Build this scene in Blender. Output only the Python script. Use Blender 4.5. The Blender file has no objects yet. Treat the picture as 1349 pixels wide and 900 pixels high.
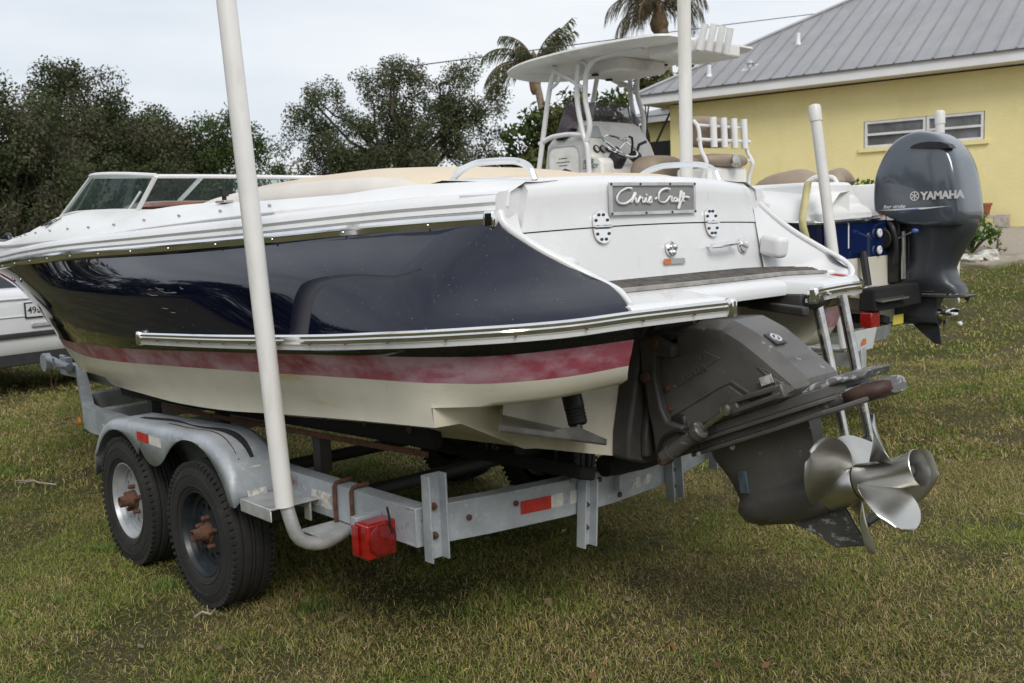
import bpy, bmesh, math, random
import numpy as np
from mathutils import Vector, Matrix

random.seed(7)
rng = np.random.default_rng(7)
C = bpy.context.scene.collection
scene = bpy.context.scene
R = math.radians

# ------------------------------------------------------------------ camera
cam_data = bpy.data.cameras.new('camera')
cam = bpy.data.objects.new('camera', cam_data)
C.objects.link(cam)
scene.camera = cam
CAM_POS = Vector((-4.2561, 3.0735, 1.7153))
YAW, PITCH, ROLL, FPX = -42.513, -6.8148, 2.1662, 1300.0
cam_data.sensor_width = 36.0
cam_data.lens = 36.0 * FPX / 1349.0
cam_data.clip_start = 0.05
cam_data.clip_end = 2000.0
_f = Vector((math.cos(R(PITCH)) * math.cos(R(YAW)), math.cos(R(PITCH)) * math.sin(R(YAW)), math.sin(R(PITCH))))
_r = Vector((math.sin(R(YAW)), -math.cos(R(YAW)), 0))
_u = _r.cross(_f)
_rt = math.cos(R(ROLL)) * _r - math.sin(R(ROLL)) * _u
_up = math.sin(R(ROLL)) * _r + math.cos(R(ROLL)) * _u
_m = Matrix((_rt, _up, -_f)).transposed().to_4x4()
_m.translation = CAM_POS
cam.matrix_world = _m
cam_data.dof.use_dof = True
cam_data.dof.focus_distance = 4.4
cam_data.dof.aperture_fstop = 5.6

# ------------------------------------------------------------------ sky, sun, exposure
SUN_EL, SUN_AZ = R(42), R(150)          # azimuth ccw from +X
world = bpy.data.worlds.new('World')
scene.world = world
world.use_nodes = True
wn, wl = world.node_tree.nodes, world.node_tree.links
wn.clear()
w_out = wn.new('ShaderNodeOutputWorld')
w_bg = wn.new('ShaderNodeBackground')
w_bg.inputs['Strength'].default_value = 0.1
w_sky = wn.new('ShaderNodeTexSky')
w_sky.sky_type = 'NISHITA'
w_sky.sun_disc = False
w_sky.sun_elevation = SUN_EL
w_sky.sun_rotation = R(90) - SUN_AZ
w_sky.air_density = 1.2
w_sky.dust_density = 3.0
w_tc = wn.new('ShaderNodeTexCoord')
w_map = wn.new('ShaderNodeMapping')
w_map.inputs['Scale'].default_value = (1.4, 1.4, 5.5)
w_no = wn.new('ShaderNodeTexNoise')
w_no.inputs['Scale'].default_value = 1.7
w_no.inputs['Detail'].default_value = 7.0
w_no.inputs['Roughness'].default_value = 0.52
w_ramp = wn.new('ShaderNodeValToRGB')
w_ramp.color_ramp.elements[0].position = 0.32
w_ramp.color_ramp.elements[0].color = (6.1, 6.6, 7.3, 1)
w_ramp.color_ramp.elements[1].position = 0.68
w_ramp.color_ramp.elements[1].color = (8.1, 8.3, 8.55, 1)
w_mix = wn.new('ShaderNodeMix')
w_mix.data_type = 'RGBA'
w_mix.inputs[0].default_value = 0.9
wl.new(w_tc.outputs['Generated'], w_map.inputs['Vector'])
wl.new(w_map.outputs['Vector'], w_no.inputs['Vector'])
wl.new(w_no.outputs['Fac'], w_ramp.inputs['Fac'])
wl.new(w_sky.outputs['Color'], w_mix.inputs[6])
wl.new(w_ramp.outputs['Color'], w_mix.inputs[7])
wl.new(w_mix.outputs[2], w_bg.inputs['Color'])
wl.new(w_bg.outputs['Background'], w_out.inputs['Surface'])

sun_data = bpy.data.lights.new('sun', 'SUN')
sun_data.energy = 1.5
sun_data.angle = R(24)
sun_data.color = (1.0, 0.96, 0.9)
sun = bpy.data.objects.new('sun', sun_data)
C.objects.link(sun)
_sd = Vector((math.cos(SUN_EL) * math.cos(SUN_AZ), math.cos(SUN_EL) * math.sin(SUN_AZ), math.sin(SUN_EL)))
sun.rotation_euler = _sd.to_track_quat('Z', 'Y').to_euler()
sun.location = (0, 0, 30)

scene.view_settings.view_transform = 'Standard'
scene.view_settings.look = 'None'
scene.view_settings.exposure = 0.28
scene.view_settings.gamma = 1.0
scene.view_settings.use_curve_mapping = False
scene.cycles.max_bounces = 8
scene.cycles.diffuse_bounces = 3
scene.cycles.glossy_bounces = 4
scene.cycles.transparent_max_bounces = 12


# ------------------------------------------------------------------ materials
def new_mat(name):
    m = bpy.data.materials.new(name)
    m.use_nodes = True
    return m, m.node_tree.nodes, m.node_tree.links, m.node_tree.nodes['Principled BSDF']


def mat(name, col, rough=0.5, metal=0.0, var=0.12, scale=6.0, bump=0.0, bscale=60.0, coat=0.0, spec=0.5, col2=None, detail=5.0, rvar=0.1, lo=0.35, hi=0.65):
    """Principled material with soft procedural variation of colour, gloss and relief."""
    m, n, l, b = new_mat(name)
    tc = n.new('ShaderNodeTexCoord')
    no = n.new('ShaderNodeTexNoise')
    no.inputs['Scale'].default_value = scale
    no.inputs['Detail'].default_value = detail
    no.inputs['Roughness'].default_value = 0.6
    l.new(tc.outputs['Object'], no.inputs['Vector'])
    rp = n.new('ShaderNodeValToRGB')
    c2 = col2 if col2 else tuple(max(0, x * (1 - var)) for x in col)
    c1 = col if col2 else tuple(min(1, x * (1 + var * 0.5)) for x in col)
    rp.color_ramp.elements[0].position = lo
    rp.color_ramp.elements[1].position = hi
    rp.color_ramp.elements[0].color = (*c2, 1)
    rp.color_ramp.elements[1].color = (*c1, 1)
    l.new(no.outputs['Fac'], rp.inputs['Fac'])
    l.new(rp.outputs['Color'], b.inputs['Base Color'])
    b.inputs['Metallic'].default_value = metal
    mr = n.new('ShaderNodeMapRange')
    mr.inputs['To Min'].default_value = max(0.02, rough - rvar)
    mr.inputs['To Max'].default_value = min(1, rough + rvar)
    l.new(no.outputs['Fac'], mr.inputs['Value'])
    l.new(mr.outputs['Result'], b.inputs['Roughness'])
    b.inputs['Specular IOR Level'].default_value = spec
    b.inputs['Coat Weight'].default_value = coat
    b.inputs['Coat Roughness'].default_value = 0.05
    if bump > 0:
        n2 = n.new('ShaderNodeTexNoise')
        n2.inputs['Scale'].default_value = bscale
        n2.inputs['Detail'].default_value = 4
        l.new(tc.outputs['Object'], n2.inputs['Vector'])
        bp = n.new('ShaderNodeBump')
        bp.inputs['Strength'].default_value = bump
        bp.inputs['Distance'].default_value = 0.01
        l.new(n2.outputs['Fac'], bp.inputs['Height'])
        l.new(bp.outputs['Normal'], b.inputs['Normal'])
    return m


def overlay(m, col, scale, lo, hi, seed=0.0, detail=6.0, stretch=(1, 1, 1), rough=None):
    """Lay blotches (rust, chips, chalk, stains) of another colour over a material."""
    n, l = m.node_tree.nodes, m.node_tree.links
    b = n['Principled BSDF']
    tc = n.new('ShaderNodeTexCoord')
    mp = n.new('ShaderNodeMapping')
    mp.inputs['Location'].default_value = (seed, seed * 1.7, seed * 0.3)
    mp.inputs['Scale'].default_value = stretch
    no = n.new('ShaderNodeTexNoise')
    no.inputs['Scale'].default_value = scale
    no.inputs['Detail'].default_value = detail
    no.inputs['Roughness'].default_value = 0.65
    l.new(tc.outputs['Object'], mp.inputs['Vector'])
    l.new(mp.outputs['Vector'], no.inputs['Vector'])
    rp = n.new('ShaderNodeValToRGB')
    rp.color_ramp.elements[0].position = lo
    rp.color_ramp.elements[1].position = hi
    rp.color_ramp.elements[0].color = (0, 0, 0, 1)
    rp.color_ramp.elements[1].color = (1, 1, 1, 1)
    l.new(no.outputs['Fac'], rp.inputs['Fac'])
    mx = n.new('ShaderNodeMix')
    mx.data_type = 'RGBA'
    src = b.inputs['Base Color'].links[0].from_socket
    l.new(rp.outputs['Color'], mx.inputs[0])
    l.new(src, mx.inputs[6])
    mx.inputs[7].default_value = (*col, 1)
    l.new(mx.outputs[2], b.inputs['Base Color'])
    if b.inputs['Metallic'].default_value > 0 and rough is not None:
        mm = n.new('ShaderNodeMath')
        mm.operation = 'MULTIPLY_ADD'
        mm.inputs[1].default_value = -b.inputs['Metallic'].default_value
        mm.inputs[2].default_value = b.inputs['Metallic'].default_value
        l.new(rp.outputs['Color'], mm.inputs[0])
        l.new(mm.outputs[0], b.inputs['Metallic'])
    return m


M = {}
M['white'] = overlay(mat('white_gelcoat', (0.74, 0.745, 0.75), 0.28, var=0.05, scale=2.0, coat=0.25), (0.62, 0.60, 0.55), 9, 0.60, 0.8, 3, stretch=(1, 1, .35))
M['deckwhite'] = overlay(mat('white_deck_gelcoat', (0.78, 0.78, 0.77), 0.35, var=0.04, scale=3.0), (0.60, 0.585, 0.54), 5, 0.62, 0.85, 9)
M['bottom'] = overlay(overlay(mat('cream_bottom_paint', (0.77, 0.735, 0.625), 0.34, var=0.08, scale=3.0, coat=0.15), (0.60, 0.47, 0.22), 3.0, 0.60, 0.78, 5, stretch=(.5, 1, 3)), (0.55, 0.52, 0.42), 14, 0.62, 0.8, 1)
M['bottom_dirty'] = overlay(mat('stained_transom_paint', (0.66, 0.62, 0.50), 0.45, var=0.15, scale=4.0), (0.45, 0.30, 0.10), 4.5, 0.58, 0.78, 2, stretch=(1, 1, .5))
M['navy'] = overlay(mat('navy_gelcoat', (0.0028, 0.0042, 0.015), 0.03, var=0.1, scale=1.5, coat=0.0, rvar=0.015, spec=0.55), (0.16, 0.17, 0.2), 130, 0.755, 0.77, 4, detail=1.0)
M['stripe'] = overlay(overlay(mat('faded_red_stripe', (0.36, 0.070, 0.105), 0.42, col2=(0.40, 0.13, 0.175), scale=3.0), (0.52, 0.33, 0.39), 2.8, 0.45, 0.60, 6, stretch=(1, 1, 2.2)), (0.30, 0.03, 0.05), 6.0, 0.55, 0.70, 11, stretch=(.6, 1, 2))
M['chrome'] = mat('chrome', (0.86, 0.86, 0.85), 0.09, 1.0, var=0.05, scale=9, rvar=0.05)
M['tabsteel'] = mat('dull_tab_steel', (0.30, 0.285, 0.265), 0.38, 0.85, var=0.3, scale=9)
M['stainless'] = mat('brushed_stainless', (0.55, 0.54, 0.51), 0.33, 1.0, var=0.14, scale=5, bump=0.02, bscale=180, rvar=0.08)
M['ladder'] = overlay(mat('ladder_tube_steel', (0.55, 0.545, 0.53), 0.2, 1.0, var=0.25, scale=14), (0.33, 0.24, 0.12), 11, 0.56, 0.7, 2, rough=1)
M['galv'] = overlay(overlay(mat('galvanised_steel', (0.42, 0.455, 0.49), 0.5, 0.22, var=0.22, scale=5, bump=0.05, bscale=70), (0.50, 0.53, 0.56), 30, 0.56, 0.70, 3), (0.20, 0.085, 0.035), 5.5, 0.655, 0.72, 8, rough=1)
M['galv_bright'] = mat('bright_zinc', (0.60, 0.61, 0.62), 0.45, 0.5, var=0.2, scale=12)
M['rust'] = mat('rusty_steel', (0.15, 0.062, 0.032), 0.9, 0.0, col2=(0.06, 0.035, 0.025), scale=40, bump=0.4, bscale=120)
M['rubber'] = overlay(mat('worn_tyre_rubber', (0.019, 0.0185, 0.018), 0.8, var=0.3, scale=9, bump=0.12, bscale=160), (0.060, 0.052, 0.042), 7, 0.58, 0.85, 2)
M['blackpl'] = mat('black_plastic', (0.016, 0.016, 0.017), 0.5, var=0.3, scale=10)
M['carpet'] = mat('black_bunk_carpet', (0.010, 0.010, 0.011), 0.95, var=0.4, scale=60, bump=0.4, bscale=300)
M['rim_grey'] = mat('silver_painted_rim', (0.42, 0.435, 0.45), 0.42, 0.35, var=0.12, scale=12)
M['rim_black'] = overlay(mat('black_painted_rim', (0.020, 0.026, 0.031), 0.38, var=0.3, scale=14), (0.62, 0.64, 0.66), 13, 0.70, 0.735, 5)
M['pvc'] = overlay(mat('white_pvc_pipe', (0.74, 0.73, 0.705), 0.42, var=0.06, scale=4), (0.56, 0.53, 0.47), 7, 0.54, 0.80, 3, stretch=(1, 1, .25))
M['drive'] = overlay(overlay(mat('drive_grey_paint', (0.112, 0.107, 0.100), 0.38, 0.1, var=0.2, scale=5, bump=0.03, bscale=90), (0.30, 0.31, 0.32), 22, 0.64, 0.70, 4), (0.062, 0.057, 0.052), 3.5, 0.55, 0.75, 7)
M['drive_worn'] = overlay(mat('scuffed_drive_paint', (0.105, 0.102, 0.097), 0.45, 0.1, var=0.25, scale=6), (0.36, 0.37, 0.38), 15, 0.60, 0.70, 4, stretch=(1, 1, 2))
M['drive_dark'] = overlay(mat('dark_drive_casting', (0.052, 0.049, 0.046), 0.6, 0.05, var=0.3, scale=8), (0.10, 0.075, 0.045), 8, 0.6, 0.8, 3)
M['drive_scuffed'] = overlay(overlay(mat('scraped_drive_paint', (0.108, 0.104, 0.098), 0.45, 0.1, var=0.25, scale=6), (0.40, 0.42, 0.43), 26, 0.555, 0.62, 4, stretch=(1, 1, 1.6)), (0.26, 0.27, 0.28), 7, 0.60, 0.70, 9)
M['exhaust'] = mat('exhaust_outlet_brown', (0.055, 0.026, 0.018), 0.6, var=0.4, scale=20)
M['teak'] = mat('weathered_teak', (0.135, 0.122, 0.11), 0.8, var=0.5, scale=20, bump=0.2, bscale=120)
M['teak_edge'] = mat('teak_border', (0.30, 0.285, 0.265), 0.75, var=0.3, scale=20)
M['tan'] = mat('tan_cushion_vinyl', (0.68, 0.58, 0.445), 0.6, col2=(0.63, 0.525, 0.39), scale=3, bump=0.08, bscale=90)
M['cushwhite'] = mat('white_cushion_vinyl', (0.68, 0.64, 0.585), 0.55, var=0.08, scale=4)
M['taupe'] = mat('taupe_cushion_vinyl', (0.31, 0.245, 0.18), 0.55, var=0.14, scale=5, bump=0.05, bscale=60)
M['wood'] = mat('varnished_dash_wood', (0.19, 0.055, 0.02), 0.25, var=0.4, scale=12, coat=0.5)
M['platebg'] = mat('matt_grey_plate', (0.29, 0.285, 0.285), 0.55, 0.2, var=0.14, scale=260, detail=1)
M['redlens'] = mat('red_lens', (0.30, 0.008, 0.007), 0.18, var=0.35, scale=30, coat=0.6, bump=0.2, bscale=120)
M['reddark'] = mat('dark_red_lens', (0.19, 0.010, 0.010), 0.2, var=0.3, scale=30, coat=0.6)
M['redtape'] = mat('red_reflective_tape', (0.50, 0.035, 0.022), 0.5, var=0.2, scale=40)
M['whitetape'] = mat('white_reflective_tape', (0.66, 0.645, 0.60), 0.5, var=0.15, scale=40)
M['sticker'] = overlay(mat('worn_white_sticker', (0.66, 0.63, 0.56), 0.6, var=0.2, scale=25), (0.36, 0.38, 0.40), 35, 0.5, 0.56, 2)
M['orange'] = mat('orange_warning_label', (0.55, 0.16, 0.06), 0.6, var=0.1, scale=50)
M['greylabel'] = mat('grey_label', (0.40, 0.40, 0.385), 0.6, var=0.4, scale=220)
M['anode'] = mat('zinc_anode', (0.075, 0.105, 0.13), 0.6, 0.2, var=0.3, scale=40)
M['amber'] = mat('amber_lens', (0.65, 0.16, 0.015), 0.3)
M['yellowpaint'] = mat('yellow_webbing', (0.72, 0.62, 0.10), 0.7)
M['strap'] = mat('pale_yellow_strap', (0.66, 0.59, 0.30), 0.8, var=0.12, scale=15, bump=0.1, bscale=250)
M['blue'] = mat('blue_gelcoat', (0.005, 0.016, 0.078), 0.09, var=0.15, scale=2, coat=0.8, rvar=0.04)
M['ob'] = mat('outboard_metallic_grey', (0.080, 0.094, 0.114), 0.20, 0.28, var=0.08, scale=3, coat=0.9, rvar=0.05)
M['ob_dark'] = mat('outboard_dark_grey', (0.040, 0.045, 0.055), 0.36, 0.15, var=0.18, scale=5, coat=0.2)
M['silverprint'] = mat('silver_print', (0.66, 0.66, 0.64), 0.4, 0.2)
M['blueprint'] = mat('blue_print', (0.08, 0.14, 0.42), 0.4)
M['blackprint'] = mat('black_print', (0.02, 0.02, 0.022), 0.5)
M['greenprint'] = mat('green_grey_print', (0.10, 0.17, 0.15), 0.5)
M['alu_white'] = mat('white_powder_coat', (0.76, 0.76, 0.755), 0.3, var=0.05, scale=6)
M['ttop_under'] = overlay(mat('off_white_fibreglass', (0.79, 0.775, 0.735), 0.4, var=0.1, scale=3), (0.5, 0.47, 0.4), 4, 0.55, 0.8, 3)
M['carwhite'] = mat('white_car_paint', (0.72, 0.73, 0.755), 0.18, var=0.03, scale=3, coat=0.8, rvar=0.05)
M['darkplastic'] = mat('dark_bumper_plastic', (0.035, 0.036, 0.040), 0.55, var=0.2, scale=8)
M['cover'] = mat('dark_console_cover', (0.008, 0.010, 0.022), 0.6)
M['stucco'] = overlay(mat('yellow_stucco', (0.82, 0.725, 0.375), 0.9, col2=(0.785, 0.685, 0.335), scale=1.3, bump=0.6, bscale=26), (0.83, 0.745, 0.41), 7, 0.55, 0.75, 3)
overlay(M['stucco'], (0.66, 0.565, 0.30), 0.7, 0.52, 0.85, 5, stretch=(1, 1, .35))
M['trim'] = mat('white_trim_paint', (0.76, 0.76, 0.77), 0.5, var=0.06, scale=2)
M['soffit'] = mat('soffit_board', (0.62, 0.60, 0.54), 0.7, var=0.06, scale=3)
M['roof'] = overlay(mat('grey_metal_roofing', (0.325, 0.325, 0.335), 0.5, 0.25, var=0.1, scale=0.8, rvar=0.06), (0.26, 0.265, 0.28), 1.6, 0.5, 0.75, 4, stretch=(3, 1, 1))
M['roofrib'] = mat('metal_roof_rib', (0.27, 0.27, 0.28), 0.5, 0.25, var=0.1, scale=2)
M['doordark'] = mat('dark_screen_door', (0.014, 0.012, 0.011), 0.5, var=0.4, scale=3)
M['frame'] = mat('white_window_frame', (0.72, 0.73, 0.74), 0.35)
M['terracotta'] = mat('terracotta', (0.36, 0.10, 0.055), 0.8, var=0.2, scale=8)
M['concrete'] = mat('concrete_block', (0.42, 0.385, 0.34), 0.9, var=0.35, scale=12, bump=0.5, bscale=60)
M['stone'] = mat('pale_limestone', (0.60, 0.58, 0.52), 0.9, var=0.4, scale=9, bump=0.6, bscale=30)
M['bark'] = mat('grey_bark', (0.075, 0.062, 0.050), 0.9, var=0.4, scale=5, bump=0.6, bscale=25)
M['palmbark'] = mat('palm_bark', (0.22, 0.175, 0.13), 0.9, var=0.35, scale=9, bump=0.6, bscale=30)
M['palmboot'] = mat('palm_crownshaft', (0.20, 0.13, 0.07), 0.9, var=0.4, scale=9, bump=0.6, bscale=25)
M['twig'] = mat('dry_twig', (0.36, 0.31, 0.24), 0.9, var=0.3, scale=20)
M['wire'] = mat('cable', (0.05, 0.05, 0.055), 0.7)
M['plateface'] = mat('licence_plate_face', (0.66, 0.68, 0.69), 0.4, var=0.05, scale=20)
M['foam'] = mat('black_trim_tape', (0.018, 0.018, 0.018), 0.9, var=0.4, scale=40, bump=0.4, bscale=90)


def glass_mat(name, tint, fac_clear, rough=0.02):
    m, n, l, b = new_mat(name)
    b.inputs['Base Color'].default_value = (*tint, 1)
    b.inputs['Roughness'].default_value = rough
    b.inputs['Specular IOR Level'].default_value = 0.7
    tr = n.new('ShaderNodeBsdfTransparent')
    tr.inputs['Color'].default_value = (min(1, tint[0] * 1 + .62), min(1, tint[1] + .68), min(1, tint[2] + .66), 1)
    no = n.new('ShaderNodeTexNoise')
    no.inputs['Scale'].default_value = 6
    mr = n.new('ShaderNodeMapRange')
    mr.inputs['To Min'].default_value = fac_clear - 0.08
    mr.inputs['To Max'].default_value = fac_clear + 0.08
    l.new(no.outputs['Fac'], mr.inputs['Value'])
    mx = n.new('ShaderNodeMixShader')
    l.new(mr.outputs['Result'], mx.inputs['Fac'])
    l.new(b.outputs['BSDF'], mx.inputs[1])
    l.new(tr.outputs['BSDF'], mx.inputs[2])
    l.new(mx.outputs['Shader'], n['Material Output'].inputs['Surface'])
    return m


M['wsglass'] = glass_mat('green_tinted_glass', (0.035, 0.06, 0.055), 0.74)
M['acrylic'] = glass_mat('smoked_acrylic', (0.20, 0.15, 0.18), 0.62, 0.1)
M['carglass'] = mat('dark_car_glass', (0.018, 0.021, 0.026), 0.06, var=0.2, coat=0.6, rvar=0.02)
M['pane'] = mat('window_pane_glass', (0.17, 0.175, 0.18), 0.12, var=0.35, scale=2.5, rvar=0.03, spec=0.7)


def leaf_mat(name, rough=0.6, trans=0.25, spec=0.08):
    """Foliage and grass: colour comes from each leaf's own colour attribute."""
    m, n, l, b = new_mat(name)
    at = n.new('ShaderNodeAttribute')
    at.attribute_name = 'leaf_colour'
    l.new(at.outputs['Color'], b.inputs['Base Color'])
    b.inputs['Roughness'].default_value = rough
    b.inputs['Specular IOR Level'].default_value = spec
    tl = n.new('ShaderNodeBsdfTranslucent')
    l.new(at.outputs['Color'], tl.inputs['Color'])
    mx = n.new('ShaderNodeMixShader')
    mx.inputs['Fac'].default_value = trans
    l.new(b.outputs['BSDF'], mx.inputs[1])
    l.new(tl.outputs['BSDF'], mx.inputs[2])
    l.new(mx.outputs['Shader'], n['Material Output'].inputs['Surface'])
    return m


M['leaf'] = leaf_mat('foliage_leaf', 0.5, 0.3)
M['blade'] = leaf_mat('grass_blade', 0.7, 0.36)

# ------------------------------------------------------------------ mesh helpers


def frame_from(axis, hint=Vector((0, 0, 1))):
    a = Vector(axis).normalized()
    h = Vector(hint)
    if abs(a.dot(h)) > 0.97:
        h = Vector((1, 0, 0))
    x = h.cross(a).normalized()
    y = a.cross(x).normalized()
    return x, y, a


class MB:
    """Collects shapes and links them as ONE mesh object."""

    def __init__(s):
        s.v, s.f, s.m = [], [], []

    def add(s, verts, faces, mi=0):
        o = len(s.v)
        s.v.extend([tuple(v) for v in verts])
        s.f.extend([tuple(o + i for i in f) for f in faces])
        s.m.extend([mi] * len(faces))
        return s

    def box(s, c, size, ex=(1, 0, 0), ey=(0, 1, 0), ez=(0, 0, 1), mi=0):
        c, ex, ey, ez = Vector(c), Vector(ex), Vector(ey), Vector(ez)
        a, b, d = [q * 0.5 for q in size]
        vs = [c + ex * (i * a) + ey * (j * b) + ez * (k * d) for i in (-1, 1) for j in (-1, 1) for k in (-1, 1)]
        return s.add(vs, [(0, 1, 3, 2), (4, 6, 7, 5), (0, 4, 5, 1), (2, 3, 7, 6), (0, 2, 6, 4), (1, 5, 7, 3)], mi)

    def loft(s, rings, closed=True, cap=True, mi=0, mis=None):
        n = len(rings[0])
        o = len(s.v)
        for r in rings:
            s.v.extend([tuple(p) for p in r])
        k = n if closed else n - 1
        for i in range(len(rings) - 1):
            for j in range(k):
                a, b = o + i * n + j, o + i * n + (j + 1) % n
                s.f.append((a, b, b + n, a + n))
                s.m.append(mis[j] if mis else mi)
        if cap and closed:
            s.f.append(tuple(o + j for j in range(n))[::-1])
            s.f.append(tuple(o + (len(rings) - 1) * n + j for j in range(n)))
            s.m += [mi, mi]
        return s

    def tube(s, pts, r, n=10, cap=True, mi=0, flat=1.0):
        P = [Vector(p) for p in pts]
        rad = r if isinstance(r, (list, tuple)) else [r] * len(P)
        T = []
        for i in range(len(P)):
            t = P[min(i + 1, len(P) - 1)] - P[max(i - 1, 0)]
            T.append(t.normalized())
        x, y, _ = frame_from(T[0])
        rings = []
        for i, p in enumerate(P):
            x = (x - T[i] * x.dot(T[i])).normalized()
            y = T[i].cross(x)
            rings.append([p + (x * math.cos(2 * math.pi * k / n) + y * (flat * math.sin(2 * math.pi * k / n))) * rad[i] for k in range(n)])
        return s.loft(rings, True, cap, mi)

    def lathe(s, prof, org, axis, n=24, cap=True, mi=0):
        x, y, a = frame_from(axis)
        org = Vector(org)
        rings = [[org + a * h + (x * math.cos(2 * math.pi * k / n) + y * math.sin(2 * math.pi * k / n)) * r for k in range(n)] for r, h in prof]
        return s.loft(rings, True, cap, mi)

    def prism(s, poly, vec, mi=0):
        """Extrude a planar polygon (3-D points) by vec."""
        P = [Vector(p) for p in poly]
        v = Vector(vec)
        n = len(P)
        fs = [tuple(range(n))[::-1], tuple(range(n, 2 * n))]
        fs += [(i, (i + 1) % n, n + (i + 1) % n, n + i) for i in range(n)]
        return s.add(P + [p + v for p in P], fs, mi)

    def sphere(s, c, r, nu=12, nv=8, mi=0, scale=(1, 1, 1)):
        c = Vector(c)
        rings = []
        for i in range(nv + 1):
            th = math.pi * i / nv
            rr = max(1e-4, math.sin(th))
            rings.append([c + Vector((scale[0] * r * rr * math.cos(2 * math.pi * k / nu), scale[1] * r * rr * math.sin(2 * math.pi * k / nu), scale[2] * r * math.cos(th))) for k in range(nu)])
        return s.loft(rings, True, False, mi)

    def build(s, name, mats, parent=None, angle=35, bevel=0.0, loc=None, solid=0.0, segs=2, sub=0, stuff=False, label=None):
        me = bpy.data.meshes.new(name)
        off = Vector((0, 0, 0))
        p = parent
        while p is not None:
            off = off + Vector(p.location)
            p = p.parent
        if loc is not None:
            off = Vector(loc)
        me.from_pydata([tuple(Vector(v) - off) for v in s.v], [], s.f)
        mats = mats if isinstance(mats, (list, tuple)) else [mats]
        for q in mats:
            me.materials.append(q)
        if len(mats) > 1:
            me.polygons.foreach_set('material_index', s.m)
        bm = bmesh.new()
        bm.from_mesh(me)
        bmesh.ops.remove_doubles(bm, verts=bm.verts, dist=1e-5)
        bmesh.ops.recalc_face_normals(bm, faces=bm.faces)
        bm.to_mesh(me)
        bm.free()
        if angle:
            me.polygons.foreach_set('use_smooth', [True] * len(me.polygons))
            me.set_sharp_from_angle(angle=R(angle))
        o = bpy.data.objects.new(name, me)
        C.objects.link(o)
        if parent is not None:
            o.parent = parent
        if loc is not None:
            lo = Vector(loc)
            p = parent
            while p is not None:
                lo = lo - Vector(p.location)
                p = p.parent
            o.location = lo
        if solid:
            md = o.modifiers.new('thickness', 'SOLIDIFY')
            md.thickness = solid
            md.offset = 0
        if sub:
            md = o.modifiers.new('smooth', 'SUBSURF')
            md.levels = md.render_levels = sub
        if bevel:
            md = o.modifiers.new('bevel', 'BEVEL')
            md.width = bevel
            md.segments = segs
            md.limit_method = 'ANGLE'
            md.angle_limit = R(40)
        if stuff:
            o['kind'] = 'stuff'
        if label:
            o['label'] = label
        return o


def np_mesh(name, verts, faces, m, colours=None, parent=None, kind=None):
    """Fast mesh from numpy arrays (all faces with the same number of corners)."""
    me = bpy.data.meshes.new(name)
    nf, k = faces.shape
    me.vertices.add(len(verts))
    me.vertices.foreach_set('co', verts.astype(np.float32).ravel())
    me.loops.add(nf * k)
    me.loops.foreach_set('vertex_index', faces.astype(np.int32).ravel())
    me.polygons.add(nf)
    me.polygons.foreach_set('loop_start', np.arange(0, nf * k, k, dtype=np.int32))
    me.polygons.foreach_set('loop_total', np.full(nf, k, dtype=np.int32))
    me.update(calc_edges=True)
    me.materials.append(m)
    if colours is not None:
        a = me.attributes.new('leaf_colour', 'FLOAT_COLOR', 'POINT')
        c4 = np.ones((len(verts), 4), np.float32)
        c4[:, :3] = colours
        a.data.foreach_set('color', c4.ravel())
    o = bpy.data.objects.new(name, me)
    C.objects.link(o)
    if parent is not None:
        o.parent = parent
        o.location = -Vector(parent.location)
    if kind:
        o['kind'] = kind
    return o


def thing(name, label, cat, loc=(0, 0, 0), group=None):
    o = bpy.data.objects.new(name, None)
    o.empty_display_size = 0.2
    C.objects.link(o)
    o.location = loc
    tag(o, label, cat, group)
    return o


def tag(o, label=None, cat=None, group=None, kind=None):
    for k, v in (('label', label), ('category', cat), ('group', group), ('kind', kind)):
        if v:
            o[k] = v
    return o


def spl(pts, n=None, us=None):
    """Smooth (monotone cubic) curve through 3-D points, sampled by chord length."""
    P = np.array(pts, float)
    d = np.concatenate([[0], np.cumsum(np.linalg.norm(np.diff(P, axis=0), axis=1) + 1e-9)])
    d /= d[-1]
    u = np.linspace(0, 1, n) if us is None else np.asarray(us, float)
    return np.stack([pchip(d, P[:, i], u) for i in range(P.shape[1])], 1)


def pchip(xs, ys, x):
    xs, ys = np.asarray(xs, float), np.asarray(ys, float)
    h = np.diff(xs)
    d = np.diff(ys) / h
    m = np.zeros(len(xs))
    m[0], m[-1] = d[0], d[-1]
    for i in range(1, len(xs) - 1):
        if d[i - 1] * d[i] > 0:
            w1, w2 = 2 * h[i] + h[i - 1], h[i] + 2 * h[i - 1]
            m[i] = (w1 + w2) / (w1 / d[i - 1] + w2 / d[i])
    x = np.clip(x, xs[0], xs[-1])
    i = np.clip(np.searchsorted(xs, x) - 1, 0, len(xs) - 2)
    t = (x - xs[i]) / h[i]
    return (2 * t**3 - 3 * t * t + 1) * ys[i] + (t**3 - 2 * t * t + t) * h[i] * m[i] + (-2 * t**3 + 3 * t * t) * ys[i + 1] + (t**3 - t * t) * h[i] * m[i + 1]


def resample(pts, n):
    P = np.array(pts, float)
    d = np.concatenate([[0], np.cumsum(np.linalg.norm(np.diff(P, axis=0), axis=1))])
    u = np.linspace(0, d[-1], n)
    return np.stack([np.interp(u, d, P[:, i]) for i in range(P.shape[1])], 1)


def mirror(pts):
    return [(p[0], -p[1], p[2]) for p in pts]


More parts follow.
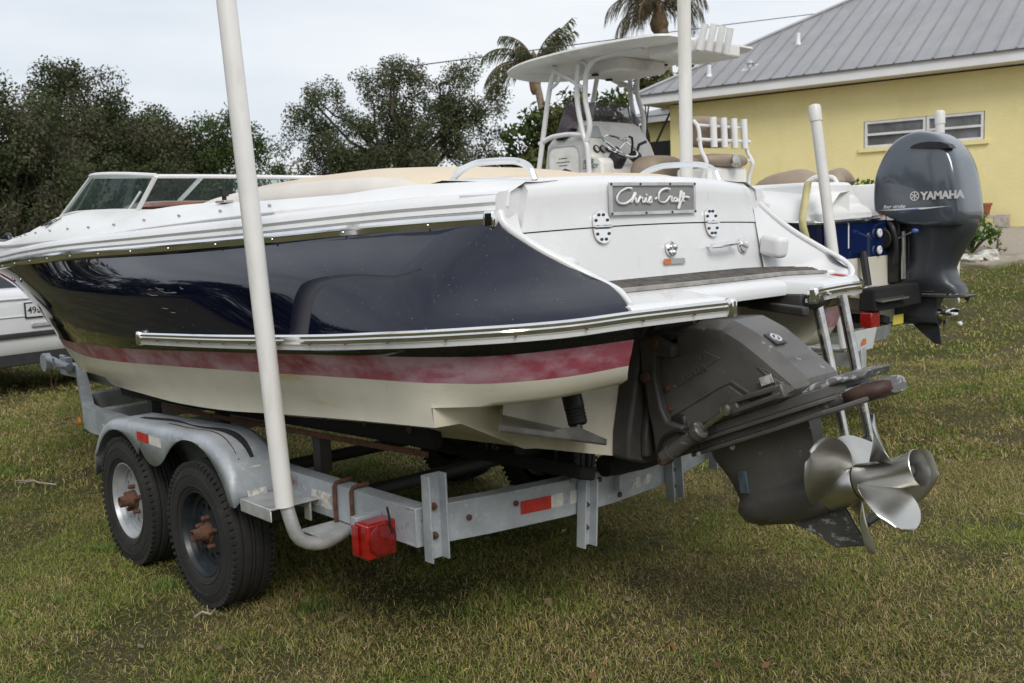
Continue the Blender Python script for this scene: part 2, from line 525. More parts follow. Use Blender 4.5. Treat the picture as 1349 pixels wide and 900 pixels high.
def text_mb(txt, size, org, ex, ey, depth=0.002, shear=0.0, bold=0.0, space=1.0):
    """Raised lettering built from the built-in font as a mesh."""
    cu = bpy.data.curves.new('lettering', 'FONT')
    cu.body = txt
    cu.size = size
    cu.shear = shear
    cu.offset = bold
    cu.space_character = space
    cu.resolution_u = 3
    cu.extrude = depth * 0.5
    t = bpy.data.objects.new('lettering', cu)
    C.objects.link(t)
    dg = bpy.context.evaluated_depsgraph_get()
    me = bpy.data.meshes.new_from_object(t.evaluated_get(dg))
    bpy.data.objects.remove(t)
    ex, ey, org = Vector(ex).normalized(), Vector(ey).normalized(), Vector(org)
    ez = ex.cross(ey)
    mb = MB()
    mb.add([org + ex * v.co.x + ey * v.co.y + ez * v.co.z for v in me.vertices], [tuple(p.vertices) for p in me.polygons])
    bpy.data.meshes.remove(me)
    bpy.data.curves.remove(cu)
    return mb

# ------------------------------------------------------------------ terrain
HO = Vector((12.121, -17.819, 0))                 # left corner of the long house wall
ES = Vector((-0.9848, -0.1736, 0))                # along the wall, towards the viewer's right
EM = Vector((0.1736, -0.9848, 0))                 # into the house


def wall_dist(x, y):
    return -((x - HO.x) * EM.x + (y - HO.y) * EM.y)


def gz(x, y):
    """Ground height: flat yard that climbs onto the pad the house stands on."""
    q = wall_dist(x, y)
    t = np.clip((12 - q) / 9, 0, 1)
    base = 1.24 * t * t * (3 - 2 * t)
    return base + 0.012 * np.sin(x * 1.7 + 0.4) * np.cos(y * 1.3) + 0.006 * np.sin(x * 4.1 + y * 3.3)


def grid_axis(lo, hi, fine_lo, fine_hi, step):
    a = list(np.arange(fine_lo, fine_hi, step))
    s, p = step, fine_hi
    while p < hi:
        a.append(p)
        s *= 1.35
        p += s
    a.append(hi)
    s, p = step, fine_lo - step
    while p > lo:
        a.insert(0, p)
        s *= 1.35
        p -= s
    a.insert(0, lo)
    return np.array(a)


def soil_material():
    m, n, l, b = new_mat('turf_and_sand')
    geo = n.new('ShaderNodeNewGeometry')

    def noise(scale, detail=5, rough=0.6):
        q = n.new('ShaderNodeTexNoise')
        q.inputs['Scale'].default_value = scale
        q.inputs['Detail'].default_value = detail
        q.inputs['Roughness'].default_value = rough
        l.new(geo.outputs['Position'], q.inputs['Vector'])
        return q

    def ramp(src, stops):
        r = n.new('ShaderNodeValToRGB')
        while len(r.color_ramp.elements) < len(stops):
            r.color_ramp.elements.new(0.5)
        for e, (p, c) in zip(r.color_ramp.elements, stops):
            e.position = p
            e.color = (*c, 1) if len(c) == 3 else c
        l.new(src, r.inputs['Fac'])
        return r

    def mix(fac, a, bb):
        x = n.new('ShaderNodeMix')
        x.data_type = 'RGBA'
        l.new(fac, x.inputs[0])
        l.new(a, x.inputs[6])
        l.new(bb, x.inputs[7])
        return x.outputs[2]

    fine = ramp(noise(60, 6, 0.7).outputs['Fac'], [(0.3, (0.030, 0.026, 0.015)), (0.5, (0.105, 0.088, 0.047)), (0.68, (0.23, 0.19, 0.11))])
    green = ramp(noise(45, 6, 0.7).outputs['Fac'], [(0.3, (0.02, 0.025, 0.009)), (0.55, (0.08, 0.088, 0.026)), (0.72, (0.14, 0.148, 0.05))])
    pg = ramp(noise(0.9, 4).outputs['Fac'], [(0.42, (0, 0, 0)), (0.6, (1, 1, 1))])
    turf = mix(pg.outputs['Color'], fine.outputs['Color'], green.outputs['Color'])
    sand = ramp(noise(38, 8, 0.75).outputs['Fac'], [(0.3, (0.22, 0.185, 0.145)), (0.5, (0.44, 0.385, 0.315)), (0.7, (0.62, 0.56, 0.47))])
    # distance to the house wall decides where the sandy bed starts
    dp = n.new('ShaderNodeVectorMath')
    dp.operation = 'DOT_PRODUCT'
    dp.inputs[1].default_value = (-EM.x, -EM.y, 0)
    l.new(geo.outputs['Position'], dp.inputs[0])
    ad = n.new('ShaderNodeMath')
    ad.operation = 'ADD'
    ad.inputs[1].default_value = HO.dot(EM)
    l.new(dp.outputs['Value'], ad.inputs[0])
    wob = n.new('ShaderNodeMath')
    wob.operation = 'MULTIPLY_ADD'
    l.new(noise(1.1, 5).outputs['Fac'], wob.inputs[0])
    wob.inputs[1].default_value = 3.2
    l.new(ad.outputs[0], wob.inputs[2])
    bed = ramp(wob.outputs[0], [(0.0, (1, 1, 1)), (1.0, (0, 0, 0))])
    mr = n.new('ShaderNodeMapRange')
    mx_ = n.new('ShaderNodeSeparateXYZ')
    l.new(geo.outputs['Position'], mx_.inputs[0])
    lim = n.new('ShaderNodeMath')                       # the bed only lies in front of the house
    lim.operation = 'GREATER_THAN'
    lim.inputs[1].default_value = 10.5
    l.new(mx_.outputs['X'], lim.inputs[0])
    ext = n.new('ShaderNodeMath')
    ext.operation = 'MULTIPLY_ADD'
    ext.inputs[1].default_value = 40.0
    l.new(lim.outputs[0], ext.inputs[0])
    l.new(wob.outputs[0], ext.inputs[2])
    mr.inputs['From Min'].default_value = 7.5
    mr.inputs['From Max'].default_value = 8.3
    l.new(ext.outputs[0], mr.inputs['Value'])
    l.new(mr.outputs['Result'], bed.inputs['Fac'])
    col = mix(bed.outputs['Color'], turf, sand.outputs['Color'])
    l.new(col, b.inputs['Base Color'])
    b.inputs['Roughness'].default_value = 0.95
    b.inputs['Specular IOR Level'].default_value = 0.1
    bp = n.new('ShaderNodeBump')
    bp.inputs['Strength'].default_value = 0.8
    bp.inputs['Distance'].default_value = 0.03
    l.new(noise(70, 6, 0.75).outputs['Fac'], bp.inputs['Height'])
    l.new(bp.outputs['Normal'], b.inputs['Normal'])
    return m


gx = grid_axis(-300, 700, -5, 14, 0.35)
gy = grid_axis(-700, 300, -19, 6, 0.35)
GX, GY = np.meshgrid(gx, gy, indexing='ij')
gv = np.stack([GX.ravel(), GY.ravel(), gz(GX.ravel(), GY.ravel())], 1)
ni, nj = len(gx), len(gy)
ii, jj = np.meshgrid(np.arange(ni - 1), np.arange(nj - 1), indexing='ij')
a0 = (ii * nj + jj).ravel()
gf = np.stack([a0, a0 + nj, a0 + nj + 1, a0 + 1], 1)
ground = np_mesh('ground', gv, gf, soil_material(), kind='structure')
ground.data.polygons.foreach_set('use_smooth', [True] * len(ground.data.polygons))


# ------------------------------------------------------------------ grass blades
def value_noise(x, y, cell, seed):
    r = np.random.default_rng(seed)
    g = r.random((256, 256))
    u, v = x / cell, y / cell
    i, j = np.floor(u).astype(int), np.floor(v).astype(int)
    fu, fv = u - i, v - j
    fu, fv = fu * fu * (3 - 2 * fu), fv * fv * (3 - 2 * fv)
    G = lambda p, q: g[p % 256, q % 256]
    return (G(i, j) * (1 - fu) + G(i + 1, j) * fu) * (1 - fv) + (G(i, j + 1) * (1 - fu) + G(i + 1, j + 1) * fu) * fv


def fbm(x, y, cell, seed):
    return (value_noise(x, y, cell, seed) + 0.5 * value_noise(x, y, cell / 2.1, seed + 1) + 0.25 * value_noise(x, y, cell / 4.3, seed + 2)) / 1.75


def scatter_frustum(n, d0, d1, margin):
    """Random ground spots in the wedge the camera looks along, with a margin to each side."""
    d = np.sqrt(rng.uniform(d0**2, d1**2, n))
    s = rng.uniform(-1, 1, n) * (0.53 * d + margin)
    x = CAM_POS.x + d * math.cos(R(YAW)) + s * math.sin(R(YAW))
    y = CAM_POS.y + d * math.sin(R(YAW)) - s * math.cos(R(YAW))
    return x, y, d


def blades(n, d0, d1, margin, lmin, lmax, width, lush=False):
    x, y, d = scatter_frustum(n, d0, d1, margin)
    q = wall_dist(x, y)
    wob = q + 3.2 * (fbm(x, y, 1.2, 50) - 0.0)
    bare = fbm(x, y, 0.45, 11)
    keep = (wob > 7.9) & (rng.random(n) < np.clip((bare - 0.30) / 0.22, 0.28, 1))
    x, y, d = x[keep], y[keep], d[keep]
    n = len(x)
    patch = fbm(x, y, 1.5, 21) * 0.55 + fbm(x, y, 0.33, 31) * 0.45
    far = np.clip((wall_dist(x, y) - 7) / 6, 0, 1)             # greener on the slope by the house
    weed = fbm(x, y, 0.42, 77) * 0.6 + fbm(x, y, 2.3, 87) * 0.4
    z = gz(x, y)
    L = rng.uniform(lmin, lmax, n) * (0.75 + 0.6 * patch)
    is_weed = weed > 0.68
    L = np.where(is_weed, L * 1.35, L)
    tilt = np.clip(rng.normal(1.12, 0.33, n), 0.1, 1.5)
    tilt = np.where(is_weed, tilt * 0.7, tilt)
    az = rng.uniform(0, 2 * math.pi, n)
    wv = rng.uniform(0.7, 1.3, n) * width
    hx, hy = np.cos(az), np.sin(az)
    sx, sy = -hy, hx
    b0 = np.stack([x, y, z - 0.004], 1)
    mid = b0 + np.stack([hx * L * 0.5 * np.sin(tilt * 0.7), hy * L * 0.5 * np.sin(tilt * 0.7), L * 0.5 * np.cos(tilt * 0.7)], 1)
    tip = mid + np.stack([hx * L * 0.5 * np.sin(tilt * 1.25), hy * L * 0.5 * np.sin(tilt * 1.25), L * 0.5 * np.cos(tilt * 1.25)], 1)
    side = np.stack([sx, sy, rng.normal(0, 0.3, n)], 1) * (wv / 2)[:, None]
    V = np.stack([b0 - side, b0 + side, mid + side * 0.8, mid - side * 0.8, tip], 1).reshape(-1, 3)
    o = np.arange(n)[:, None] * 5
    F = np.concatenate([o + np.array([[0, 1, 2]]), o + np.array([[0, 2, 3]]), o + np.array([[3, 2, 4]])], 0)
    straw = np.array([0.44, 0.35, 0.165])
    pale = np.array([0.46, 0.39, 0.26])
    olive = np.array([0.225, 0.25, 0.062])
    brown = np.array([0.25, 0.175, 0.09])
    green = np.array([0.155, 0.225, 0.06])
    g = np.clip((patch - 0.40) / 0.20 + (1 - far) * 0.35, 0, 1)
    t = rng.random(n)
    pick_green = t < (0.38 + 0.50 * g)
    col = np.where(pick_green[:, None], olive, straw)
    t2 = rng.random(n)
    col = np.where(((t2 < 0.30) & ~pick_green)[:, None], brown, col)
    col = np.where(((t2 > 0.93) & ~pick_green)[:, None], pale, col)
    col = np.where(((t2 > 0.80) & pick_green)[:, None], green, col)
    col = np.where((is_weed & (rng.random(n) < 0.75))[:, None], green, col)
    col = col * rng.uniform(0.72, 1.55, n)[:, None] * (0.82 + 0.5 * fbm(x, y, 0.8, 131))[:, None]
    return V, F, np.repeat(col, 5, 0)


parts = [blades(430000, 2.6, 6.5, 1.0, 0.018, 0.048, 0.0030), blades(230000, 6.5, 11, 1.3, 0.028, 0.06, 0.0062), blades(130000, 11, 19, 1.5, 0.035, 0.075, 0.012)]
# fallen dry leaves between the blades
lx, ly_, _d = scatter_frustum(1500, 2.8, 13, 1.0)
ok_ = wall_dist(lx, ly_) > 8
lx, ly_ = lx[ok_], ly_[ok_]
nl = len(lx)
la_ = rng.uniform(0, 6.28, nl)
ls_ = rng.uniform(.012, .030, nl)
lz = gz(lx, ly_) + rng.uniform(.012, .03, nl)
e1 = np.stack([np.cos(la_), np.sin(la_), rng.normal(0, .3, nl)], 1) * ls_[:, None]
e2 = np.stack([-np.sin(la_), np.cos(la_), rng.normal(0, .4, nl)], 1) * (ls_ * .45)[:, None]
c0 = np.stack([lx, ly_, lz], 1)
LV = np.stack([c0 - e1, c0 - e1 * .3 + e2, c0 + e1 * .4 + e2 * .8, c0 + e1, c0 - e2], 1).reshape(-1, 3)
lo5 = np.arange(nl)[:, None] * 5
LF = np.concatenate([lo5 + np.array([[0, 1, 4]]), lo5 + np.array([[1, 2, 4]]), lo5 + np.array([[2, 3, 4]])], 0)
LK = np.where((rng.random(nl) < .6)[:, None], np.array([0.20, 0.115, 0.06]), np.array([0.34, 0.27, 0.17])) * rng.uniform(.6, 1.3, nl)[:, None]
parts.append((LV, LF, np.repeat(LK, 5, 0)))
vv, ff, cc, o = [], [], [], 0
for V_, F_, K_ in parts:
    vv.append(V_)
    ff.append(F_ + o)
    cc.append(K_)
    o += len(V_)
tag(np_mesh('grass', np.concatenate(vv), np.concatenate(ff), M['blade'], np.concatenate(cc)), 'short dry mown grass, straw and olive with green tufts', 'grass', kind='stuff')

# ------------------------------------------------------------------ yellow house
def H(s, m, z):
    p = HO + ES * s + EM * m
    return (p.x, p.y, z)


UZ = Vector((0, 0, 1))
house = thing('yellow_house', 'yellow stucco house with grey metal hip roof and white eaves', 'house', H(4, 0, 1.2))
GW, WT = 1.0, 4.60                                   # wall foot and wall top
WINS = (4.99, 7.565, 3.13, 3.735)                    # window opening: s0, s1, z0, z1


def wall_panel(mb, s0, s1, z0, z1, t=0.2):
    mb.box(H((s0 + s1) / 2, t / 2, (z0 + z1) / 2), (s1 - s0, t, z1 - z0), ES, EM, UZ)


w = MB()
wall_panel(w, 0, WINS[0], GW, WT)
wall_panel(w, WINS[1], 14, GW, WT)
wall_panel(w, WINS[0], WINS[1], GW, WINS[2])
wall_panel(w, WINS[0], WINS[1], WINS[3], WT)
w.box(H(0.1, 5.2, (GW + WT) / 2), (0.2, 10, WT - GW), ES, EM, UZ)
w.box(H(13.9, 5.2, (GW + WT) / 2), (0.2, 10, WT - GW), ES, EM, UZ)
w.box(H(7, 10.3, (GW + WT) / 2), (14, 0.2, WT - GW), ES, EM, UZ)
w.box(H((WINS[0] + WINS[1]) / 2, -0.02, WINS[2] - 0.045), (WINS[1] - WINS[0] + 0.2, 0.08, 0.09), ES, EM, UZ)
w.build('wall', M['stucco'], house, angle=0)

win_mid = 6.36
for (a, b) in ((WINS[0] + 0.02, win_mid - 0.01), (win_mid + 0.01, WINS[1] - 0.02)):
    z0, z1 = WINS[2] + 0.005, WINS[3] - 0.005
    f = MB()
    fw = 0.055
    f.box(H((a + b) / 2, 0.05, z1 - fw / 2), (b - a, 0.08, fw), ES, EM, UZ)
    f.box(H((a + b) / 2, 0.05, z0 + fw / 2), (b - a, 0.08, fw), ES, EM, UZ)
    f.box(H((a + b) / 2, 0.045, (z0 + z1) / 2), (b - a - 2 * fw, 0.08, 0.05), ES, EM, UZ)
    f.box(H(a + fw / 2, 0.05, (z0 + z1) / 2), (fw, 0.08, z1 - z0 - 2 * fw), ES, EM, UZ)
    f.box(H(b - fw / 2, 0.05, (z0 + z1) / 2), (fw, 0.08, z1 - z0 - 2 * fw), ES, EM, UZ)
    fo = f.build('window', M['frame'], house, angle=0)
    zm = (z0 + z1) / 2
    for (p0, p1) in ((z0 + fw, zm - 0.027), (zm + 0.027, z1 - fw)):
        MB().box(H((a + b) / 2, 0.075, (p0 + p1) / 2), (b - a - 2 * fw, 0.01, p1 - p0), ES, EM, UZ).build('pane', M['pane'], fo, angle=0)

# eaves
EZ0, EZ1, EO = 4.635, 4.86, -0.6                      # fascia bottom and top, overhang
SL, SR, MR_ = -0.6, 14.6, 11.0
f = MB()
f.box(H((SL + SR) / 2, EO + 0.02, (EZ0 + EZ1) / 2), (SR - SL, 0.04, EZ1 - EZ0), ES, EM, UZ)
f.box(H(SL + 0.02, (EO + MR_) / 2 + 0.02, (EZ0 + EZ1) / 2), (0.04, MR_ - EO - 0.045, EZ1 - EZ0), ES, EM, UZ)
f.box(H(SR - 0.02, (EO + MR_) / 2 + 0.02, (EZ0 + EZ1) / 2), (0.04, MR_ - EO - 0.045, EZ1 - EZ0), ES, EM, UZ)
f.build('fascia', M['trim'], house, angle=0)
MB().box(H((SL + SR) / 2, (EO + MR_) / 2, EZ0 + 0.012), (SR - SL - 0.1, MR_ - EO - 0.1, 0.02), ES, EM, UZ).build('soffit', M['soffit'], house, angle=0)

# hip roof: body, front slope laid with separate metal panels
PIT = 0.56
RZ = EZ1 + 0.015
half = (MR_ - EO) / 2 + 0.05
pk = RZ + PIT * half
A, B = H(SL - .05, EO - .05, RZ), H(SR + .05, EO - .05, RZ)
Cc, D = H(SR + .05, MR_ + .05, RZ), H(SL - .05, MR_ + .05, RZ)
r1, r2 = H(SL - .05 + half, EO - .05 + half, pk), H(SR + .05 - half, EO - .05 + half, pk)
dn = Vector((0, 0, -0.03))
rb = MB().add([Vector(q) + dn for q in (A, B, Cc, D, r1, r2)], [(0, 1, 5, 4), (1, 2, 5), (2, 3, 4, 5), (3, 0, 4), (3, 2, 1, 0)])
roof = rb.build('roof', M['roof'], house, angle=0)
nrm = Vector((0, 0, 1)) * 1.0 - EM * PIT
nrm.normalize()
pw = 0.405
n_pan = int((SR - SL + .1) / pw)
for i in range(n_pan):
    s0 = SL - .05 + i * pw
    s1 = s0 + pw

    def top(s):
        return min(half, s - (SL - .05), (SR + .05) - s)
    t0, t1 = max(0.0, top(s0)), max(0.0, top(s1))
    P = lambda s, t: Vector(H(s, EO - .05 + t, RZ + PIT * t))
    if t0 < 0.02:
        poly = [P(s0 + .004, 0), P(s1 - .004, 0), P(s1 - .004, t1)]
    elif t1 < 0.02:
        poly = [P(s0 + .004, 0), P(s1 - .004, 0), P(s0 + .004, t0)]
    else:
        poly = [P(s0 + .004, 0), P(s1 - .004, 0), P(s1 - .004, t1), P(s0 + .004, t0)]
    mb = MB().prism(poly, -nrm * 0.012, 0)
    if t0 > 0.05:                                   # standing rib on the panel's left edge
        e = P(s0 + .014, 0)
        g = P(s0 + .014, t0 - 0.02)
        mb.loft([[q - ES * 0.024, q - ES * 0.016 + nrm * 0.026, q + ES * 0.016 + nrm * 0.026, q + ES * 0.024] for q in (e, g)], True, True, 1)
    mb.build('roof_panel', [M['roof'], M['roofrib']], roof, angle=0)
hc = MB()
hc.tube([Vector(A) + UZ * .03, Vector(r1) + UZ * .03], 0.05, 6)
hc.tube([Vector(r1) + UZ * .03, Vector(r2) + UZ * .03], 0.06, 6)
hc.build('hip_cap', M['roof'], roof)
for (s, t, h, r, k) in ((1.15, 0.55, 0.30, 0.055, 0), (3.0, 1.75, 0.3, 0.05, 0), (2.15, 0.75, 0.12, 0.07, 1)):
    p = Vector(H(s, EO + t, RZ + PIT * t))
    if k == 0:
        MB().lathe([(r * 1.5, 0), (r * 1.4, 0.05), (r, 0.08), (r, h)], p, UZ, 12).build('vent_pipe', M['trim'], roof)
    else:
        m2 = MB()
        m2.box(p + UZ * 0.02, (0.36, 0.36, 0.02), ES, (EM + UZ * PIT).normalized(), nrm)
        m2.lathe([(r, 0), (r, h), (r * 1.7, h), (r * 1.7, h + .07), (0.01, h + .09)], p, UZ, 12)
        m2.build('roof_vent', M['galv_bright'], roof)

# garage wing, set back behind the corner
wing = thing('garage_wing', 'low yellow garage wing with dark door and small grey hip roof', 'garage', H(-1.4, 2.5, 1.2))
g = MB()
g.box(H(-1.4, 2.6, 2.75), (2.6, 0.2, 3.4), ES, EM, UZ)
g.box(H(-2.6, 5.0, 2.75), (0.2, 4.6, 3.4), ES, EM, UZ)
g.build('wall', M['stucco'], wing, angle=0)
MB().box(H(-1.15, 2.46, 2.5), (1.9, 0.06, 2.85), ES, EM, UZ).build('door', M['doordark'], wing, angle=0)
MB().box(H(-0.13, 2.40, 2.75), (0.16, 0.16, 3.5), ES, EM, UZ).build('corner_post', M['trim'], wing, angle=0)
MB().box(H(-1.5, 2.10, 4.53), (3.1, 0.05, 0.16), ES, EM, UZ).build('fascia', M['trim'], wing, angle=0)
ra, rb_, rc, rd = H(-3.08, 2.05, 4.63), H(-0.02, 2.05, 4.63), H(-0.02, 7.0, 4.63), H(-3.08, 7.0, 4.63)
re, rf = H(-1.7, 3.9, 5.10), H(-1.4, 5.0, 5.10)
MB().add([ra, rb_, rc, rd, re, rf], [(0, 1, 5, 4), (1, 2, 5), (2, 3, 4, 5), (3, 0, 4), (3, 2, 1, 0)]).build('roof', M['roof'], wing, angle=0)

# overhead cable to the ridge of the house
wp = [Vector([(11.991,-20.361,6.901)][0]), Vector([(12.031,-24.929,7.699)][0]), Vector([(11.721,-29.896,8.592)][0])]
d_ = (wp[2] - wp[0])
cable_pts = [wp[0] - d_ * 1.2, wp[0] - d_ * .5, wp[0], wp[1], wp[2], wp[2] + d_ * 0.8]
tag(MB().tube(cable_pts, 0.012, 5).build('power_cable', M['wire']), 'thin overhead cable running past the house roof', 'cable')

# things by the house wall
pot_p = H(7.83, -0.55, 1.235)


def gzp(p):
    return float(gz(np.array([p[0]]), np.array([p[1]]))[0])


def slab(name, s, m, z, size, label, group=None, rot=0.0, mt='concrete'):
    c = H(s, m, z)
    ex = (ES * math.cos(rot) + EM * math.sin(rot))
    ey = (EM * math.cos(rot) - ES * math.sin(rot))
    mb = MB()
    n = 5
    mb.box(c, size, ex, ey, UZ)
    o_ = mb.build(name, M[mt], None, angle=0, bevel=0.012, loc=(c[0], c[1], c[2] - size[2] / 2))
    tag(o_, label, 'block', group)
    return o_


zb = gzp(H(7.8, -0.5, 0))
slab('concrete_block', 7.58, -0.45, zb + 0.10, (0.20, 0.40, 0.20), 'grey concrete block under the left end of the slab with the clay pot', None, 0.05)
slab('concrete_block', 8.02, -0.42, zb + 0.135, (0.30, 0.34, 0.27), 'taller concrete block standing right of the clay pot', None, 0.12)
slab('stone_slab', 7.66, -0.45, zb + 0.235, (0.52, 0.36, 0.07), 'flat concrete slab carrying the clay flower pot', None, 0.03)
slab('concrete_block', 7.75, -0.78, zb + 0.035, (0.42, 0.22, 0.09), 'low flat concrete piece lying in front of the stacked blocks', None, -0.1)
pc = Vector(H(7.68, -0.45, zb + 0.27))
fp = MB()
fp.lathe([(0.10, 0), (0.105, 0.01), (0.145, 0.20), (0.16, 0.20), (0.165, 0.25), (0.145, 0.25), (0.13, 0.19), (0.02, 0.17)], pc, UZ, 20)
tag(fp.build('flower_pot', M['terracotta'], None, loc=pc), 'terracotta flower pot on a concrete slab by the yellow wall', 'pot')

rs = random.Random(5)
for (p, sz, lab) in ((Vector([(2.187,-13.225,0.871)][0]), 0.28, 'large pale limestone rock at the edge of the grass, right of the shrub'), (Vector([(2.319,-13.055,0.843)][0]), 0.19, 'middle pale rock on the grass edge in front of the shrub'), (Vector([(2.519,-13.076,0.854)][0]), 0.2, 'left pale rock on the grass edge beside the outboard'), (Vector([(2.354,-13.462,0.920)][0]), 0.12, 'small pale rock behind the largest rock')):
    bm = bmesh.new()
    bmesh.ops.create_icosphere(bm, subdivisions=2, radius=sz * 0.5)
    for v in bm.verts:
        k = 0.75 + 0.5 * rs.random()
        v.co = Vector((v.co.x * k * 1.25, v.co.y * k, v.co.z * k * 0.8))
    me = bpy.data.meshes.new('rock')
    bm.to_mesh(me)
    bm.free()
    me.materials.append(M['stone'])
    o_ = bpy.data.objects.new('rock', me)
    C.objects.link(o_)
    o_.location = p + Vector((0, 0, sz * 0.12))
    tag(o_, lab, 'rock')

# ------------------------------------------------------------------ trees and plants
def leaf_cloud(centres, radii, per, size, cols, flat=1.0, aspect=0.5, droop=0.0):
    """Many small leaf quads spread through clump volumes; colour varies by clump and by leaf."""
    V, F, K, o = [], [], [], 0
    for c, r, base in zip(centres, radii, cols):
        n = max(4, int(per * (r ** 2)))
        d = rng.normal(0, 1, (n, 3))
        d /= np.linalg.norm(d, axis=1)[:, None]
        rad = r * rng.uniform(0.15, 1.0, n) ** 0.6
        p = np.array(c) + d * rad[:, None] * np.array([1, 1, flat])
        a = rng.normal(0, 1, (n, 3))
        a /= np.linalg.norm(a, axis=1)[:, None]
        a[:, 2] -= droop
        b = np.cross(a, rng.normal(0, 1, (n, 3)))
        b /= np.linalg.norm(b, axis=1)[:, None] + 1e-6
        L = size * rng.uniform(0.6, 1.4, n)
        A, B = a * L[:, None], b * (L * aspect)[:, None]
        q = np.stack([p - A * 0.5, p + B * 0.5, p + A * 0.5, p - B * 0.5], 1)
        V.append(q.reshape(-1, 3))
        F.append(o + np.arange(n * 4).reshape(n, 4))
        K.append(np.repeat(np.array(base)[None] * rng.uniform(0.72, 1.28, (n, 1)) * rng.uniform(0.94, 1.06, (n, 3)), 4, 0))
        o += n * 4
    return np.concatenate(V), np.concatenate(F), np.clip(np.concatenate(K), 0, 1)


def leafy_tree(name, label, base, lobes, n_clump, clump_r, per, leaf, palette, trunk_r=0.16, group=None, fork=0.35, limbs=True, cat='tree', bare=0, spread=1.0):
    """Tapered trunk and limbs that reach leaf clumps scattered through several crown lobes."""
    base = Vector(base)
    t = thing(name, label, cat, base, group)
    cs = []
    tot = sum(l[1][0] * l[1][1] * l[1][2] for l in lobes)
    for (c, r) in lobes:
        k = max(2, int(n_clump * r[0] * r[1] * r[2] / tot))
        while k > 0:
            d = rng.normal(0, 1, 3)
            d /= np.linalg.norm(d)
            rr = rng.uniform(0.25, 1.0) ** 0.45
            cs.append(np.array(c) + d * rr * np.array(r))
            k -= 1
    cs = np.array(cs)
    lo = base.z + 0.5
    cs[:, 2] = np.maximum(cs[:, 2], lo)
    rad = clump_r * rng.uniform(0.55, 1.3, len(cs))
    cols = [np.array(palette[rng.integers(len(palette))]) * rng.uniform(0.75, 1.25) for _ in cs]
    V, F, K = leaf_cloud(cs, rad, per, leaf, cols)
    np_mesh('crown', V, F, M['leaf'], K, t)
    mb = MB()
    cen = Vector(np.mean(cs, axis=0))
    fk = base + (cen - base) * fork
    fk.x, fk.y = base.x + (cen.x - base.x) * 0.3, base.y + (cen.y - base.y) * 0.3
    mid = (base + fk) / 2 + Vector((rng.uniform(-.1, .1), rng.uniform(-.1, .1), 0))
    mb.tube([base - UZ * .1, mid, fk], [trunk_r * 1.25, trunk_r, trunk_r * 0.85], 9)
    if limbs:
        # main limbs go to a few far clumps; every clump hangs on the nearest limb
        order = rng.permutation(len(cs))
        mains = [Vector(cs[i]) for i in order[:max(5, len(cs) // 9)]]
        nodes = []
        for mpt in mains:
            pts = [fk]
            for f_ in (0.3, 0.55, 0.8, 1.0):
                j = Vector(rng.normal(0, 0.16, 3)) * (mpt - fk).length * 0.35
                pts.append(fk.lerp(mpt, f_) + (j if f_ < 1 else Vector((0, 0, 0))) + UZ * 0.12 * math.sin(f_ * 3.14) * (mpt - fk).length)
            r0 = trunk_r * 0.6
            mb.tube(pts, [r0, r0 * .75, r0 * .5, r0 * .3, r0 * .12], 6)
            nodes += [(pts[k], r0 * (.75 - .2 * k)) for k in (1, 2, 3)]
        for i in order[len(mains):]:
            c = Vector(cs[i])
            nd = min(nodes, key=lambda q: (q[0] - c).length)
            if (nd[0] - c).length < 3.5:
                m_ = nd[0].lerp(c, 0.5) + Vector(rng.normal(0, 0.1, 3))
                rr = max(0.012, nd[1] * 0.4)
                mb.tube([nd[0], m_, c], [rr, rr * .7, rr * .25], 4)
        for _ in range(bare):
            nd = nodes[rng.integers(len(nodes))]
            e = nd[0] + Vector((rng.normal(0, .5), rng.normal(0, .5), rng.uniform(.2, 1.2)))
            mb.tube([nd[0], e], [0.02, 0.006], 4)
    mb.build('trunk', M['bark'], t)
    return t


OAK = [(0.098, 0.115, 0.058), (0.084, 0.102, 0.047), (0.12, 0.125, 0.07), (0.066, 0.082, 0.036), (0.115, 0.11, 0.068)]
GREENS = [(0.075, 0.115, 0.036), (0.062, 0.095, 0.030), (0.10, 0.132, 0.046)]
GRAPE = [(0.085, 0.115, 0.032), (0.068, 0.096, 0.030), (0.115, 0.135, 0.046), (0.075, 0.070, 0.024)]


def lob(p, r):
    return (p, r)


# far left oak mass (several trees), brighter tree, thin pine, open oak
leafy_tree('oak_tree', 'broad dark oak at the far left edge behind the white car', (19.6, -3.9, 0.0),
           [lob([(21.620,-4.106,3.875)][0], (1.7, 1.7, 1.5)), lob([(21.185,-4.386,2.779)][0], (1.9, 1.9, 1.4)), lob([(22.888,-3.386,3.413)][0], (2.2, 2.2, 1.9)), lob([(21.113,-4.780,4.562)][0], (0.9, .9, .6))], 270, 0.50, 1250, 0.095, OAK, 0.2, 'oaks along the yard edge', fork=0.3)
leafy_tree('oak_tree', 'tallest dark oak of the left tree line with a pointed twiggy top', (26.0, -8.0, 0.4),
           [lob([(25.034,-7.335,5.269)][0], (1.35, 1.35, 1.45)), lob([(24.383,-7.850,4.168)][0], (1.5, 1.5, 1.5)), lob([(25.206,-6.809,3.361)][0], (2.0, 2.0, 1.9)), lob([(24.143,-7.846,2.664)][0], (2.0, 2.0, 1.5))], 340, 0.48, 1250, 0.095, OAK, 0.22, 'oaks along the yard edge', fork=0.3, bare=30)
leafy_tree('oak_tree', 'lower dark oak between the tallest left oak and the bright green tree', (26.4, -10.2, 0.5),
           [lob([(24.566,-9.129,4.099)][0], (1.35, 1.35, 1.2)), lob([(24.077,-9.559,3.520)][0], (1.3, 1.3, 1.4)), lob([(24.318,-9.124,2.541)][0], (1.9, 1.9, 1.3)), lob([(25.432,-6.377,2.309)][0], (2.2, 1.5, 1.2))], 300, 0.50, 1250, 0.095, OAK, 0.18, 'oaks along the yard edge', fork=0.3, bare=20)
